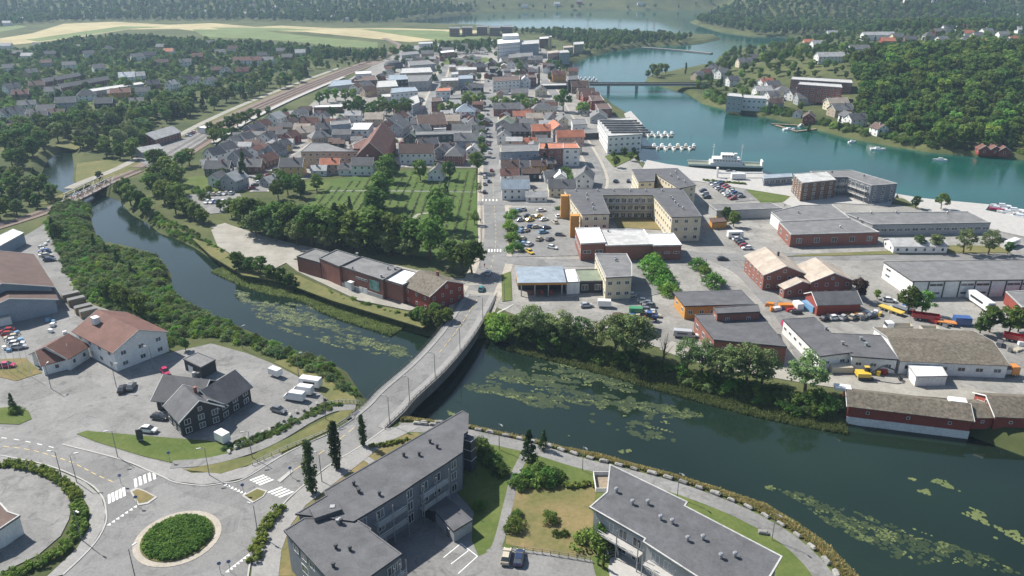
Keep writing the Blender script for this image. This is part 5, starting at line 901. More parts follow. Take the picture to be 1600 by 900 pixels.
T('858 815 2.2,804 828 2.6,870 838 1.2,882 838 1.2,808 808 1.4', 'shrub', 'dec', 'on the dry lawn'); T('855 752 3.4,845 756 3,866 748 2.8,820 752 3,812 760 2.6,838 745 3', 'shrub', 'dec', 'at the top of the dry lawn by the conifer')
T('942 890 3.2,934 884 3.0', 'poplar', 'dec', 'beside the fence of the small car park'); T('760 715 3,768 722 2.6,748 702 3,775 735 2.8,784 742 2.4', 'shrub', 'dec', 'on the lawn behind the grey flats'); T('750 795 1.8', 'shrub', 'bright', 'next to the bin shed')
T('22 642 5', 'con', 'con', 'on the planted island in the forecourt'); T('26 646 2', 'shrub', 'dec', 'at the foot of the island conifer')
T('668 517 8,688 520 7.5,655 508 6,700 515 6,645 505 4,680 508 7', 'round', 'dec', 'on the bank below the mill house'); T('375 428 9,392 430 7,408 432 8,424 440 7,440 446 7.5,455 455 7,466 462 5', 'round', 'dec', 'along the bank before the brick factory')
T('795 533 6,775 525 5', 'shrub', 'bright', 'at the end of the road bridge'); T('815 535 10.3,830 538 12.6,850 540 10.3,872 545 11.5,890 545 11.5,908 550 10.3,930 552 10.3', 'open', 'willow', 'on the bank below the service station'); T('780 520 5,810 530 6,840 540 5,865 545 5.5', 'shrub', 'dec', 'on the bank beside the road bridge')
T('960 560 14.9,978 563 14.9,992 560 13.8', 'open', 'willow', 'beside the small boat shed', wide=1.15); T('1072 580 11.5,1096 588 11.5', 'open', 'willow', 'below the brick workshop'); T('1140 600 12.6,1165 605 13.8,1188 608 12.6,1125 596 10.3', 'open', 'willow', 'in the row below the brick workshop corner', wide=1.15); T('1256 626 14', 'open', 'willow', 'standing alone by the gravel river road', wide=1.2)
T('1417 492 11', 'round', 'dec', 'in the storage yard beside the bus garage'); T('1440 492 9', 'wide', 'bright', 'in the storage yard by the red trailer'); T('1340 470 8.5', 'round', 'copper', 'next to the beige-roofed brick house'); T('1326 468 4,1370 468 4,1218 420 3.5', 'round', 'bright', 'between the brick houses'); T('1530 525 7,1545 520 9,1575 525 10,1590 520 8', 'round', 'dec', 'between the bus yard and the scrap yard')
T('1434 393 7,1460 394 8', 'round', 'willow', 'in front of the white gabled shed'); T('1505 397 12,1543 398 12', 'open', 'willow', 'at the end of the white gabled shed'); T('1574 398 6', 'round', 'dec', 'beside the white boat trailer'); T('1430 326 6.5', 'round', 'con', 'on the quay by the dark flats'); T('1470 328 8.5', 'wide', 'dec', 'on the quay behind the long factory hall')
T('1134 345 7,1146 355 8,1120 338 3,1108 330 3', 'round', 'dec', 'behind the U-shaped flats'); T('1018 420 5,1026 430 5,1032 440 5,1038 452 5,1044 460 4,1022 412 4', 'shrub', 'bright', 'in the row beside the cream office'); T('1090 420 4,1100 430 3.6,1114 447 4.5', 'shrub', 'bright', 'along the edge of the side car park')
T('958 248 5,975 245 6,985 252 6,962 262 7,990 240 4', 'round', 'dec', 'near the ferry quay'); T('800 340 4,797 360 4,800 378 4,804 393 4', 'shrub', 'bright', 'between the main street and the full car park'); T('786 512 4,798 520 4,770 508 3.5', 'shrub', 'bright', 'beside the bridge end')
# cemetery belt
T('392 362 15,408 358 14,424 372 16,440 366 15,456 376 17,472 372 16,488 384 18,503 378 16,520 388 18,536 382 17,552 392 18,568 386 17,584 394 19,600 390 17,616 398 18,632 394 16,646 402 16,380 350 13', 'tall', 'dec', 'in the thick belt below the cemetery', 'trees of the cemetery belt', 1.2)
T('400 372 12,432 378 11,465 384 12,512 392 11,560 396 12,608 402 11,640 408 10', 'round', 'willow', 'on the lower edge of the cemetery belt', 'trees on the edge of the cemetery belt', 1.1)
T('448 372 17,528 386 18,592 396 18', 'con', 'con', 'rising inside the cemetery belt', 'conifers of the cemetery belt', 1.2)
T('672 408 17', 'wide', 'dec', 'standing large at the cemetery corner'); T('706 426 13,738 428 13,722 430 12', 'wide', 'dec', 'at the street corner below the cemetery'); T('690 362 18', 'wide', 'dec', 'inside the cemetery near the street'); T('683 338 14', 'round', 'dec', 'in the middle of the cemetery')
T('590 345 16,597 325 17,600 305 16,604 285 15,585 335 14,608 272 13', 'tall', 'dec', 'in the row through the cemetery', wide=1.2); T('547 332 8,697 305 7', 'con', 'con', 'among the graves'); T('657 283 13,702 282 11,745 270 12', 'round', 'dec', 'round the cemetery chapel'); T('495 300 8', 'wide', 'dec', 'on the lawn by the yellow house'); T('742 352 7,748 300 5', 'open', 'dec', 'at the cemetery street wall')
T('465 300 10,450 305 11,435 312 11,470 310 10,455 292 7', 'round', 'dec', 'between the car park and the cemetery'); T('442 290 8,432 282 7', 'wide', 'dec', 'beside the parked cars on the side road')
# river trees of the upper reach
T('190 312 10,205 322 12,220 330 11,198 305 9,232 338 9', 'round', 'dec', 'on the river bank beside the railway bridge'); T('250 268 13,262 280 13,275 290 13,248 290 12,268 305 13,258 318 12,280 322 12,240 305 12,275 335 10,292 340 10,305 345 9,318 350 8,240 262 11,285 262 10,296 258 10', 'round', 'dec', 'in the thicket between river and parked cars', 'trees of the river thicket', 1.2)
T('156 284 6', 'round', 'con', 'alone in the meadow by the railway bridge'); T('348 285 8,342 296 5,318 350 5,345 330 6,362 340 10,378 345 11', 'round', 'dec', 'beside the small car park'); T('382 275 14,379 292 13', 'poplar', 'con', 'beside the pale gabled house')
T('312 305 3,320 312 3,308 300 3', 'shrub', 'dec', 'on the lawn of the small car park')
T('360 205 11,372 200 11,384 195 10,345 215 11,335 225 10,352 225 10,366 218 9,392 188 9,330 210 9', 'round', 'dec', 'between the engine shed and the houses', 'trees by the engine shed', 1.15)
T('405 187 8,420 180 7,460 195 8,447 185 8,475 182 7', 'round', 'dec', 'by the station road'); T('500 165 11,512 160 12,525 158 12,540 160 12,552 158 11', 'round', 'bright', 'beside the platform'); T('545 178 11,556 182 12,568 180 12,580 183 12,592 180 12,604 184 12,616 180 12,628 184 12,640 178 11,560 172 11,598 172 11,632 172 11,520 186 10', 'wide', 'dec', 'in the long belt across the town', 'trees of the town belt')
T('690 178 9,703 175 9,716 178 9,728 168 11,740 168 11,752 166 11,735 160 10', 'wide', 'bright', 'behind the big white villa'); T('752 195 8,753 208 8,753 220 8,752 232 8,754 245 9', 'round', 'dec', 'along the main street kerb'); T('775 170 11,790 172 11,805 168 11,822 174 11,836 172 10,815 165 10', 'wide', 'bright', 'in the square by the main street'); T('880 175 17', 'wide', 'dec', 'standing tallest near the wharf houses'); T('908 180 10,915 178 9', 'wide', 'bright', 'behind the wharf building'); T('853 260 13', 'con', 'con', 'in the backyard behind the main street'); T('877 300 4,890 285 4,884 278 5', 'shrub', 'dec', 'in the backyard garden')
T('806 108 13,812 114 12', 'round', 'dec', 'beside the far church'); T('785 86 10,775 90 8', 'round', 'dec', 'in front of the hospital'); T('860 128 10,870 112 9', 'round', 'dec', 'by the wharf at the sound bridge'); T('1020 120 13,1030 118 13,1040 116 11,1026 122 10,1012 122 9', 'round', 'dec', 'on the point by the sound bridge'); T('1071 116 11', 'poplar', 'con', 'on the point beside the houses')
T('1262 215 12,1310 205 10', 'poplar', 'con', 'on the east shore by the jetties'); T('1244 130 13', 'poplar', 'con', 'beside the brick-red flats'); T('1375 214 5', 'con', 'con', 'in front of the small white shore house')
def free(x, y, m=0):
    for a, b, r in TAKEN:
        if (a - x) ** 2 + (b - y) ** 2 < (r + m) ** 2: return False
    return True
# suburb trees: individuals, placed between the houses
def wood(px, n, hs, kinds, where, group, mind=7):
    P = [GT(*q)[:2] for q in px]
    for x, y in scatter(P, n, mind, lambda x, y: not free(x, y, 1.5) or shore(x, y) < 5): 
        k, lf = random.choice(kinds); tree((x, y, ground_z(x, y)), random.uniform(*hs), k, lf, where, group, wide=random.uniform(1, 1.3))
DK = [('round', 'dec'), ('wide', 'dec'), ('round', 'dec'), ('tall', 'dec'), ('con', 'con'), ('round', 'willow')]
wood([(0, 255), (0, 205), (90, 200), (150, 195), (240, 172), (300, 170), (300, 185), (240, 200), (160, 208), (100, 225), (60, 265), (60, 285)], 62, (10, 14), DK, 'on the wooded west bank above the railway bridge', 'trees of the west bank')
wood([(0, 285), (55, 285), (95, 310), (60, 330), (0, 345)], 26, (7, 11), DK, 'west of the railway bridge', None); wood([(150, 205), (228, 195), (240, 225), (205, 255), (150, 245), (122, 240)], 34, (8, 12), DK, 'on the neck between the river and the engine shed', None)
wood([(240, 165), (420, 118), (480, 112), (480, 128), (400, 152), (300, 185), (240, 190)], 60, (9, 13), DK, 'in the strip beside the railway', None)
wood([(0, 88), (120, 74), (250, 72), (450, 78), (560, 88), (600, 92), (520, 110), (420, 115), (300, 140), (220, 165), (100, 190), (0, 205)], 110, (6, 10), DK, 'in the suburb gardens beyond the railway', None, 14)
# ------------------------------------------------------------------ woods and thickets nobody could count
def instanced(name, label, pts, protos):
    """one object: a point cloud of trees, each point an instance of one of the crowns"""
    me = bpy.data.meshes.new(name); me.from_pydata([p[:3] for p in pts], [], [])
    for nm, i, ty in (('sc', 3, 'FLOAT'), ('rt', 4, 'FLOAT'), ('ix', 5, 'INT')):
        at = me.attributes.new(nm, ty, 'POINT'); at.data.foreach_set('value', [p[i] for p in pts])
    o = obj(name, me); tag(o, label, None, None, 'stuff')
    ng = bpy.data.node_groups.new(name, 'GeometryNodeTree'); ng.interface.new_socket('Geometry', in_out='INPUT', socket_type='NodeSocketGeometry'); ng.interface.new_socket('Geometry', in_out='OUTPUT', socket_type='NodeSocketGeometry')
    N = ng.nodes; Lk = ng.links; gi = N.new('NodeGroupInput'); go = N.new('NodeGroupOutput'); ip = N.new('GeometryNodeInstanceOnPoints'); gt = N.new('GeometryNodeGeometryToInstance')
    for pr in protos[::-1]:
        oi = N.new('GeometryNodeObjectInfo'); oi.inputs['Object'].default_value = pr; oi.inputs['As Instance'].default_value = True; oi.transform_space = 'ORIGINAL'; Lk.new(oi.outputs['Geometry'], gt.inputs[0])
    def attr(nm, ty):
        a = N.new('GeometryNodeInputNamedAttribute'); a.data_type = ty; a.inputs['Name'].default_value = nm; return a.outputs['Attribute']
    cx = N.new('ShaderNodeCombineXYZ'); Lk.new(attr('rt', 'FLOAT'), cx.inputs[2]); e2r = N.new('FunctionNodeEulerToRotation'); Lk.new(cx.outputs[0], e2r.inputs[0])
    Lk.new(gi.outputs[0], ip.inputs['Points']); Lk.new(gt.outputs[0], ip.inputs['Instance']); ip.inputs['Pick Instance'].default_value = True
    Lk.new(attr('ix', 'INT'), ip.inputs['Instance Index']); Lk.new(e2r.outputs[0], ip.inputs['Rotation']); Lk.new(attr('sc', 'FLOAT'), ip.inputs['Scale']); Lk.new(ip.outputs[0], go.inputs[0])
    md = o.modifiers.new('scatter', 'NODES'); md.node_group = ng; return o
def first_crown(kind, leaf, var):
    cm = crown(kind, leaf, var)[0]
    for o in COL.objects:
        if o.data == cm: return o
    o = tree(GT(1500 + var * 9, 215), 9, kind, leaf, 'at the foot of the forest hill', 'trees at the foot of the forest hill', var); return o.children[0]
PR = [first_crown('round', 'dec', 0), first_crown('wide', 'dec', 1), first_crown('tall', 'dec', 2), first_crown('round', 'dec', 2), first_crown('wide', 'bright', 1), first_crown('con', 'con', 0)]
PS = [first_crown('shrub', 'dec', 0), first_crown('shrub', 'bright', 1), first_crown('shrub', 'willow', 2), first_crown('shrub', 'dec', 2)]
RD = first_crown('shrub', 'reed', 1)
def mass(name, label, px, mind, hs, wts, protos, base=10, smin=5, world=False, avoid=True, n=20000, zoff=-.3):
    P = px if world else [GT(*q)[:2] for q in px]
    pts = scatter(P, n, mind, None, 4); X = np.array([p[0] for p in pts]); Y = np.array([p[1] for p in pts]); S = sdf(X, Y); out = []
    for (x, y), s in zip(pts, S):
        if s < smin or (avoid and not free(x, y, 2)): continue
        out.append((x, y, ground_z(x, y) + zoff, random.uniform(*hs) / base, random.random() * 6.28, random.choices(range(len(protos)), wts)[0]))
    if out: instanced(name, label, out, protos)
    return len(out)
W1 = (4, 3, 3, 4, 2, .6)
mass('forest', 'dense green deciduous forest covering the eastern hill', [(1330, 190), (1345, 145), (1330, 110), (1400, 90), (1500, 82), (1600, 82), (1760, 90), (1800, 255), (1600, 244), (1500, 237), (1420, 222), (1390, 212)], 6.8, (8, 17), (4, 3, 3, 4, 2, 1.5), PR)
mass('woodland', 'woodland between the houses of the east shore', [(1085, 135), (1125, 95), (1140, 82), (1200, 75), (1280, 62), (1420, 52), (1600, 60), (1600, 85), (1400, 92), (1330, 112), (1340, 150), (1330, 175), (1200, 172), (1110, 155)], 11.5, (6, 11), W1, PR)
mass('woodland', 'dark wooded headland beyond the bay', [(1090, 36), (1120, 20), (1160, 2), (1600, 2), (1600, 55), (1420, 50), (1280, 60), (1180, 54)], 12, (12, 17), (3, 3, 3, 3, 0, 4), PR, avoid=False)
mass('woodland', 'distant wooded hillside above the fields', [(0, 2), (420, 2), (560, 8), (740, 12), (735, 20), (640, 30), (600, 36), (520, 36), (400, 32), (180, 32), (100, 34), (40, 38), (0, 42)], 13, (12, 17), (3, 3, 3, 3, 0, 4), PR)
mass('woodland', 'dark tree strip along the bay shore', [(770, 52), (900, 52), (1000, 56), (1080, 60), (1060, 68), (960, 77), (900, 72), (840, 54)], 9, (9, 13), (3, 3, 3, 3, 0, 2), PR)
mass('woodland', 'hedgerow trees between the far fields', [(540, 2), (760, 6), (1120, 2), (1120, 12), (900, 10), (760, 14), (740, 18)], 26, (10, 14), (3, 3, 3, 3, 0, 3), PR)
mass('woodland', 'tree line along the edge of the yellow fields', [(60, 82), (110, 68), (200, 62), (330, 70), (430, 74), (560, 88), (620, 84), (690, 74), (780, 70), (780, 76), (640, 92), (560, 96), (420, 84), (250, 76), (60, 92)], 9, (9, 13), (3, 3, 3, 3, 0, 3), PR)
mass('woodland', 'garden trees scattered through the far town centre', [(560, 150), (640, 78), (780, 66), (860, 78), (885, 110), (860, 135), (760, 150), (640, 170)], 17, (5, 9), W1, PR); mass('woodland', 'tree fringe on the bay side of the town', [(868, 108), (890, 96), (925, 86), (960, 76), (930, 74), (880, 90), (850, 104)], 8, (6, 10), W1, PR)
mass('woodland', 'garden trees scattered through the suburb', [(0, 88), (120, 74), (250, 72), (450, 78), (560, 88), (600, 92), (520, 110), (420, 115), (300, 140), (220, 165), (100, 190), (0, 205)], 15, (5, 9), W1, PR)
mass('scrub', 'garden bushes between the suburb houses', [(0, 80), (250, 62), (560, 80), (420, 115), (300, 145), (220, 170), (100, 195), (0, 215)], 8, (2, 5), (3, 2, 2, 3), PS, 4.2); mass('scrub', 'garden bushes between the town houses', [(320, 300), (330, 240), (450, 180), (620, 150), (740, 160), (745, 262), (600, 262), (440, 290)], 12, (1.6, 3.4), (3, 3, 1, 3), PS, 4.2)
mass('scrub', 'willow scrub filling the near river bend', [(72, 350), (85, 320), (120, 316), (144, 322), (140, 350), (158, 384), (240, 404), (262, 425), (266, 456), (300, 482), (362, 510), (440, 548), (500, 565), (556, 612), (548, 622), (520, 600), (470, 574), (400, 546), (340, 528), (300, 528), (252, 548), (236, 520), (188, 488), (150, 476), (128, 466), (110, 432), (90, 385)], 1.6, (1.0, 2.5), (1, 4, 6, 0, 1), PS + [RD], 4.2, 1.5, avoid=False)
mass('scrub', 'low growth along the far river bank', [(160, 302), (205, 330), (250, 358), (305, 382), (345, 408), (378, 432), (440, 446), (520, 472), (600, 498), (660, 517), (670, 510), (600, 485), (520, 460), (440, 435), (385, 418), (350, 395), (300, 362), (230, 330)], 1.9, (.9, 1.9), (3, 4, 2, 2), PS, 4.2, .8, zoff=-.1)
mass('scrub', 'bushes on the bank below the industrial yard', [(770, 520), (850, 545), (1000, 586), (1137, 622), (1262, 652), (1325, 658), (1325, 645), (1262, 630), (1137, 602), (1000, 562), (850, 522), (780, 500)], 1.9, (1.2, 3), (4, 1, 2, 4), PS, 4.2, .8, avoid=False)
mass('scrub', 'bushes along the east shore', [(1100, 158), (1200, 180), (1300, 205), (1450, 235), (1600, 247), (1600, 240), (1450, 225), (1300, 195), (1200, 170), (1110, 145)], 4, (2, 5), (4, 2, 2, 4), PS, 4.2, 5)
for lab, px in (('small spruces standing in the willow scrub', '148 388 6,166 398 5,184 412 6,206 430 5.5,86 372 9'),): T(px, 'con', 'con', 'rising from the willow scrub')
T('92 375 8,190 478 9,205 488 9,222 498 9,170 472 8,290 548 4', 'round', 'dec', 'at the edge of the willow scrub')
# reeds along the promenade and grass on the banks
def reeds(name, label, L, d0, d1, n, hs, leaf='dry'):
    g = np.random.default_rng(3); A_ = np.array(L); k = g.integers(0, len(A_) - 1, n); t = g.random(n)[:, None]; P = A_[k] * (1 - t) + A_[k + 1] * t; T_ = A_[k + 1] - A_[k]; T_ /= np.linalg.norm(T_, axis=1)[:, None]
    N_ = np.stack([T_[:, 1], -T_[:, 0]], 1); P = P + N_ * g.uniform(d0, d1, n)[:, None]; Z = np.array([max(ground_z(*p), WZ) for p in P]); h = g.uniform(*hs, n); a = g.random(n) * 6.28; w_ = .16 + .1 * g.random(n)
    ux = np.cos(a) * w_; uy = np.sin(a) * w_; lx = g.normal(size=n) * .18; ly = g.normal(size=n) * .18
    Q_ = np.stack([np.stack([P[:, 0] - ux, P[:, 1] - uy, Z - .1], 1), np.stack([P[:, 0] + ux, P[:, 1] + uy, Z - .1], 1), np.stack([P[:, 0] + ux * .4 + lx, P[:, 1] + uy * .4 + ly, Z + h], 1), np.stack([P[:, 0] - ux * .4 + lx, P[:, 1] - uy * .4 + ly, Z + h], 1)], 1)
    tag(obj(name, quads_mesh(name, Q_, LEAF[leaf])), label, None, None, 'stuff')
reeds('bank_grass', 'dry reeds and grass between the promenade stones and the water', Lprom, -7.5, -2.9, 26000, (.3, .9)); reeds('bank_grass', 'green grass tufts between the promenade stones and the water', Lprom, -7, -2.9, 14000, (.3, .7), 'willow')
LB = ribbon_pts([(345, 412), (415, 441), (482, 455), (525, 476), (575, 493), (625, 508)], z=-1); reeds('bank_grass', 'grass fringe below the brick factory', LB, -3, 4.5, 16000, (.3, .9), 'willow')
LB = ribbon_pts([(800, 530), (925, 560), (1062, 598), (1200, 633), (1325, 656)], z=-1); reeds('bank_grass', 'grass fringe below the industrial yard', LB, -3, 4, 16000, (.3, .9), 'willow')
mass('scrub', 'low brownish shrubs between the car park stones and the footpath', [(516, 630), (536, 634), (480, 655), (430, 680), (395, 694), (350, 708), (348, 702), (400, 684), (450, 662), (480, 650)], 1.1, (.5, 1.2), (3, 2, 3, 3), PS, 4.2, 1, avoid=False, zoff=.1)
# hedges
def hedge(px, wd, h, label, leaf='hedge', world=None, per=60):
    L = world if world is not None else ribbon_pts(px, 8); C, Rd = [], []
    tot = 0
    for i in range(len(L) - 1):
        e = L[i + 1] - L[i]; l = np.linalg.norm(e); n = max(1, int(l / .36))
        for k in range(n):
            for q in range(max(2, int(wd / .7))):
                p = L[i] + e * (k + random.random()) / n; nrm = np.array([e[1], -e[0]]) / l; d = random.uniform(-.5, .5) * wd
                p = p + nrm * d; C.append((p[0], p[1], h * random.uniform(.25, .8))); Rd.append(h * random.uniform(.3, .45))
    c = np.mean(np.array(C), 0); C = np.array(C) - np.array([c[0], c[1], 0]); o = obj('hedge', quads_mesh('hedge', leaf_quads(C, np.array(Rd), per + 14, .2, .9, rnd=len(C)), LEAF[leaf]), None, (c[0], c[1], .15)); tag(o, label, 'hedge'); return o
hedge([(0, 727), (40, 731), (75, 741), (100, 757), (122, 780)], 2.2, 1.3, 'clipped hedge beside the west road above the white building', per=30); hedge([(118, 790), (128, 810), (118, 840), (90, 868), (50, 888), (5, 906)], 2.6, 1.4, 'thick curved hedge round the forecourt beside the roundabout', per=30)
hedge([(438, 794), (420, 820), (405, 848), (397, 880)], 2.4, 1.3, 'clipped hedge strip between roundabout and footway', per=30); hedge([(880, 762), (910, 760), (940, 758)], 1.2, 1.0, 'low yellowish hedge beside the apartment terrace', per=30); hedge([(577, 700), (610, 694), (640, 690)], 1.2, .9, 'low hedge in front of the grey flats', per=30)
hedge([(1098, 283), (1130, 286), (1165, 289)], 1.6, 1.2, 'low hedge above the quay car park', per=24); hedge([(868, 328), (880, 328)], 2, 1.6, 'short hedge at the top of the full car park', per=24); hedge([(960, 338), (1000, 336), (1010, 338)], 2, 1.3, 'hedge in the courtyard garden', per=24)
C, Rd = [], []
for k in range(900):
    a = random.random() * 6.28; q = random.random() ** .5 * 6.3; C.append((q * math.cos(a), q * math.sin(a), .35 + .75 * (1 - (q / 6.6) ** 4) * random.uniform(.7, 1.1))); Rd.append(random.uniform(.35, .6))
tag(obj('flower_bed', quads_mesh('flower_bed', leaf_quads(np.array(C), np.array(Rd), 26, .16, .8), LEAF['hedge']), None, (ic[0], ic[1], .2)), 'round bed of low green shrubs in the roundabout', 'shrub bed')
tb0 = thing('bare_tree', GT(1036, 570), 'leafless dead tree on the bank beside the parked camper', 'tree'); tb0.scale = (1, 1, 1.2); obj('trunk', crown('open', 'willow', 0)[1], tb0)
br_ = MB()
for k in range(26):
    a = random.random() * 6.28; z = random.uniform(2.2, 5.6); l = random.uniform(.8, 2.2); br_.cyl((0, 0, z), (l * .7 * math.cos(a), l * .7 * math.sin(a), z + l), .06, .015, 4)
obj('twigs', br_.mesh('twigs', [M['bark']]), tb0)
# ------------------------------------------------------------------ vehicles
CARC = {'white': (.75, .75, .74), 'silver': (.42, .43, .44), 'grey': (.16, .165, .17), 'black': (.02, .02, .022), 'red': (.35, .02, .025), 'blue': (.04, .10, .28), 'dark blue': (.02, .035, .09), 'teal': (.05, .25, .26), 'beige': (.5, .45, .35), 'orange': (.6, .22, .03), 'yellow': (.65, .45, .05), 'crimson': (.45, .02, .09), 'light blue': (.18, .36, .55), 'green': (.05, .25, .10)}
def paint(c):
    m = mat('car_paint_' + c.replace(' ', '_'), CARC[c], .28, .04, 2, spec=.5); m.node_tree.nodes['Principled BSDF'].inputs['Coat Weight'].default_value = .5; return m
def shell(st, mi=0):
    """hull from stations (x, half width, z low, z high)"""
    mb = MB(); rings = []
    for x, w_, z0, z1 in st: rings.append([(x, -w_, z0), (x, w_, z0), (x, w_ * 1.0, z0 + (z1 - z0) * .6), (x, w_ * .86, z1), (x, -w_ * .86, z1), (x, -w_, z0 + (z1 - z0) * .6)])
    n = 6; o = 0; vs = [p for r in rings for p in r]; fs = [tuple(range(n))[::-1], tuple(range(len(vs) - n, len(vs)))]
    for i in range(len(rings) - 1): fs += [(i * n + k, i * n + (k + 1) % n, (i + 1) * n + (k + 1) % n, (i + 1) * n + k) for k in range(n)]
    return mb.add(vs, [f[::-1] for f in fs], mi)
def make_vehicle_meshes(kind):
    if kind == 'car': body = [(-2.2, .75, .35, .75), (-2.1, .86, .25, .92), (-.6, .88, .22, .95), (1.0, .88, .22, .92), (2.0, .84, .25, .74), (2.2, .7, .35, .62)]; cab = [(-1.95, .78, .9, .95), (-1.35, .74, .9, 1.42), (.25, .74, .9, 1.45), (1.15, .76, .88, .93)]; top = (-1.3, .2, .62, 1.40, 1.49); wx = (-1.35, 1.35); wr = .32; L = 2.2
    elif kind == 'van': body = [(-2.7, .9, .35, 2.1), (-2.6, .98, .3, 2.25), (1.2, .98, .3, 2.25), (1.9, .98, .3, 1.35), (2.6, .92, .3, 1.05), (2.75, .8, .4, .85)]; cab = [(1.25, .9, 1.3, 2.1), (1.45, .93, 1.3, 2.05), (2.05, .9, 1.2, 1.3)]; top = None; wx = (-1.7, 1.8); wr = .36; L = 2.7
    me = shell(body, 0); me2 = shell(cab, 1); me.add(me2.v, me2.f, 1)
    if top: me.box(top[0], top[1], -top[2], top[2], top[3], top[4], 0)
    for s in (-1, 1): me.box(L - .12, L + .01, s * .62 - .14, s * .62 + .14, .55, .7, 2); me.box(-L - .01, -L + .1, s * .62 - .12, s * .62 + .12, .62, .78, 3)
    return me.mesh(kind + '_body', [paint('white'), M['glass'], M['frame'], paint('red')]), MB().cyl((0, -.1, 0), (0, .1, 0), wr, n=10).cyl((0, -.12, 0), (0, .12, 0), wr * .55, n=8, mi=1).mesh('wheel', [M['tyre'], M['steel']]), wx, wr
VM = {k: make_vehicle_meshes(k) for k in ('car', 'van')}
def car(x, y, head, c='white', where='parked on the asphalt', kind='car', group=None, z=None, k=1.0, label=None, px=True):
    p = G2(x, y) if px else (x, y)
    z = .24 if z is None else z
    bm_, wm_, wx, wr = VM[kind]; o = thing('parked_' + kind if 'drivi' not in where else kind, (*p, z), label or f'{c} {kind} {where}', kind, group or f'{kind}s {where}', R(head)); o.scale = (k, k, k)
    b_ = obj('body', bm_, o)
    if c != 'white': b_.material_slots[0].link = 'OBJECT'; b_.material_slots[0].material = paint(c)
    if y > 235 or not px:
        for xx in wx:
            for s in (-1, 1): obj('wheel', wm_, o, (xx, s * .8, wr))
    return o
RC_ = ['white', 'silver', 'grey', 'black', 'black', 'grey', 'red', 'blue', 'dark blue', 'white', 'silver', 'beige']
def row(a, b, n, head, where, jit=6, miss=.0):
    for i in range(n):
        if random.random() < miss: continue
        t = i / max(1, n - 1); car(a[0] + (b[0] - a[0]) * t, a[1] + (b[1] - a[1]) * t, head + random.uniform(-jit, jit) + random.choice((0, 180)), random.choice(RC_), where)
car(192, 611, 100, 'black', 'parked in front of the white office', label='black car parked second in front of the white office'); car(206, 607, 100, 'grey', 'x', label='dark grey car parked beside the black car before the white office'); car(259, 584, -50, 'crimson', 'x', label='crimson car parked alone near the dark garage'); car(250, 655, -12, 'black', 'x', label='black estate car by the dark timber restaurant'); car(233, 675, -10, 'white', 'x', label='white car beside the verge lawn'); car(436, 644, -25, 'grey', 'x', label='dark grey car below the parked caravans')
car(12, 574, 5, 'crimson', 'x', label='dark crimson car by the flagpoles of the white office')
for x, y, l in ((461, 625, 'white van beside the bank, lowest of the parked row'), (474, 615, 'white van in the middle of the parked row by the bank')): car(x, y, 165, 'white', '', 'van', label=l, k=1.05)
car(752, 454, 82, 'teal', 'x', label='teal car driving off the bridge', z=.2); car(763, 429, 82, 'silver', 'x', label='silver car driving at the street junction')
for x, y, c in ((757, 278, 'white'), (757, 289, 'silver'), (757, 302, 'black'), (764, 285, 'blue'), (768, 268, 'red')): car(x, y, 90, c, 'x', label=f'{c} car on the main street beside the cemetery wall')
for x, y in ((765, 240), (763, 228), (766, 215), (762, 203), (767, 192), (762, 180), (766, 166), (763, 155), (766, 142), (763, 128)): car(x, y, 90, random.choice(RC_), 'far along the main street')
PK = 'in the full car park beside the supermarket'
for q in '810 331 60,818 329 80,846 331 20,826 340 10,834 341 20,841 340 40,813 346 30,828 346 40,871 340 100,867 349 110,814 359 60,815 363 60,829 356 60,838 357 20,853 358 30,849 365 20,822 362 60,817 375 70,808 381 80,818 383 70,827 384 60,843 376 60,859 376 50,863 389 -30,875 369 -10,828 396 -60,812 386 80,801 372 70,850 345 30'.split(','):
    x, y, a = map(float, q.split()); car(x, y, a, random.choice(RC_ + ['yellow', 'light blue']), PK)
row((1112, 288), (1145, 312), 10, 20, 'in the long car park behind the quay'); row((1124, 287), (1158, 309), 9, 20, 'in the long car park behind the quay'); row((1098, 300), (1104, 310), 3, 20, 'along the yellow apartment block')
row((326, 306), (362, 304), 5, 80, 'in the small car park by the river thicket'); row((324, 318), (372, 317), 7, 80, 'in the small car park by the river thicket'); row((1152, 376), (1167, 390), 5, 10, 'in a line beside the brick houses'); row((1006, 473), (1014, 480), 3, -12, 'behind the cream office'); row((1012, 487), (1022, 495), 3, -12, 'behind the cream office'); row((980, 462), (984, 464), 2, -5, 'next to the cream office wall')
car(916, 480, 15, 'silver', 'x', label='silver car parked alone on the service station forecourt'); car(1129, 407, 0, 'black', 'x', label='black car driving past the brick supermarket', z=.2); car(1080, 527, -5, 'white', 'x', label='white car parked by the brick workshop'); car(1389, 472, -15, 'white', 'x', label='white pickup parked beside the yard tree'); car(1530, 362, 0, 'silver', 'x', label='silver car in front of the long factory hall'); car(1568, 378, 0, 'black', 'x', label='black car near the white boat trailer')
car(791, 874, 82, 'beige', 'x', label='beige car parked beside the footpath by the flats'); car(811, 876, 82, 'dark blue', 'x', label='dark blue car parked beside the fence of the dry lawn')
for x, y, c in ((418, 276, 'red'), (404, 287, 'white'), (399, 291, 'black'), (393, 296, 'red')): car(x, y, 55, c, 'x', label=f'{c} car on the side road by the yellow house, {"by the houses" if x > 410 else "in the roadside row"}')
row((294, 214), (302, 208), 4, 20, 'beside the brick engine shed'); row((452, 192), (462, 188), 4, 30, 'on the station road'); row((905, 200), (918, 212), 4, 80, 'in the wharf yard'); row((700, 88), (768, 82), 16, 60, 'in the far lots near the sports ground', 20); row((730, 84), (762, 86), 8, 60, 'in the far lots near the sports ground', 20)
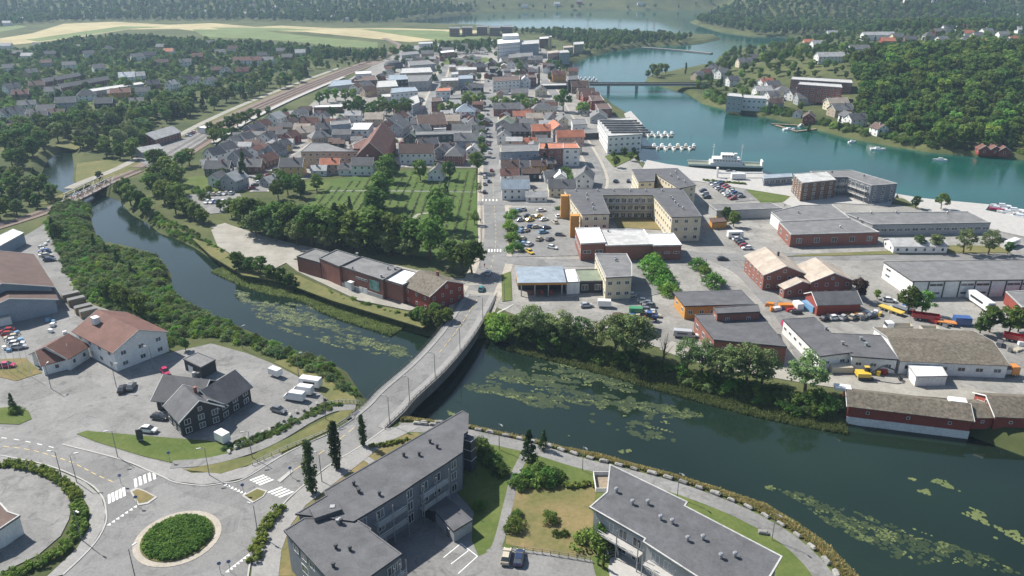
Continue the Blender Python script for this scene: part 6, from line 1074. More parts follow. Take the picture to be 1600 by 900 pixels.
row((12, 520), (30, 545), 6, 20, 'in the builders yard'); row((70, 395), (78, 408), 3, 10, 'at the edge of the builders yard'); row((1040, 284), (962, 285), 5, 70, 'beside the quay apartment block', 10, .2); row((1290, 500), (1360, 497), 6, 20, 'among scrap by the red barn', 30); row((628, 225), (640, 208), 4, 70, 'in the shaded side street'); row((1140, 270), (1148, 272), 2, 0, 'on the quay')
# caravan, trailers
def boxy(name, x, y, head, l, w_, h, c, label, cat, wheels=1, z=.24, cab=None, group=None):
    o = thing(name, (*G2(x, y), z), label, cat, group, R(head)); a = l / 2
    mb = MB(); mb.frus([(-a, -w_ / 2, .5), (a, -w_ / 2, .5), (a, w_ / 2, .5), (-a, w_ / 2, .5)], [(-a * .97, -w_ / 2 * .95, h), (a * .93, -w_ / 2 * .95, h), (a * .93, w_ / 2 * .95, h), (-a * .97, w_ / 2 * .95, h)])
    obj('body', mb.mesh('body', [paint(c)]), o)
    for s in (-1, 1):
        obj('window', MB().box(-a * .6, a * .5, s * w_ / 2 * .985 - .03, s * w_ / 2 * .985 + .03, h * .52, h * .75).mesh('window', [M['glass']]), o) if cab != 'box' else None
        for q in range(wheels): obj('wheel', VM['car'][1], o, ((q - (wheels - 1) / 2) * l * .5, s * w_ / 2 * .9, .32))
    return o
boxy('caravan', 486, 605, 165, 6, 2.3, 2.7, 'white', 'white motorhome with dark rear window parked beside the bank', 'motorhome', 2); boxy('box_trailer', 431, 588, -30, 3.6, 2, 2.3, 'white', 'white box trailer alone at the edge of the car park', 'trailer', 1, cab='box'); boxy('box_trailer', 349, 691, -35, 3.4, 2.2, 2.6, 'white', 'white sales trailer at the corner of the verge lawn', 'trailer', 1, cab='box')
bus = boxy('coach_bus', 1530, 478, -88, 12.5, 2.6, 3.3, 'white', 'white coach parked in the bus yard', 'bus', 2); obj('windscreen', MB().box(6.1, 6.2, -1.1, 1.1, 1.6, 2.9).mesh('windscreen', [M['glass']]), bus); obj('windscreen', MB().box(-6.25, -6.1, -1.1, 1.1, 1.9, 2.9).mesh('windscreen', [M['glass']]), bus)
boxy('caravan', 1148, 372, 5, 6.5, 2.4, 2.8, 'white', 'white caravan by the line of cars', 'caravan', 1); boxy('delivery_truck', 1153, 281, 0, 7.5, 2.5, 3.2, 'white', 'white delivery truck on the quay road', 'truck', 2, cab='box'); boxy('camper', 1066, 527, -10, 5.6, 2.1, 2.3, 'silver', 'silver camper van by the brick workshop', 'van', 2)
boxy('box_trailer', 944, 480, -5, 4.5, 2.2, 2.4, 'white', 'white covered trailer on the station forecourt', 'trailer', 1, cab='box'); boxy('box_trailer', 993, 490, -5, 4.5, 2.2, 2.0, 'green', 'green and white trailer beside the blue tractor', 'trailer', 1, cab='box')
boxy('container', 1502, 507, -8, 5, 2.8, 3, 'blue', 'blue container beside the scrap yard bushes', 'container', 0, cab='box', z=-.3); boxy('container', 1246, 482, 100, 3.6, 2.3, 2.6, 'white', 'white container beside the red barn', 'container', 0, cab='box', z=-.3); boxy('container', 1264, 484, 110, 6, 2.3, 2.6, 'light blue', 'pale blue container against the red barn', 'container', 0, cab='box', z=-.3); boxy('container', 1313, 580, 0, 6, 3, 2.2, 'beige', 'beige low container beside the excavator', 'container', 0, cab='box', z=-.3)
for x, y, c, l in ((1227, 482, 'orange', 'orange skip in the storage yard'), (1238, 520, 'red', 'red wagon by the angled white workshop'), (1230, 512, 'crimson', 'dark red wagon by the angled white workshop')): boxy('wagon', x, y, 100 if x != 1227 else 0, 4.5, 2.2, 1.9, c, l, 'wagon', 0, cab='box', z=-.2)
def flatbed(name, x, y, head, l, c, label, cabc=None, load=None):
    o = thing(name, (*G2(x, y), .24), label, 'truck' if cabc else 'trailer', None, R(head)); mb = MB().box(-l / 2, l / 2, -1.2, 1.2, .85, 1.1); obj('bed', mb.mesh('bed', [paint(c)]), o)
    if load: obj('load_box', MB().box(-l / 2, l / 2, -1.2, -1.1, 1.1, 2.2).box(-l / 2, l / 2, 1.1, 1.2, 1.1, 2.2).box(-l / 2, -l / 2 + .1, -1.1, 1.1, 1.1, 2.2).box(l / 2 - .1, l / 2, -1.1, 1.1, 1.1, 2.2).mesh('load_box', [paint(load)]), o)
    if cabc:
        cb = obj('cab', MB().frus([(l / 2 + .2, -1.2, .6), (l / 2 + 2.4, -1.2, .6), (l / 2 + 2.4, 1.2, .6), (l / 2 + .2, 1.2, .6)], [(l / 2 + .2, -1.15, 3), (l / 2 + 2.1, -1.15, 3), (l / 2 + 2.1, 1.15, 3), (l / 2 + .2, 1.15, 3)]).mesh('cab', [paint(cabc)]), o)
        obj('windscreen', MB().box(l / 2 + 2.15, l / 2 + 2.38, -1.05, 1.05, 1.8, 2.7).mesh('windscreen', [M['glass']]), cb)
    for xx in ([-l * .35, -l * .2] + ([l / 2 + 1.3] if cabc else [l * .3])):
        for s in (-1, 1): obj('wheel', VM['van'][1], o, (xx, s * 1.05, .45), 0, 1.25)
    return o
flatbed('tipper_truck', 1408, 518, 178, 5.6, 'silver', 'white tipper truck with brown load box by the workshops', 'white', 'beige'); flatbed('tipper_trailer', 1450, 522, 178, 5, 'silver', 'tipper trailer standing behind the white tipper truck', None, 'beige'); flatbed('orange_truck', 1560, 587, 0, 5, 'silver', 'orange-cabbed lorry parked beside the brown-roofed workshop', 'orange', 'silver')
bpy.data.objects['orange_truck'].name = 'lorry'
for x, y, a, c, l in ((1392, 488, -55, 'yellow', 'yellow flatbed trailer in the scrap yard'), (1408, 486, -55, 'grey', 'dark flatbed trailer in the scrap yard'), (1445, 501, -20, 'red', 'long red covered trailer in the scrap yard'), (1478, 508, -20, 'orange', 'orange machine trailer in the scrap yard'), (1590, 535, -30, 'red', 'red trailer at the edge of the scrap yard')): flatbed('trailer', x, y, a, 8 if c in ('red', 'yellow') else 5.5, c, l, None, c if c == 'red' else None)
ex = thing('excavator', (*G2(1350, 592), .2), 'yellow tracked excavator reaching along the gravel road', 'excavator', None, R(-4))
for s in (-1, 1): obj('track', MB().box(-2, 2, s * 1.2 - .3, s * 1.2 + .3, 0, .8).mesh('track', [M['darksteel']]), ex)
obj('body', MB().box(-2.3, 1.2, -1.4, 1.4, .9, 2.0).mesh('body', [paint('yellow')]), ex); cb = obj('cab', MB().frus([(-.1, .2, 2), (1.4, .2, 2), (1.4, 1.3, 2), (-.1, 1.3, 2)], [(0, .3, 3.1), (1.1, .3, 3.1), (1.1, 1.2, 3.1), (0, 1.2, 3.1)]).mesh('cab', [M['glass']]), ex); obj('cab_roof', MB().box(-.1, 1.2, .2, 1.3, 3.1, 3.25).mesh('cab_roof', [paint('yellow')]), cb)
obj('boom', MB().cyl((1, -.2, 1.8), (4.2, -.2, 4.2), .32, .26, 6).cyl((4.2, -.2, 4.2), (7.2, -.2, 3.1), .26, .22, 6).mesh('boom', [M['darksteel']]), ex); obj('stick', MB().cyl((7.2, -.2, 3.1), (9.4, -.2, .9), .24, .18, 6).mesh('stick', [M['darksteel']]), ex); obj('bucket', MB().frus([(9, -.7, .1), (10, -.7, .3), (10, .4, .3), (9, .4, .1)], [(9.1, -.7, 1), (9.8, -.7, 1), (9.8, .4, 1), (9.1, .4, 1)]).mesh('bucket', [M['darksteel']]), ex)
tr = thing('tractor', (*G2(1016, 501), .24), 'blue tractor with big wheels on the station forecourt', 'tractor', None, R(-10)); obj('bonnet', MB().box(.2, 2.1, -.5, .5, .9, 1.7).mesh('bonnet', [paint('blue')]), tr); obj('cab', MB().box(-1.2, .3, -.8, .8, 1.1, 2.7).mesh('cab', [M['glass']]), tr); obj('cab_roof', MB().box(-1.3, .4, -.9, .9, 2.7, 2.85).mesh('cab_roof', [paint('blue')]), tr)
for s in (-1, 1): obj('wheel', MB().cyl((0, -.22, 0), (0, .22, 0), .85, n=14).mesh('wheel', [M['tyre']]), tr, (-.8, s * .95, .85)); obj('wheel', MB().cyl((0, -.15, 0), (0, .15, 0), .5, n=12).mesh('wheel', [M['tyre']]), tr, (1.6, s * .8, .5))
# timber stacks and goods of the builders yard
for i, (x, y, a) in enumerate([(121, 476, -50), (132, 488, -50), (140, 494, -50), (112, 468, -50)]):
    o = thing('timber_stack', (*G2(x, y), .2), 'covered stack of pale planks at the edge of the builders yard', 'timber', 'plank stacks in the builders yard', R(a + 90)); 
    for k in range(3): obj('plank_bundle', MB().box(-2.6, 2.6, -1.1, 1.1, k * .75, k * .75 + .62).mesh('plank_bundle', [M['wood']]), o)
    obj('cover', MB().box(-2.5, 2.4, -1.2, 1.2, 2.25, 2.35).mesh('cover', [rm('g')]), o)
for i in range(34):
    x, y = random.choice([(random.uniform(2, 42), random.uniform(522, 566)), (random.uniform(75, 105), random.uniform(500, 530)), (random.uniform(0, 30), random.uniform(378, 388)), (random.uniform(62, 78), random.uniform(378, 402))]); c = random.choice(['white', 'white', 'silver', 'beige', 'red', 'light blue'])
    s = random.uniform(.6, 1.2); o = obj('goods_pallet', MB().box(-.7 * s, .7 * s, -.5 * s, .5 * s, .15, .9 * s).box(-.75 * s, .75 * s, -.55 * s, .55 * s, 0, .14).mesh('goods_pallet', [paint(c)]), None, (*G2(x, y), .2), random.random() * 3); tag(o, f'{c} wrapped pallet of goods in the builders yard', 'pallet', 'wrapped pallets in the builders yard')
for i in range(70):                                # clutter of the industrial yards
    x, y, lo, wh_ = random.choice([(1225, 484, 25, 'by the red barn'), (1330, 492, 40, 'before the red barn'), (1400, 486, 30, 'in the scrap yard'), (1470, 505, 45, 'in the scrap yard'), (1560, 545, 40, 'behind the brown-roofed workshop'), (1370, 580, 25, 'by the excavator'), (1130, 345, 12, 'behind the U-shaped flats'), (1000, 500, 20, 'on the station forecourt')])
    c = random.choice(['orange', 'red', 'grey', 'silver', 'blue', 'beige', 'grey', 'black', 'yellow', 'white']); a_, b_, h_ = random.uniform(.5, 2.2), random.uniform(.4, .9), random.uniform(.5, 1.5)
    mb = MB().frus([(-a_, -b_, 0), (a_, -b_, 0), (a_, b_, 0), (-a_, b_, 0)], [(-a_ * .9, -b_ * .9, h_), (a_ * .7, -b_ * .9, h_ * .8), (a_ * .7, b_ * .9, h_ * .8), (-a_ * .9, b_ * .9, h_)]).box(-a_ * 1.05, a_ * 1.05, -b_ * .3, b_ * .3, 0, .25)
    tag(obj('yard_goods', mb.mesh('yard_goods', [paint(c)]), None, (*G2(x + random.uniform(-lo, lo), y + random.uniform(-7, 7)), .18), random.random() * 3), f'{c} heap of machine parts {wh_}', 'goods', 'machine parts in the yards')
# ------------------------------------------------------------------ street furniture
LAMPM = MB().cyl((0, 0, 0), (0, 0, 7.4), .11, .07, 6).cyl((0, 0, 7.35), (1.1, 0, 7.6), .05, .045, 5).mesh('pole', [M['pole']]); LHEAD = MB().box(.8, 1.75, -.16, .16, 7.5, 7.68).mesh('lamp_head', [M['steel']])
def lamp(x, y, where, head=0, z=.2, s=1.0):
    o = thing('street_lamp', (*G2(x, y, z), z), f'grey street lamp {where}', 'street lamp', f'street lamps {where}', R(head)); o.scale = (s, s, s); obj('pole', LAMPM, o); obj('lamp_head', LHEAD, o)
for i, t_ in enumerate((2, 8, 14, 21, 28)):
    t_ = min(t_, len(BL) - 2); p = offset(BL, 5.5)[t_]; o = thing('street_lamp', (*p, bz(t_ / (len(BL) - 1)) + .1), 'grey street lamp on the right railing of the road bridge', 'street lamp', 'street lamps on the bridge', R(155)); obj('pole', LAMPM, o); obj('lamp_head', LHEAD, o)
for x, y, h, l in ((120, 753, 20, 'beside the forecourt hedge and the west road'), (97, 748, 180, 'behind the forecourt hedge'), (127, 843, -30, 'in the thick curved hedge'), (184, 714, 200, 'with a red box by the verge lawn'), (503, 752, 150, 'beside the poplars'), (327, 742, 200, 'on the verge of the footpath'), (212, 905, 60, 'at the foot of the roundabout'), (403, 835, 150, 'in the hedge strip'), (467, 590, 40, 'on the bank by the caravans'), (394, 715, 200, 'where the footpath leaves the car park'), (509, 655, 200, 'beside the footpath near the bridge'), (379, 545, 40, 'with double heads near the dark garage'), (240, 577, 180, 'before the gable of the white office'), (80, 607, 90, 'on the kerb of the forecourt'), (910, 735, -60, 'on the promenade lawn behind the flats'), (1058, 777, -60, 'beside the promenade stones'), (1206, 843, -60, 'at the lower promenade'), (780, 702, -60, 'at the promenade start'), (182, 605, 0, 'beside the two dark cars')): lamp(x, y, l, h, s=.85 if x > 800 else .95)
for x, y in ((750, 420), (788, 470), (752, 380), (752, 340), (751, 300), (797, 300), (796, 262), (752, 262)): lamp(x, y, 'along the main street kerb', 0 if x < 770 else 180, s=.9)
for x, y in ((215, 792), (190, 758), (360, 894), (381, 773), (455, 746), (266, 722), (345, 897)):
    o = thing('road_sign', (*G2(x, y), .25), 'small round blue road sign on a grey post by the roundabout', 'sign', 'signs round the roundabout', R(20)); obj('post', MB().cyl((0, 0, 0), (0, 0, 2.4), .05, n=5).mesh('post', [M['pole']]), o); obj('sign_plate', MB().cyl((0, -.04, 2.3), (0, .02, 2.3), .38, n=14).mesh('sign_plate', [paint('blue')]), o)
o = thing('notice_board', (*G2(220, 690), .2), 'dark advertising board standing on the verge lawn', 'sign', None, R(20)); obj('panel', MB().box(-.7, .7, -.12, .12, .5, 3.2).mesh('panel', [M['darksteel']]), o); obj('post', MB().box(-.6, .6, -.06, .06, 0, .5).mesh('post', [M['steel']]), o)
for x, y in ((6, 582), (16, 583), (27, 580), (50, 590), (37, 577)):
    o = thing('flagpole', (*G2(x, y), .1), 'white flagpole on the lawn before the white office', 'flagpole', 'flagpoles before the white office'); obj('pole', MB().cyl((0, 0, 0), (0, 0, 8), .07, .04, 6).mesh('pole', [M['frame']]), o); obj('finial', MB().cyl((0, 0, 8), (0, 0, 8.15), .1, .02, 6).mesh('finial', [paint('yellow')]), o)
# fence rails: path by the bridge, lawn fence
def fence(px, h, label, m='steel', z=.2, name='railing', step=1):
    L = ribbon_pts(px, 5); c = L[len(L) // 2]; o = thing(name, (*c, z), label, 'fence'); mb = MB()
    for hh in (h * .5, h):
        for i in range(len(L) - 1): mb.cyl((*(L[i] - c), hh), (*(L[i + 1] - c), hh), .06, n=4)
    obj('rail', mb.mesh('rail', [M[m]]), o); pm = MB().box(-.06, .06, -.06, .06, 0, h).mesh('post', [M[m]])
    for i in range(0, len(L), step): obj('post', pm, o, (*(L[i] - c), 0))
fence([(395, 728), (450, 702), (517, 674), (560, 646)], .9, 'steel guard rail along the road before the bridge'); fence([(510, 634), (535, 631), (562, 632)], 1.0, 'green bridge rail at the river end of the footpath', 'steel'); fence([(800, 860), (860, 868), (922, 878)], 1.0, 'weathered wooden fence between the dry lawn and the car park', 'wood')
fence([(749, 268), (750, 320), (751, 390)], 1.3, 'dark cemetery wall railing along the main street', 'darksteel')
# promenade boulders and kerb stones along the car park bank
BO = []
for k in range(4):
    g = np.random.default_rng(k + 40); mb = MB(); b0 = [(-.9, -.4, 0), (.9, -.4, 0), (1.0, 0, 0), (.9, .4, 0), (-.9, .4, 0), (-1.0, 0, 0)]; j = lambda s: [(x * s + g.normal() * .06, y * s + g.normal() * .05, 0) for x, y, z in b0]
    mb.frus([(x, y, -.2) for x, y, z in j(1)], [(x, y, .4 + g.normal() * .06) for x, y, z in j(1.02)]); mb.frus([(x, y, .38) for x, y, z in j(1)], [(x, y, .62 + g.normal() * .05) for x, y, z in j(.75)]); BO.append(mb.mesh('boulder', [M['rock']]))
Lo = np.array(offset(Lprom, -2.5)); sg = np.concatenate([[0], np.cumsum(np.linalg.norm(np.diff(Lo, axis=0), axis=1))]); s = 6.
while s < sg[-1] - 1:
    x = float(np.interp(s, sg, Lo[:, 0])); y = float(np.interp(s, sg, Lo[:, 1])); d = np.array([np.interp(s + .5, sg, Lo[:, 0]) - x, np.interp(s + .5, sg, Lo[:, 1]) - y])
    tag(obj('boulder', random.choice(BO), None, (x, y, .12), math.atan2(d[1], d[0]) + random.uniform(-.15, .15), random.uniform(.8, 1.15)), 'flat grey edge stone in the row along the promenade', 'stone', 'edge stones along the promenade'); s += random.uniform(3.2, 4.2)
for i in range(15):
    t_ = i / 14; x = 498 + (350 - 498) * t_; y = 624 + (705 - 624) * t_ + 3 * math.sin(i); tag(obj('boulder', random.choice(BO), None, (*G2(x + 8, y), .2), R(-60), .8), 'pale edge stone between the car park and the bank', 'stone', 'edge stones of the car park')
for x, y in ((652, 663), (663, 664), (677, 665), (690, 667), (1192, 834)): tag(obj('stone_bench', random.choice(BO), None, (*G2(x, y), .15), R(-10), 1.0), 'pale stone seat at the promenade', 'bench', 'stone seats at the promenade')
for i, (x, y) in enumerate([(701, 832), (708, 836)]):
    o = thing('wheelie_bin', (*G2(x, y), .2), 'purple wheelie bin outside the bin shed', 'bin', 'bins outside the bin shed'); obj('bin_body', MB().frus([(-.3, -.35, .1), (.3, -.35, .1), (.3, .35, .1), (-.3, .35, .1)], [(-.4, -.42, 1.1), (.4, -.42, 1.1), (.4, .42, 1.1), (-.4, .42, 1.1)]).mesh('bin_body', [mat('purple_plastic', (.10, .04, .22), .5)]), o); obj('lid', MB().box(-.43, .43, -.45, .45, 1.1, 1.2).mesh('lid', [mat('purple_plastic', (.10, .04, .22), .5)]), o)
# pedestrians: one continuous body mesh each, small in the picture
def person_mesh(stride):
    V = [(0, 0, .95), (0, 0, 1.2), (0, 0, 1.42), (0, 0, 1.52), (0, 0, 1.68), (.19, 0, 1.4), (.24, -stride * .4, 1.12), (.23, stride * .3, .88), (-.19, 0, 1.4), (-.24, stride * .4, 1.12), (-.23, -stride * .3, .88), (.09, stride * .4, .5), (.09, stride * .2, .06), (.09, stride * .2 + .16, .04), (-.09, -stride * .3, .5), (-.09, -stride, .1), (-.09, -stride + .16, .05)]
    Rr = [.15, .14, .15, .06, .11, .08, .055, .045, .08, .055, .045, .075, .05, .04, .075, .05, .04]; Ed = [(0, 1), (1, 2), (2, 3), (3, 4), (2, 5), (5, 6), (6, 7), (2, 8), (8, 9), (9, 10), (0, 11), (11, 12), (12, 13), (0, 14), (14, 15), (15, 16)]
    me = bpy.data.meshes.new('person'); me.from_pydata(V, Ed, []); o = bpy.data.objects.new('tmp', me); COL.objects.link(o); o.modifiers.new('skin', 'SKIN')
    if not me.skin_vertices: me.skin_vertices.new() if hasattr(me.skin_vertices, 'new') else None
    if me.skin_vertices:
        for k, r in enumerate(Rr): me.skin_vertices[0].data[k].radius = (r, r)
        me.skin_vertices[0].data[0].use_root = True
    sb_ = o.modifiers.new('sub', 'SUBSURF'); sb_.levels = 1
    dg = bpy.context.evaluated_depsgraph_get(); out = bpy.data.meshes.new_from_object(o.evaluated_get(dg)); bpy.data.objects.remove(o); return out
try:
    for i, (x, y, c, lab, rz) in enumerate([(751, 348, 'black', 'person in dark clothes walking beside the cemetery wall', 0), (1103, 412, 'dark blue', 'person in dark blue crossing near the brick supermarket', 90), (757, 419, 'red', 'person in a red top at the street corner below the cemetery', 40), (783, 246, 'beige', 'person in beige on the paved side of the main street', 0), (782, 232, 'grey', 'person in grey farther along the main street pavement', 180)]):
        bm_ = person_mesh(.25)
        if len(bm_.polygons) < 30: break
        bm_.materials.clear(); bm_.materials.append(paint(c)); o = obj('person', bm_, None, (*G2(x, y), .26), R(rz)); tag(o, lab, 'person', 'pedestrians in the town')
        hd = MB().cyl((0, 0, 1.70), (0, 0, 1.82), .12, .05, 8); obj('hair', hd.mesh('hair', [M['bark']]), o)
except Exception as ex_: print('person', ex_)
# gravestones
GM = MB().box(-.4, .4, -.1, .1, 0, .75).box(-.5, .5, -.25, .25, -.05, .12).mesh('gravestone', [M['stone']]); CP = [G2(x, y) for x, y in [(482, 320), (514, 292), (612, 270), (742, 267), (744, 392), (650, 398), (560, 380), (465, 352)]]
xs = [p[0] for p in CP]; ys = [p[1] for p in CP]; GS = []
for i in range(int((max(xs) - min(xs)) / 4.2)):
    for j in range(int((max(ys) - min(ys)) / 2.4)):
        x, y = min(xs) + i * 4.2 + random.uniform(-.15, .15), min(ys) + j * 2.4 + random.uniform(-.3, .3)
        if random.random() < .8 and inpoly(x, y, CP): GS.append((x, y))
GS.sort(key=lambda p: p[1]); vis = [p for p in GS if free(p[0], p[1], 1.5)]
for x, y in vis[:300]: tag(obj('gravestone', GM, None, (x, y, cem.dimensions.z - .4), R(90) + random.uniform(-.1, .1), random.uniform(.8, 1.3)), 'upright gravestone in the rows on the cemetery lawn', 'gravestone', 'gravestones in the cemetery')
mb = MB()
for x, y in vis[300:]: mb.box(x - .12, x + .12, y - .4, y + .4, 0, .95)
tag(obj('gravestones', mb.mesh('gravestones', [M['stone']])), 'remaining gravestones in the far cemetery rows', None, None, 'stuff')
C = np.array([(x, y + 1.2, .25) for x, y in GS]); tag(obj('grave_plants', quads_mesh('grave_plants', leaf_quads(C, np.full(len(C), 1.0), 34, .24), LEAF['hedge'])), 'low planting between the gravestones', None, None, 'stuff')
# ------------------------------------------------------------------ water lilies and weed
def lilies(px, dens, label, st=(.5, .5), thr=.0, m='lily', sz=(.22, .5), ang=0, z=.02):
    P = [G2(x, y, WZ) for x, y in px]; A_ = abs(sum(P[i - 1][0] * P[i][1] - P[i][0] * P[i - 1][1] for i in range(len(P)))) / 2; n = int(A_ * dens); c, s = math.cos(R(ang)), math.sin(R(ang)); out = MB(); cx = np.mean(P, 0)
    for x, y in scatter(P, n, 0, None, 3):
        u, v = x * c + y * s, -x * s + y * c
        if not inpoly(x + 7 * mnoise.noise(Vector((u * .12, v * .12, 11))) + 2 * mnoise.noise(Vector((u * .5, v * .5, 13))), y + 4 * mnoise.noise(Vector((u * .12, v * .12, 17))) + 2 * mnoise.noise(Vector((u * .5, v * .5, 19))), P): continue
        if mnoise.noise(Vector((u * .09 * st[0] * 2, v * .09 / st[1], 3))) + .9 * mnoise.noise(Vector((u * .3, v * .6, 7))) < thr: continue
        r = random.uniform(*sz); a0 = random.random() * 6; k = 6
        o = len(out.v); zz = WZ + z + random.random() * .03; out.v += [(x + r * random.uniform(.7, 1.2) * math.cos(a0 + q * 1.047), y + r * random.uniform(.7, 1.2) * math.sin(a0 + q * 1.047), zz) for q in range(k)]; out.f.append(tuple(range(o, o + k))); out.m.append(0)
    if out.f: tag(obj('water_lilies', out.mesh('water_lilies', [M[m]])), label, None, None, 'stuff')
L1 = [(362, 452), (392, 458), (402, 468), (430, 470), (480, 477), (535, 490), (575, 503), (600, 520), (630, 540), (655, 562), (640, 572), (610, 565), (575, 552), (530, 545), (490, 530), (440, 520), (400, 495), (375, 470)]
L2 = [(718, 600), (745, 598), (790, 572), (845, 564), (900, 570), (945, 580), (985, 600), (1000, 618), (1045, 630), (1095, 642), (1098, 650), (1060, 655), (1050, 672), (1056, 690), (1020, 690), (965, 672), (900, 652), (850, 640), (800, 622), (735, 610)]
L3 = [(1213, 763), (1255, 772), (1290, 783), (1345, 797), (1410, 820), (1440, 830), (1490, 852), (1545, 870), (1595, 897), (1540, 890), (1470, 878), (1425, 885), (1395, 872), (1360, 850), (1325, 835), (1290, 815), (1258, 790)]
lilies(L1, 5, 'yellow-green water lilies in the river before the brick factory', (.22, .5), .22, ang=-25, sz=(.14, .36)); lilies(L1, 3, 'sunken dark weed under the lilies before the brick factory', (.22, .5), -.05, 'lily2', (.3, .7), -25, z=.004)
lilies(L2, 3.6, 'water lilies drifting in the middle of the river', (.2, .45), .25, ang=-20, sz=(.12, .34)); lilies(L2, 3, 'sunken dark weed in the middle of the river', (.2, .45), -.02, 'lily2', (.3, .8), -22, z=.004)
lilies(L3, 5, 'water lily streak along the lower promenade', (.25, .45), .18, ang=-33, sz=(.13, .34)); lilies(L3, 3, 'sunken weed along the lower promenade', (.25, .45), -.08, 'lily2', (.25, .6), -35, z=.004)
for i, (px, d) in enumerate([([(1468, 780), (1500, 786), (1552, 808), (1600, 836), (1640, 860), (1620, 862), (1560, 828), (1510, 806)], 7), ([(1449, 748), (1475, 748), (1508, 772), (1490, 776)], 7), ([(1410, 744), (1428, 738), (1432, 752)], 6), ([(1430, 763), (1445, 761), (1456, 773), (1440, 772)], 7), ([(1325, 686), (1333, 686), (1339, 702), (1331, 700)], 8), ([(1525, 830), (1545, 832), (1562, 845), (1545, 843)], 7), ([(875, 683), (890, 680), (898, 687), (880, 690)], 5), ([(965, 704), (985, 702), (990, 708), (970, 710)], 5), ([(693, 642), (708, 640), (712, 649), (700, 650)], 5), ([(1185, 757), (1200, 752), (1215, 764), (1200, 768)], 5)]):
    lilies(px, d, 'small floating patch of lilies on the open river', thr=-.35)
# ------------------------------------------------------------------ boats, ferry, jetties
HULL = {}
def boat(x, y, head, l=7, c='white', where='moored at the marina', cabin=1, mast=0, group=None, z=WZ):
    k = (round(l), c)
    if k not in HULL:
        st = [(-l / 2, .16 * l, -.2, .9), (-l * .2, .18 * l, -.3, .95), (l * .2, .15 * l, -.3, 1.05), (l * .42, .06 * l, -.1, 1.2), (l / 2, .01 * l, .3, 1.28)]; HULL[k] = shell(st).mesh('hull', [paint(c)])
    o = thing('motor_boat' if not mast else 'sailing_boat', (*G2(x, y, z), z), f'{c} {"sailing" if mast else "motor"} boat {where}', 'boat', group or f'boats {where}', R(head)); obj('hull', HULL[k], o)
    if cabin: obj('cabin', MB().frus([(-l * .22, -.11 * l, .9), (l * .2, -.1 * l, .95), (l * .2, .1 * l, .95), (-l * .22, .11 * l, .9)], [(-l * .2, -.09 * l, 1.7), (l * .08, -.08 * l, 1.75), (l * .08, .08 * l, 1.75), (-l * .2, .09 * l, 1.7)]).mesh('cabin', [paint('white')]), o); obj('windscreen', MB().add([(l * .205, -.09 * l, 1.0), (l * .205, .09 * l, 1.0), (l * .09, .075 * l, 1.72), (l * .09, -.075 * l, 1.72)], [(0, 1, 2, 3)]).mesh('windscreen', [M['glass']]), o)
    if mast: obj('mast', MB().cyl((0, 0, .9), (0, 0, 11), .08, .05, 6).cyl((0, 0, 2), (-l * .4, 0, 2), .06, n=5).mesh('mast', [M['steel']]), o)
def jetty(px, wd, label, z=-2.3):
    L = ribbon_pts(px, 3, z=z); c = L[len(L) // 2]; o = thing('jetty', (*c, 0), label, 'jetty'); ribbon('deck', [p - c for p in L], -wd / 2, wd / 2, 'wood', z=z, parent=o, depth=.35)
    for i in range(0, len(L), 2): obj('pile', MB().cyl((0, 0, -5), (0, 0, z + .6), .15, n=6).mesh('pile', [M['bark']]), o, (*(L[i] - c), 0))
jetty([(1000, 211), (1052, 212)], 2, 'long marina jetty beside the white wharf building'); jetty([(1003, 228), (1030, 230), (1086, 231)], 2, 'second marina jetty below the white wharf building'); jetty([(905, 125), (934, 127)], 2, 'short jetty by the sound bridge'); jetty([(1205, 193), (1245, 195)], 2, 'upper jetty on the east shore'); jetty([(1212, 195), (1243, 204)], 2, 'slanting jetty on the east shore'); jetty([(1243, 205), (1290, 199)], 2, 'lower jetty on the east shore'); jetty([(1550, 339), (1600, 330)], 2.4, 'jetty in the harbour by the factory quay')
for i in range(9): boat(1008 + i * 5.2, 209 + (i % 2) * 4.5, 90 if i % 2 == 0 else -90, random.choice((6, 7)), 'white', 'at the upper marina jetty', mast=i in (2,))
for i in range(11): boat(1022 + i * 6.2, 228.5 + (i % 2) * 5, 85 if i % 2 == 0 else -95, random.choice((6, 7, 8)), random.choice(('white', 'white', 'white', 'beige')), 'at the lower marina jetty', mast=i in (9,))
for i in range(8): boat(908 + i * 3.4, 122.5 + (i % 2) * 3, 90, 6, 'white', 'at the jetty by the sound bridge')
boat(1233, 203, 10, 9, 'white', 'beside the slanting east jetty'); boat(1252, 197, 30, 6, 'white', 'at the boathouse jetty'); boat(1372, 234, -10, 9, 'white', 'lying off the forest shore'); boat(1468, 251, 178, 8, 'white', 'under way off the forest'); boat(1331, 223, 10, 5, 'white', 'anchored off the small white house'); boat(1003, 256, 0, 6, 'white', 'below the quay bushes')
for i in range(6): boat(1554 + i * 9, 327 + i * 3.2 - (i % 2) * 7, 155 + (i % 2) * 10, random.choice((8, 9, 10)), random.choice(('white', 'white', 'crimson' if i == 0 else 'white')), 'in the harbour by the factory quay')
boxy('boat_trailer', 1580, 385, 35, 9, 2.6, 2.6, 'white', 'large white boat laid up on a trailer near the birches', 'boat', 1)
a = np.array(G2(1077, 268, WZ)); b = np.array(G2(1194, 272, WZ)); e = b - a; L = np.linalg.norm(e); fy = thing('car_ferry', (*((a + b) / 2 + np.array([0, 5])), WZ), 'white and dark green car ferry lying at the quay', 'ferry', None, math.atan2(e[1], e[0]))
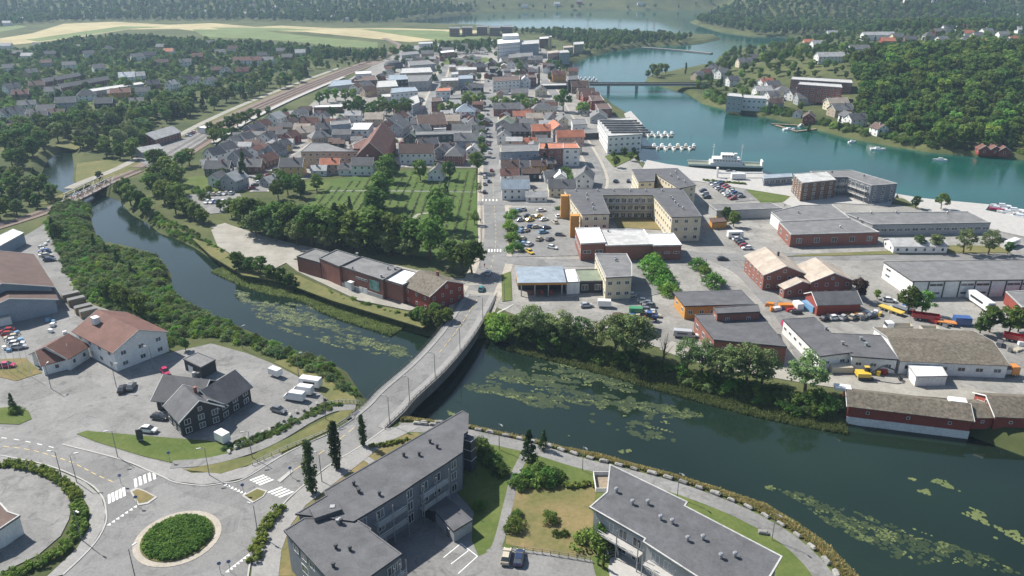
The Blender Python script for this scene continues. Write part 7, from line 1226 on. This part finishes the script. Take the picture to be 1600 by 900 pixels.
h = L / 2; obj('hull', MB().frus([(-h * .9, -3.6, -1), (h * .9, -3.6, -1), (h * .97, 0, -1), (h * .9, 3.6, -1), (-h * .9, 3.6, -1), (-h * .97, 0, -1)], [(-h, -4.8, 3.4), (h, -4.8, 3.4), (h, 0, 3.4), (h, 4.8, 3.4), (-h, 4.8, 3.4), (-h, 0, 3.4)]).mesh('hull', [wm('V')]), fy)
obj('bulwark', MB().box(-h, h, -4.8, -4.6, 3.4, 4.4).box(-h, h, 4.6, 4.8, 3.4, 4.4).mesh('bulwark', [M['frame']]), fy); obj('car_deck', MB().box(-h + .1, h - .1, -4.55, 4.55, 3.4, 3.45).mesh('car_deck', [rm('v')]), fy)
su = obj('superstructure', MB().box(-h * .42, h * .45, -4.3, 4.3, 3.45, 5.4).box(-h * .35, h * .38, -3.6, 3.6, 5.4, 7.4).box(-h * .12, h * .2, -3, 3, 7.4, 9.6).mesh('superstructure', [M['frame']]), fy)
for k in range(9): obj('window', win_mesh(1.1, .8), su, (-h * .3 + k * h * .078, -3.62, 6.4))
for k in range(4): obj('window', win_mesh(1.1, .9), su, (-h * .08 + k * h * .075, -3.02, 8.7))
for x in (-h * .34, h * .42): obj('mast', MB().cyl((x, 0, 5), (x, 0, 15), .25, .12, 6).box(x - .7, x + .7, -.1, .1, 13.2, 13.5).box(x - .5, x + .5, -.1, .1, 14.2, 14.4).mesh('mast', [M['frame']]), fy)
obj('funnel', MB().box(h * .22, h * .3, -1, 1, 7.4, 10).mesh('funnel', [M['frame']]), fy); obj('bow_ramp', MB().box(h * .96, h, -3, 3, 2.6, 6.5).mesh('bow_ramp', [M['frame']]), fy)
gw = thing('gangway', (*G2(1120, 278), .2), 'white ferry loading frame and long gangway beam on the quay', 'gangway'); obj('portal', MB().box(-.3, .3, -1, -.6, 0, 5).box(-.3, .3, .6, 1, 0, 5).box(-.4, .4, -1, 1, 5, 5.5).mesh('portal', [M['frame']]), gw); obj('beam', MB().box(0, 24, -.5, .5, 2.2, 2.9).mesh('beam', [M['frame']]), gw)
# pylons at the bay
for x, y in ((967, 50), (1010, 48), (1021, 50), (1065, 50), (918, 47)):
    p = GT(x, y + 4); o = thing('power_pylon', p, 'thin lattice power pylon standing by the bay', 'pylon', 'pylons by the bay'); mb = MB()
    for sx_ in (-1, 1):
        for sy_ in (-1, 1): mb.cyl((sx_ * 2, sy_ * 2, 0), (sx_ * .3, sy_ * .3, 24), .22, .15, 4)
    obj('mast', mb.mesh('mast', [M['steel']]), o); obj('cross_arm', MB().box(-5, 5, -.25, .25, 19, 19.5).box(-3.5, 3.5, -.25, .25, 22.5, 23).mesh('cross_arm', [M['steel']]), o)
# ------------------------------------------------------------------ haze: the air between here and the hills
HZ = bpy.data.materials.new('haze'); HZ.use_nodes = True; t = HZ.node_tree; t.nodes.remove(t.nodes['Principled BSDF']); v = t.nodes.new('ShaderNodeVolumePrincipled')
v.inputs['Color'].default_value = (.55, .76, 1, 1); v.inputs['Density'].default_value = .00013; v.inputs['Anisotropy'].default_value = .2; t.links.new(v.outputs[0], t.nodes['Material Output'].inputs['Volume'])
tag(obj('haze', MB().box(-7200, 7200, -300, 7200, -9, 420).mesh('haze', [HZ])), 'thin blue summer haze over the town and hills', None, None, 'stuff')
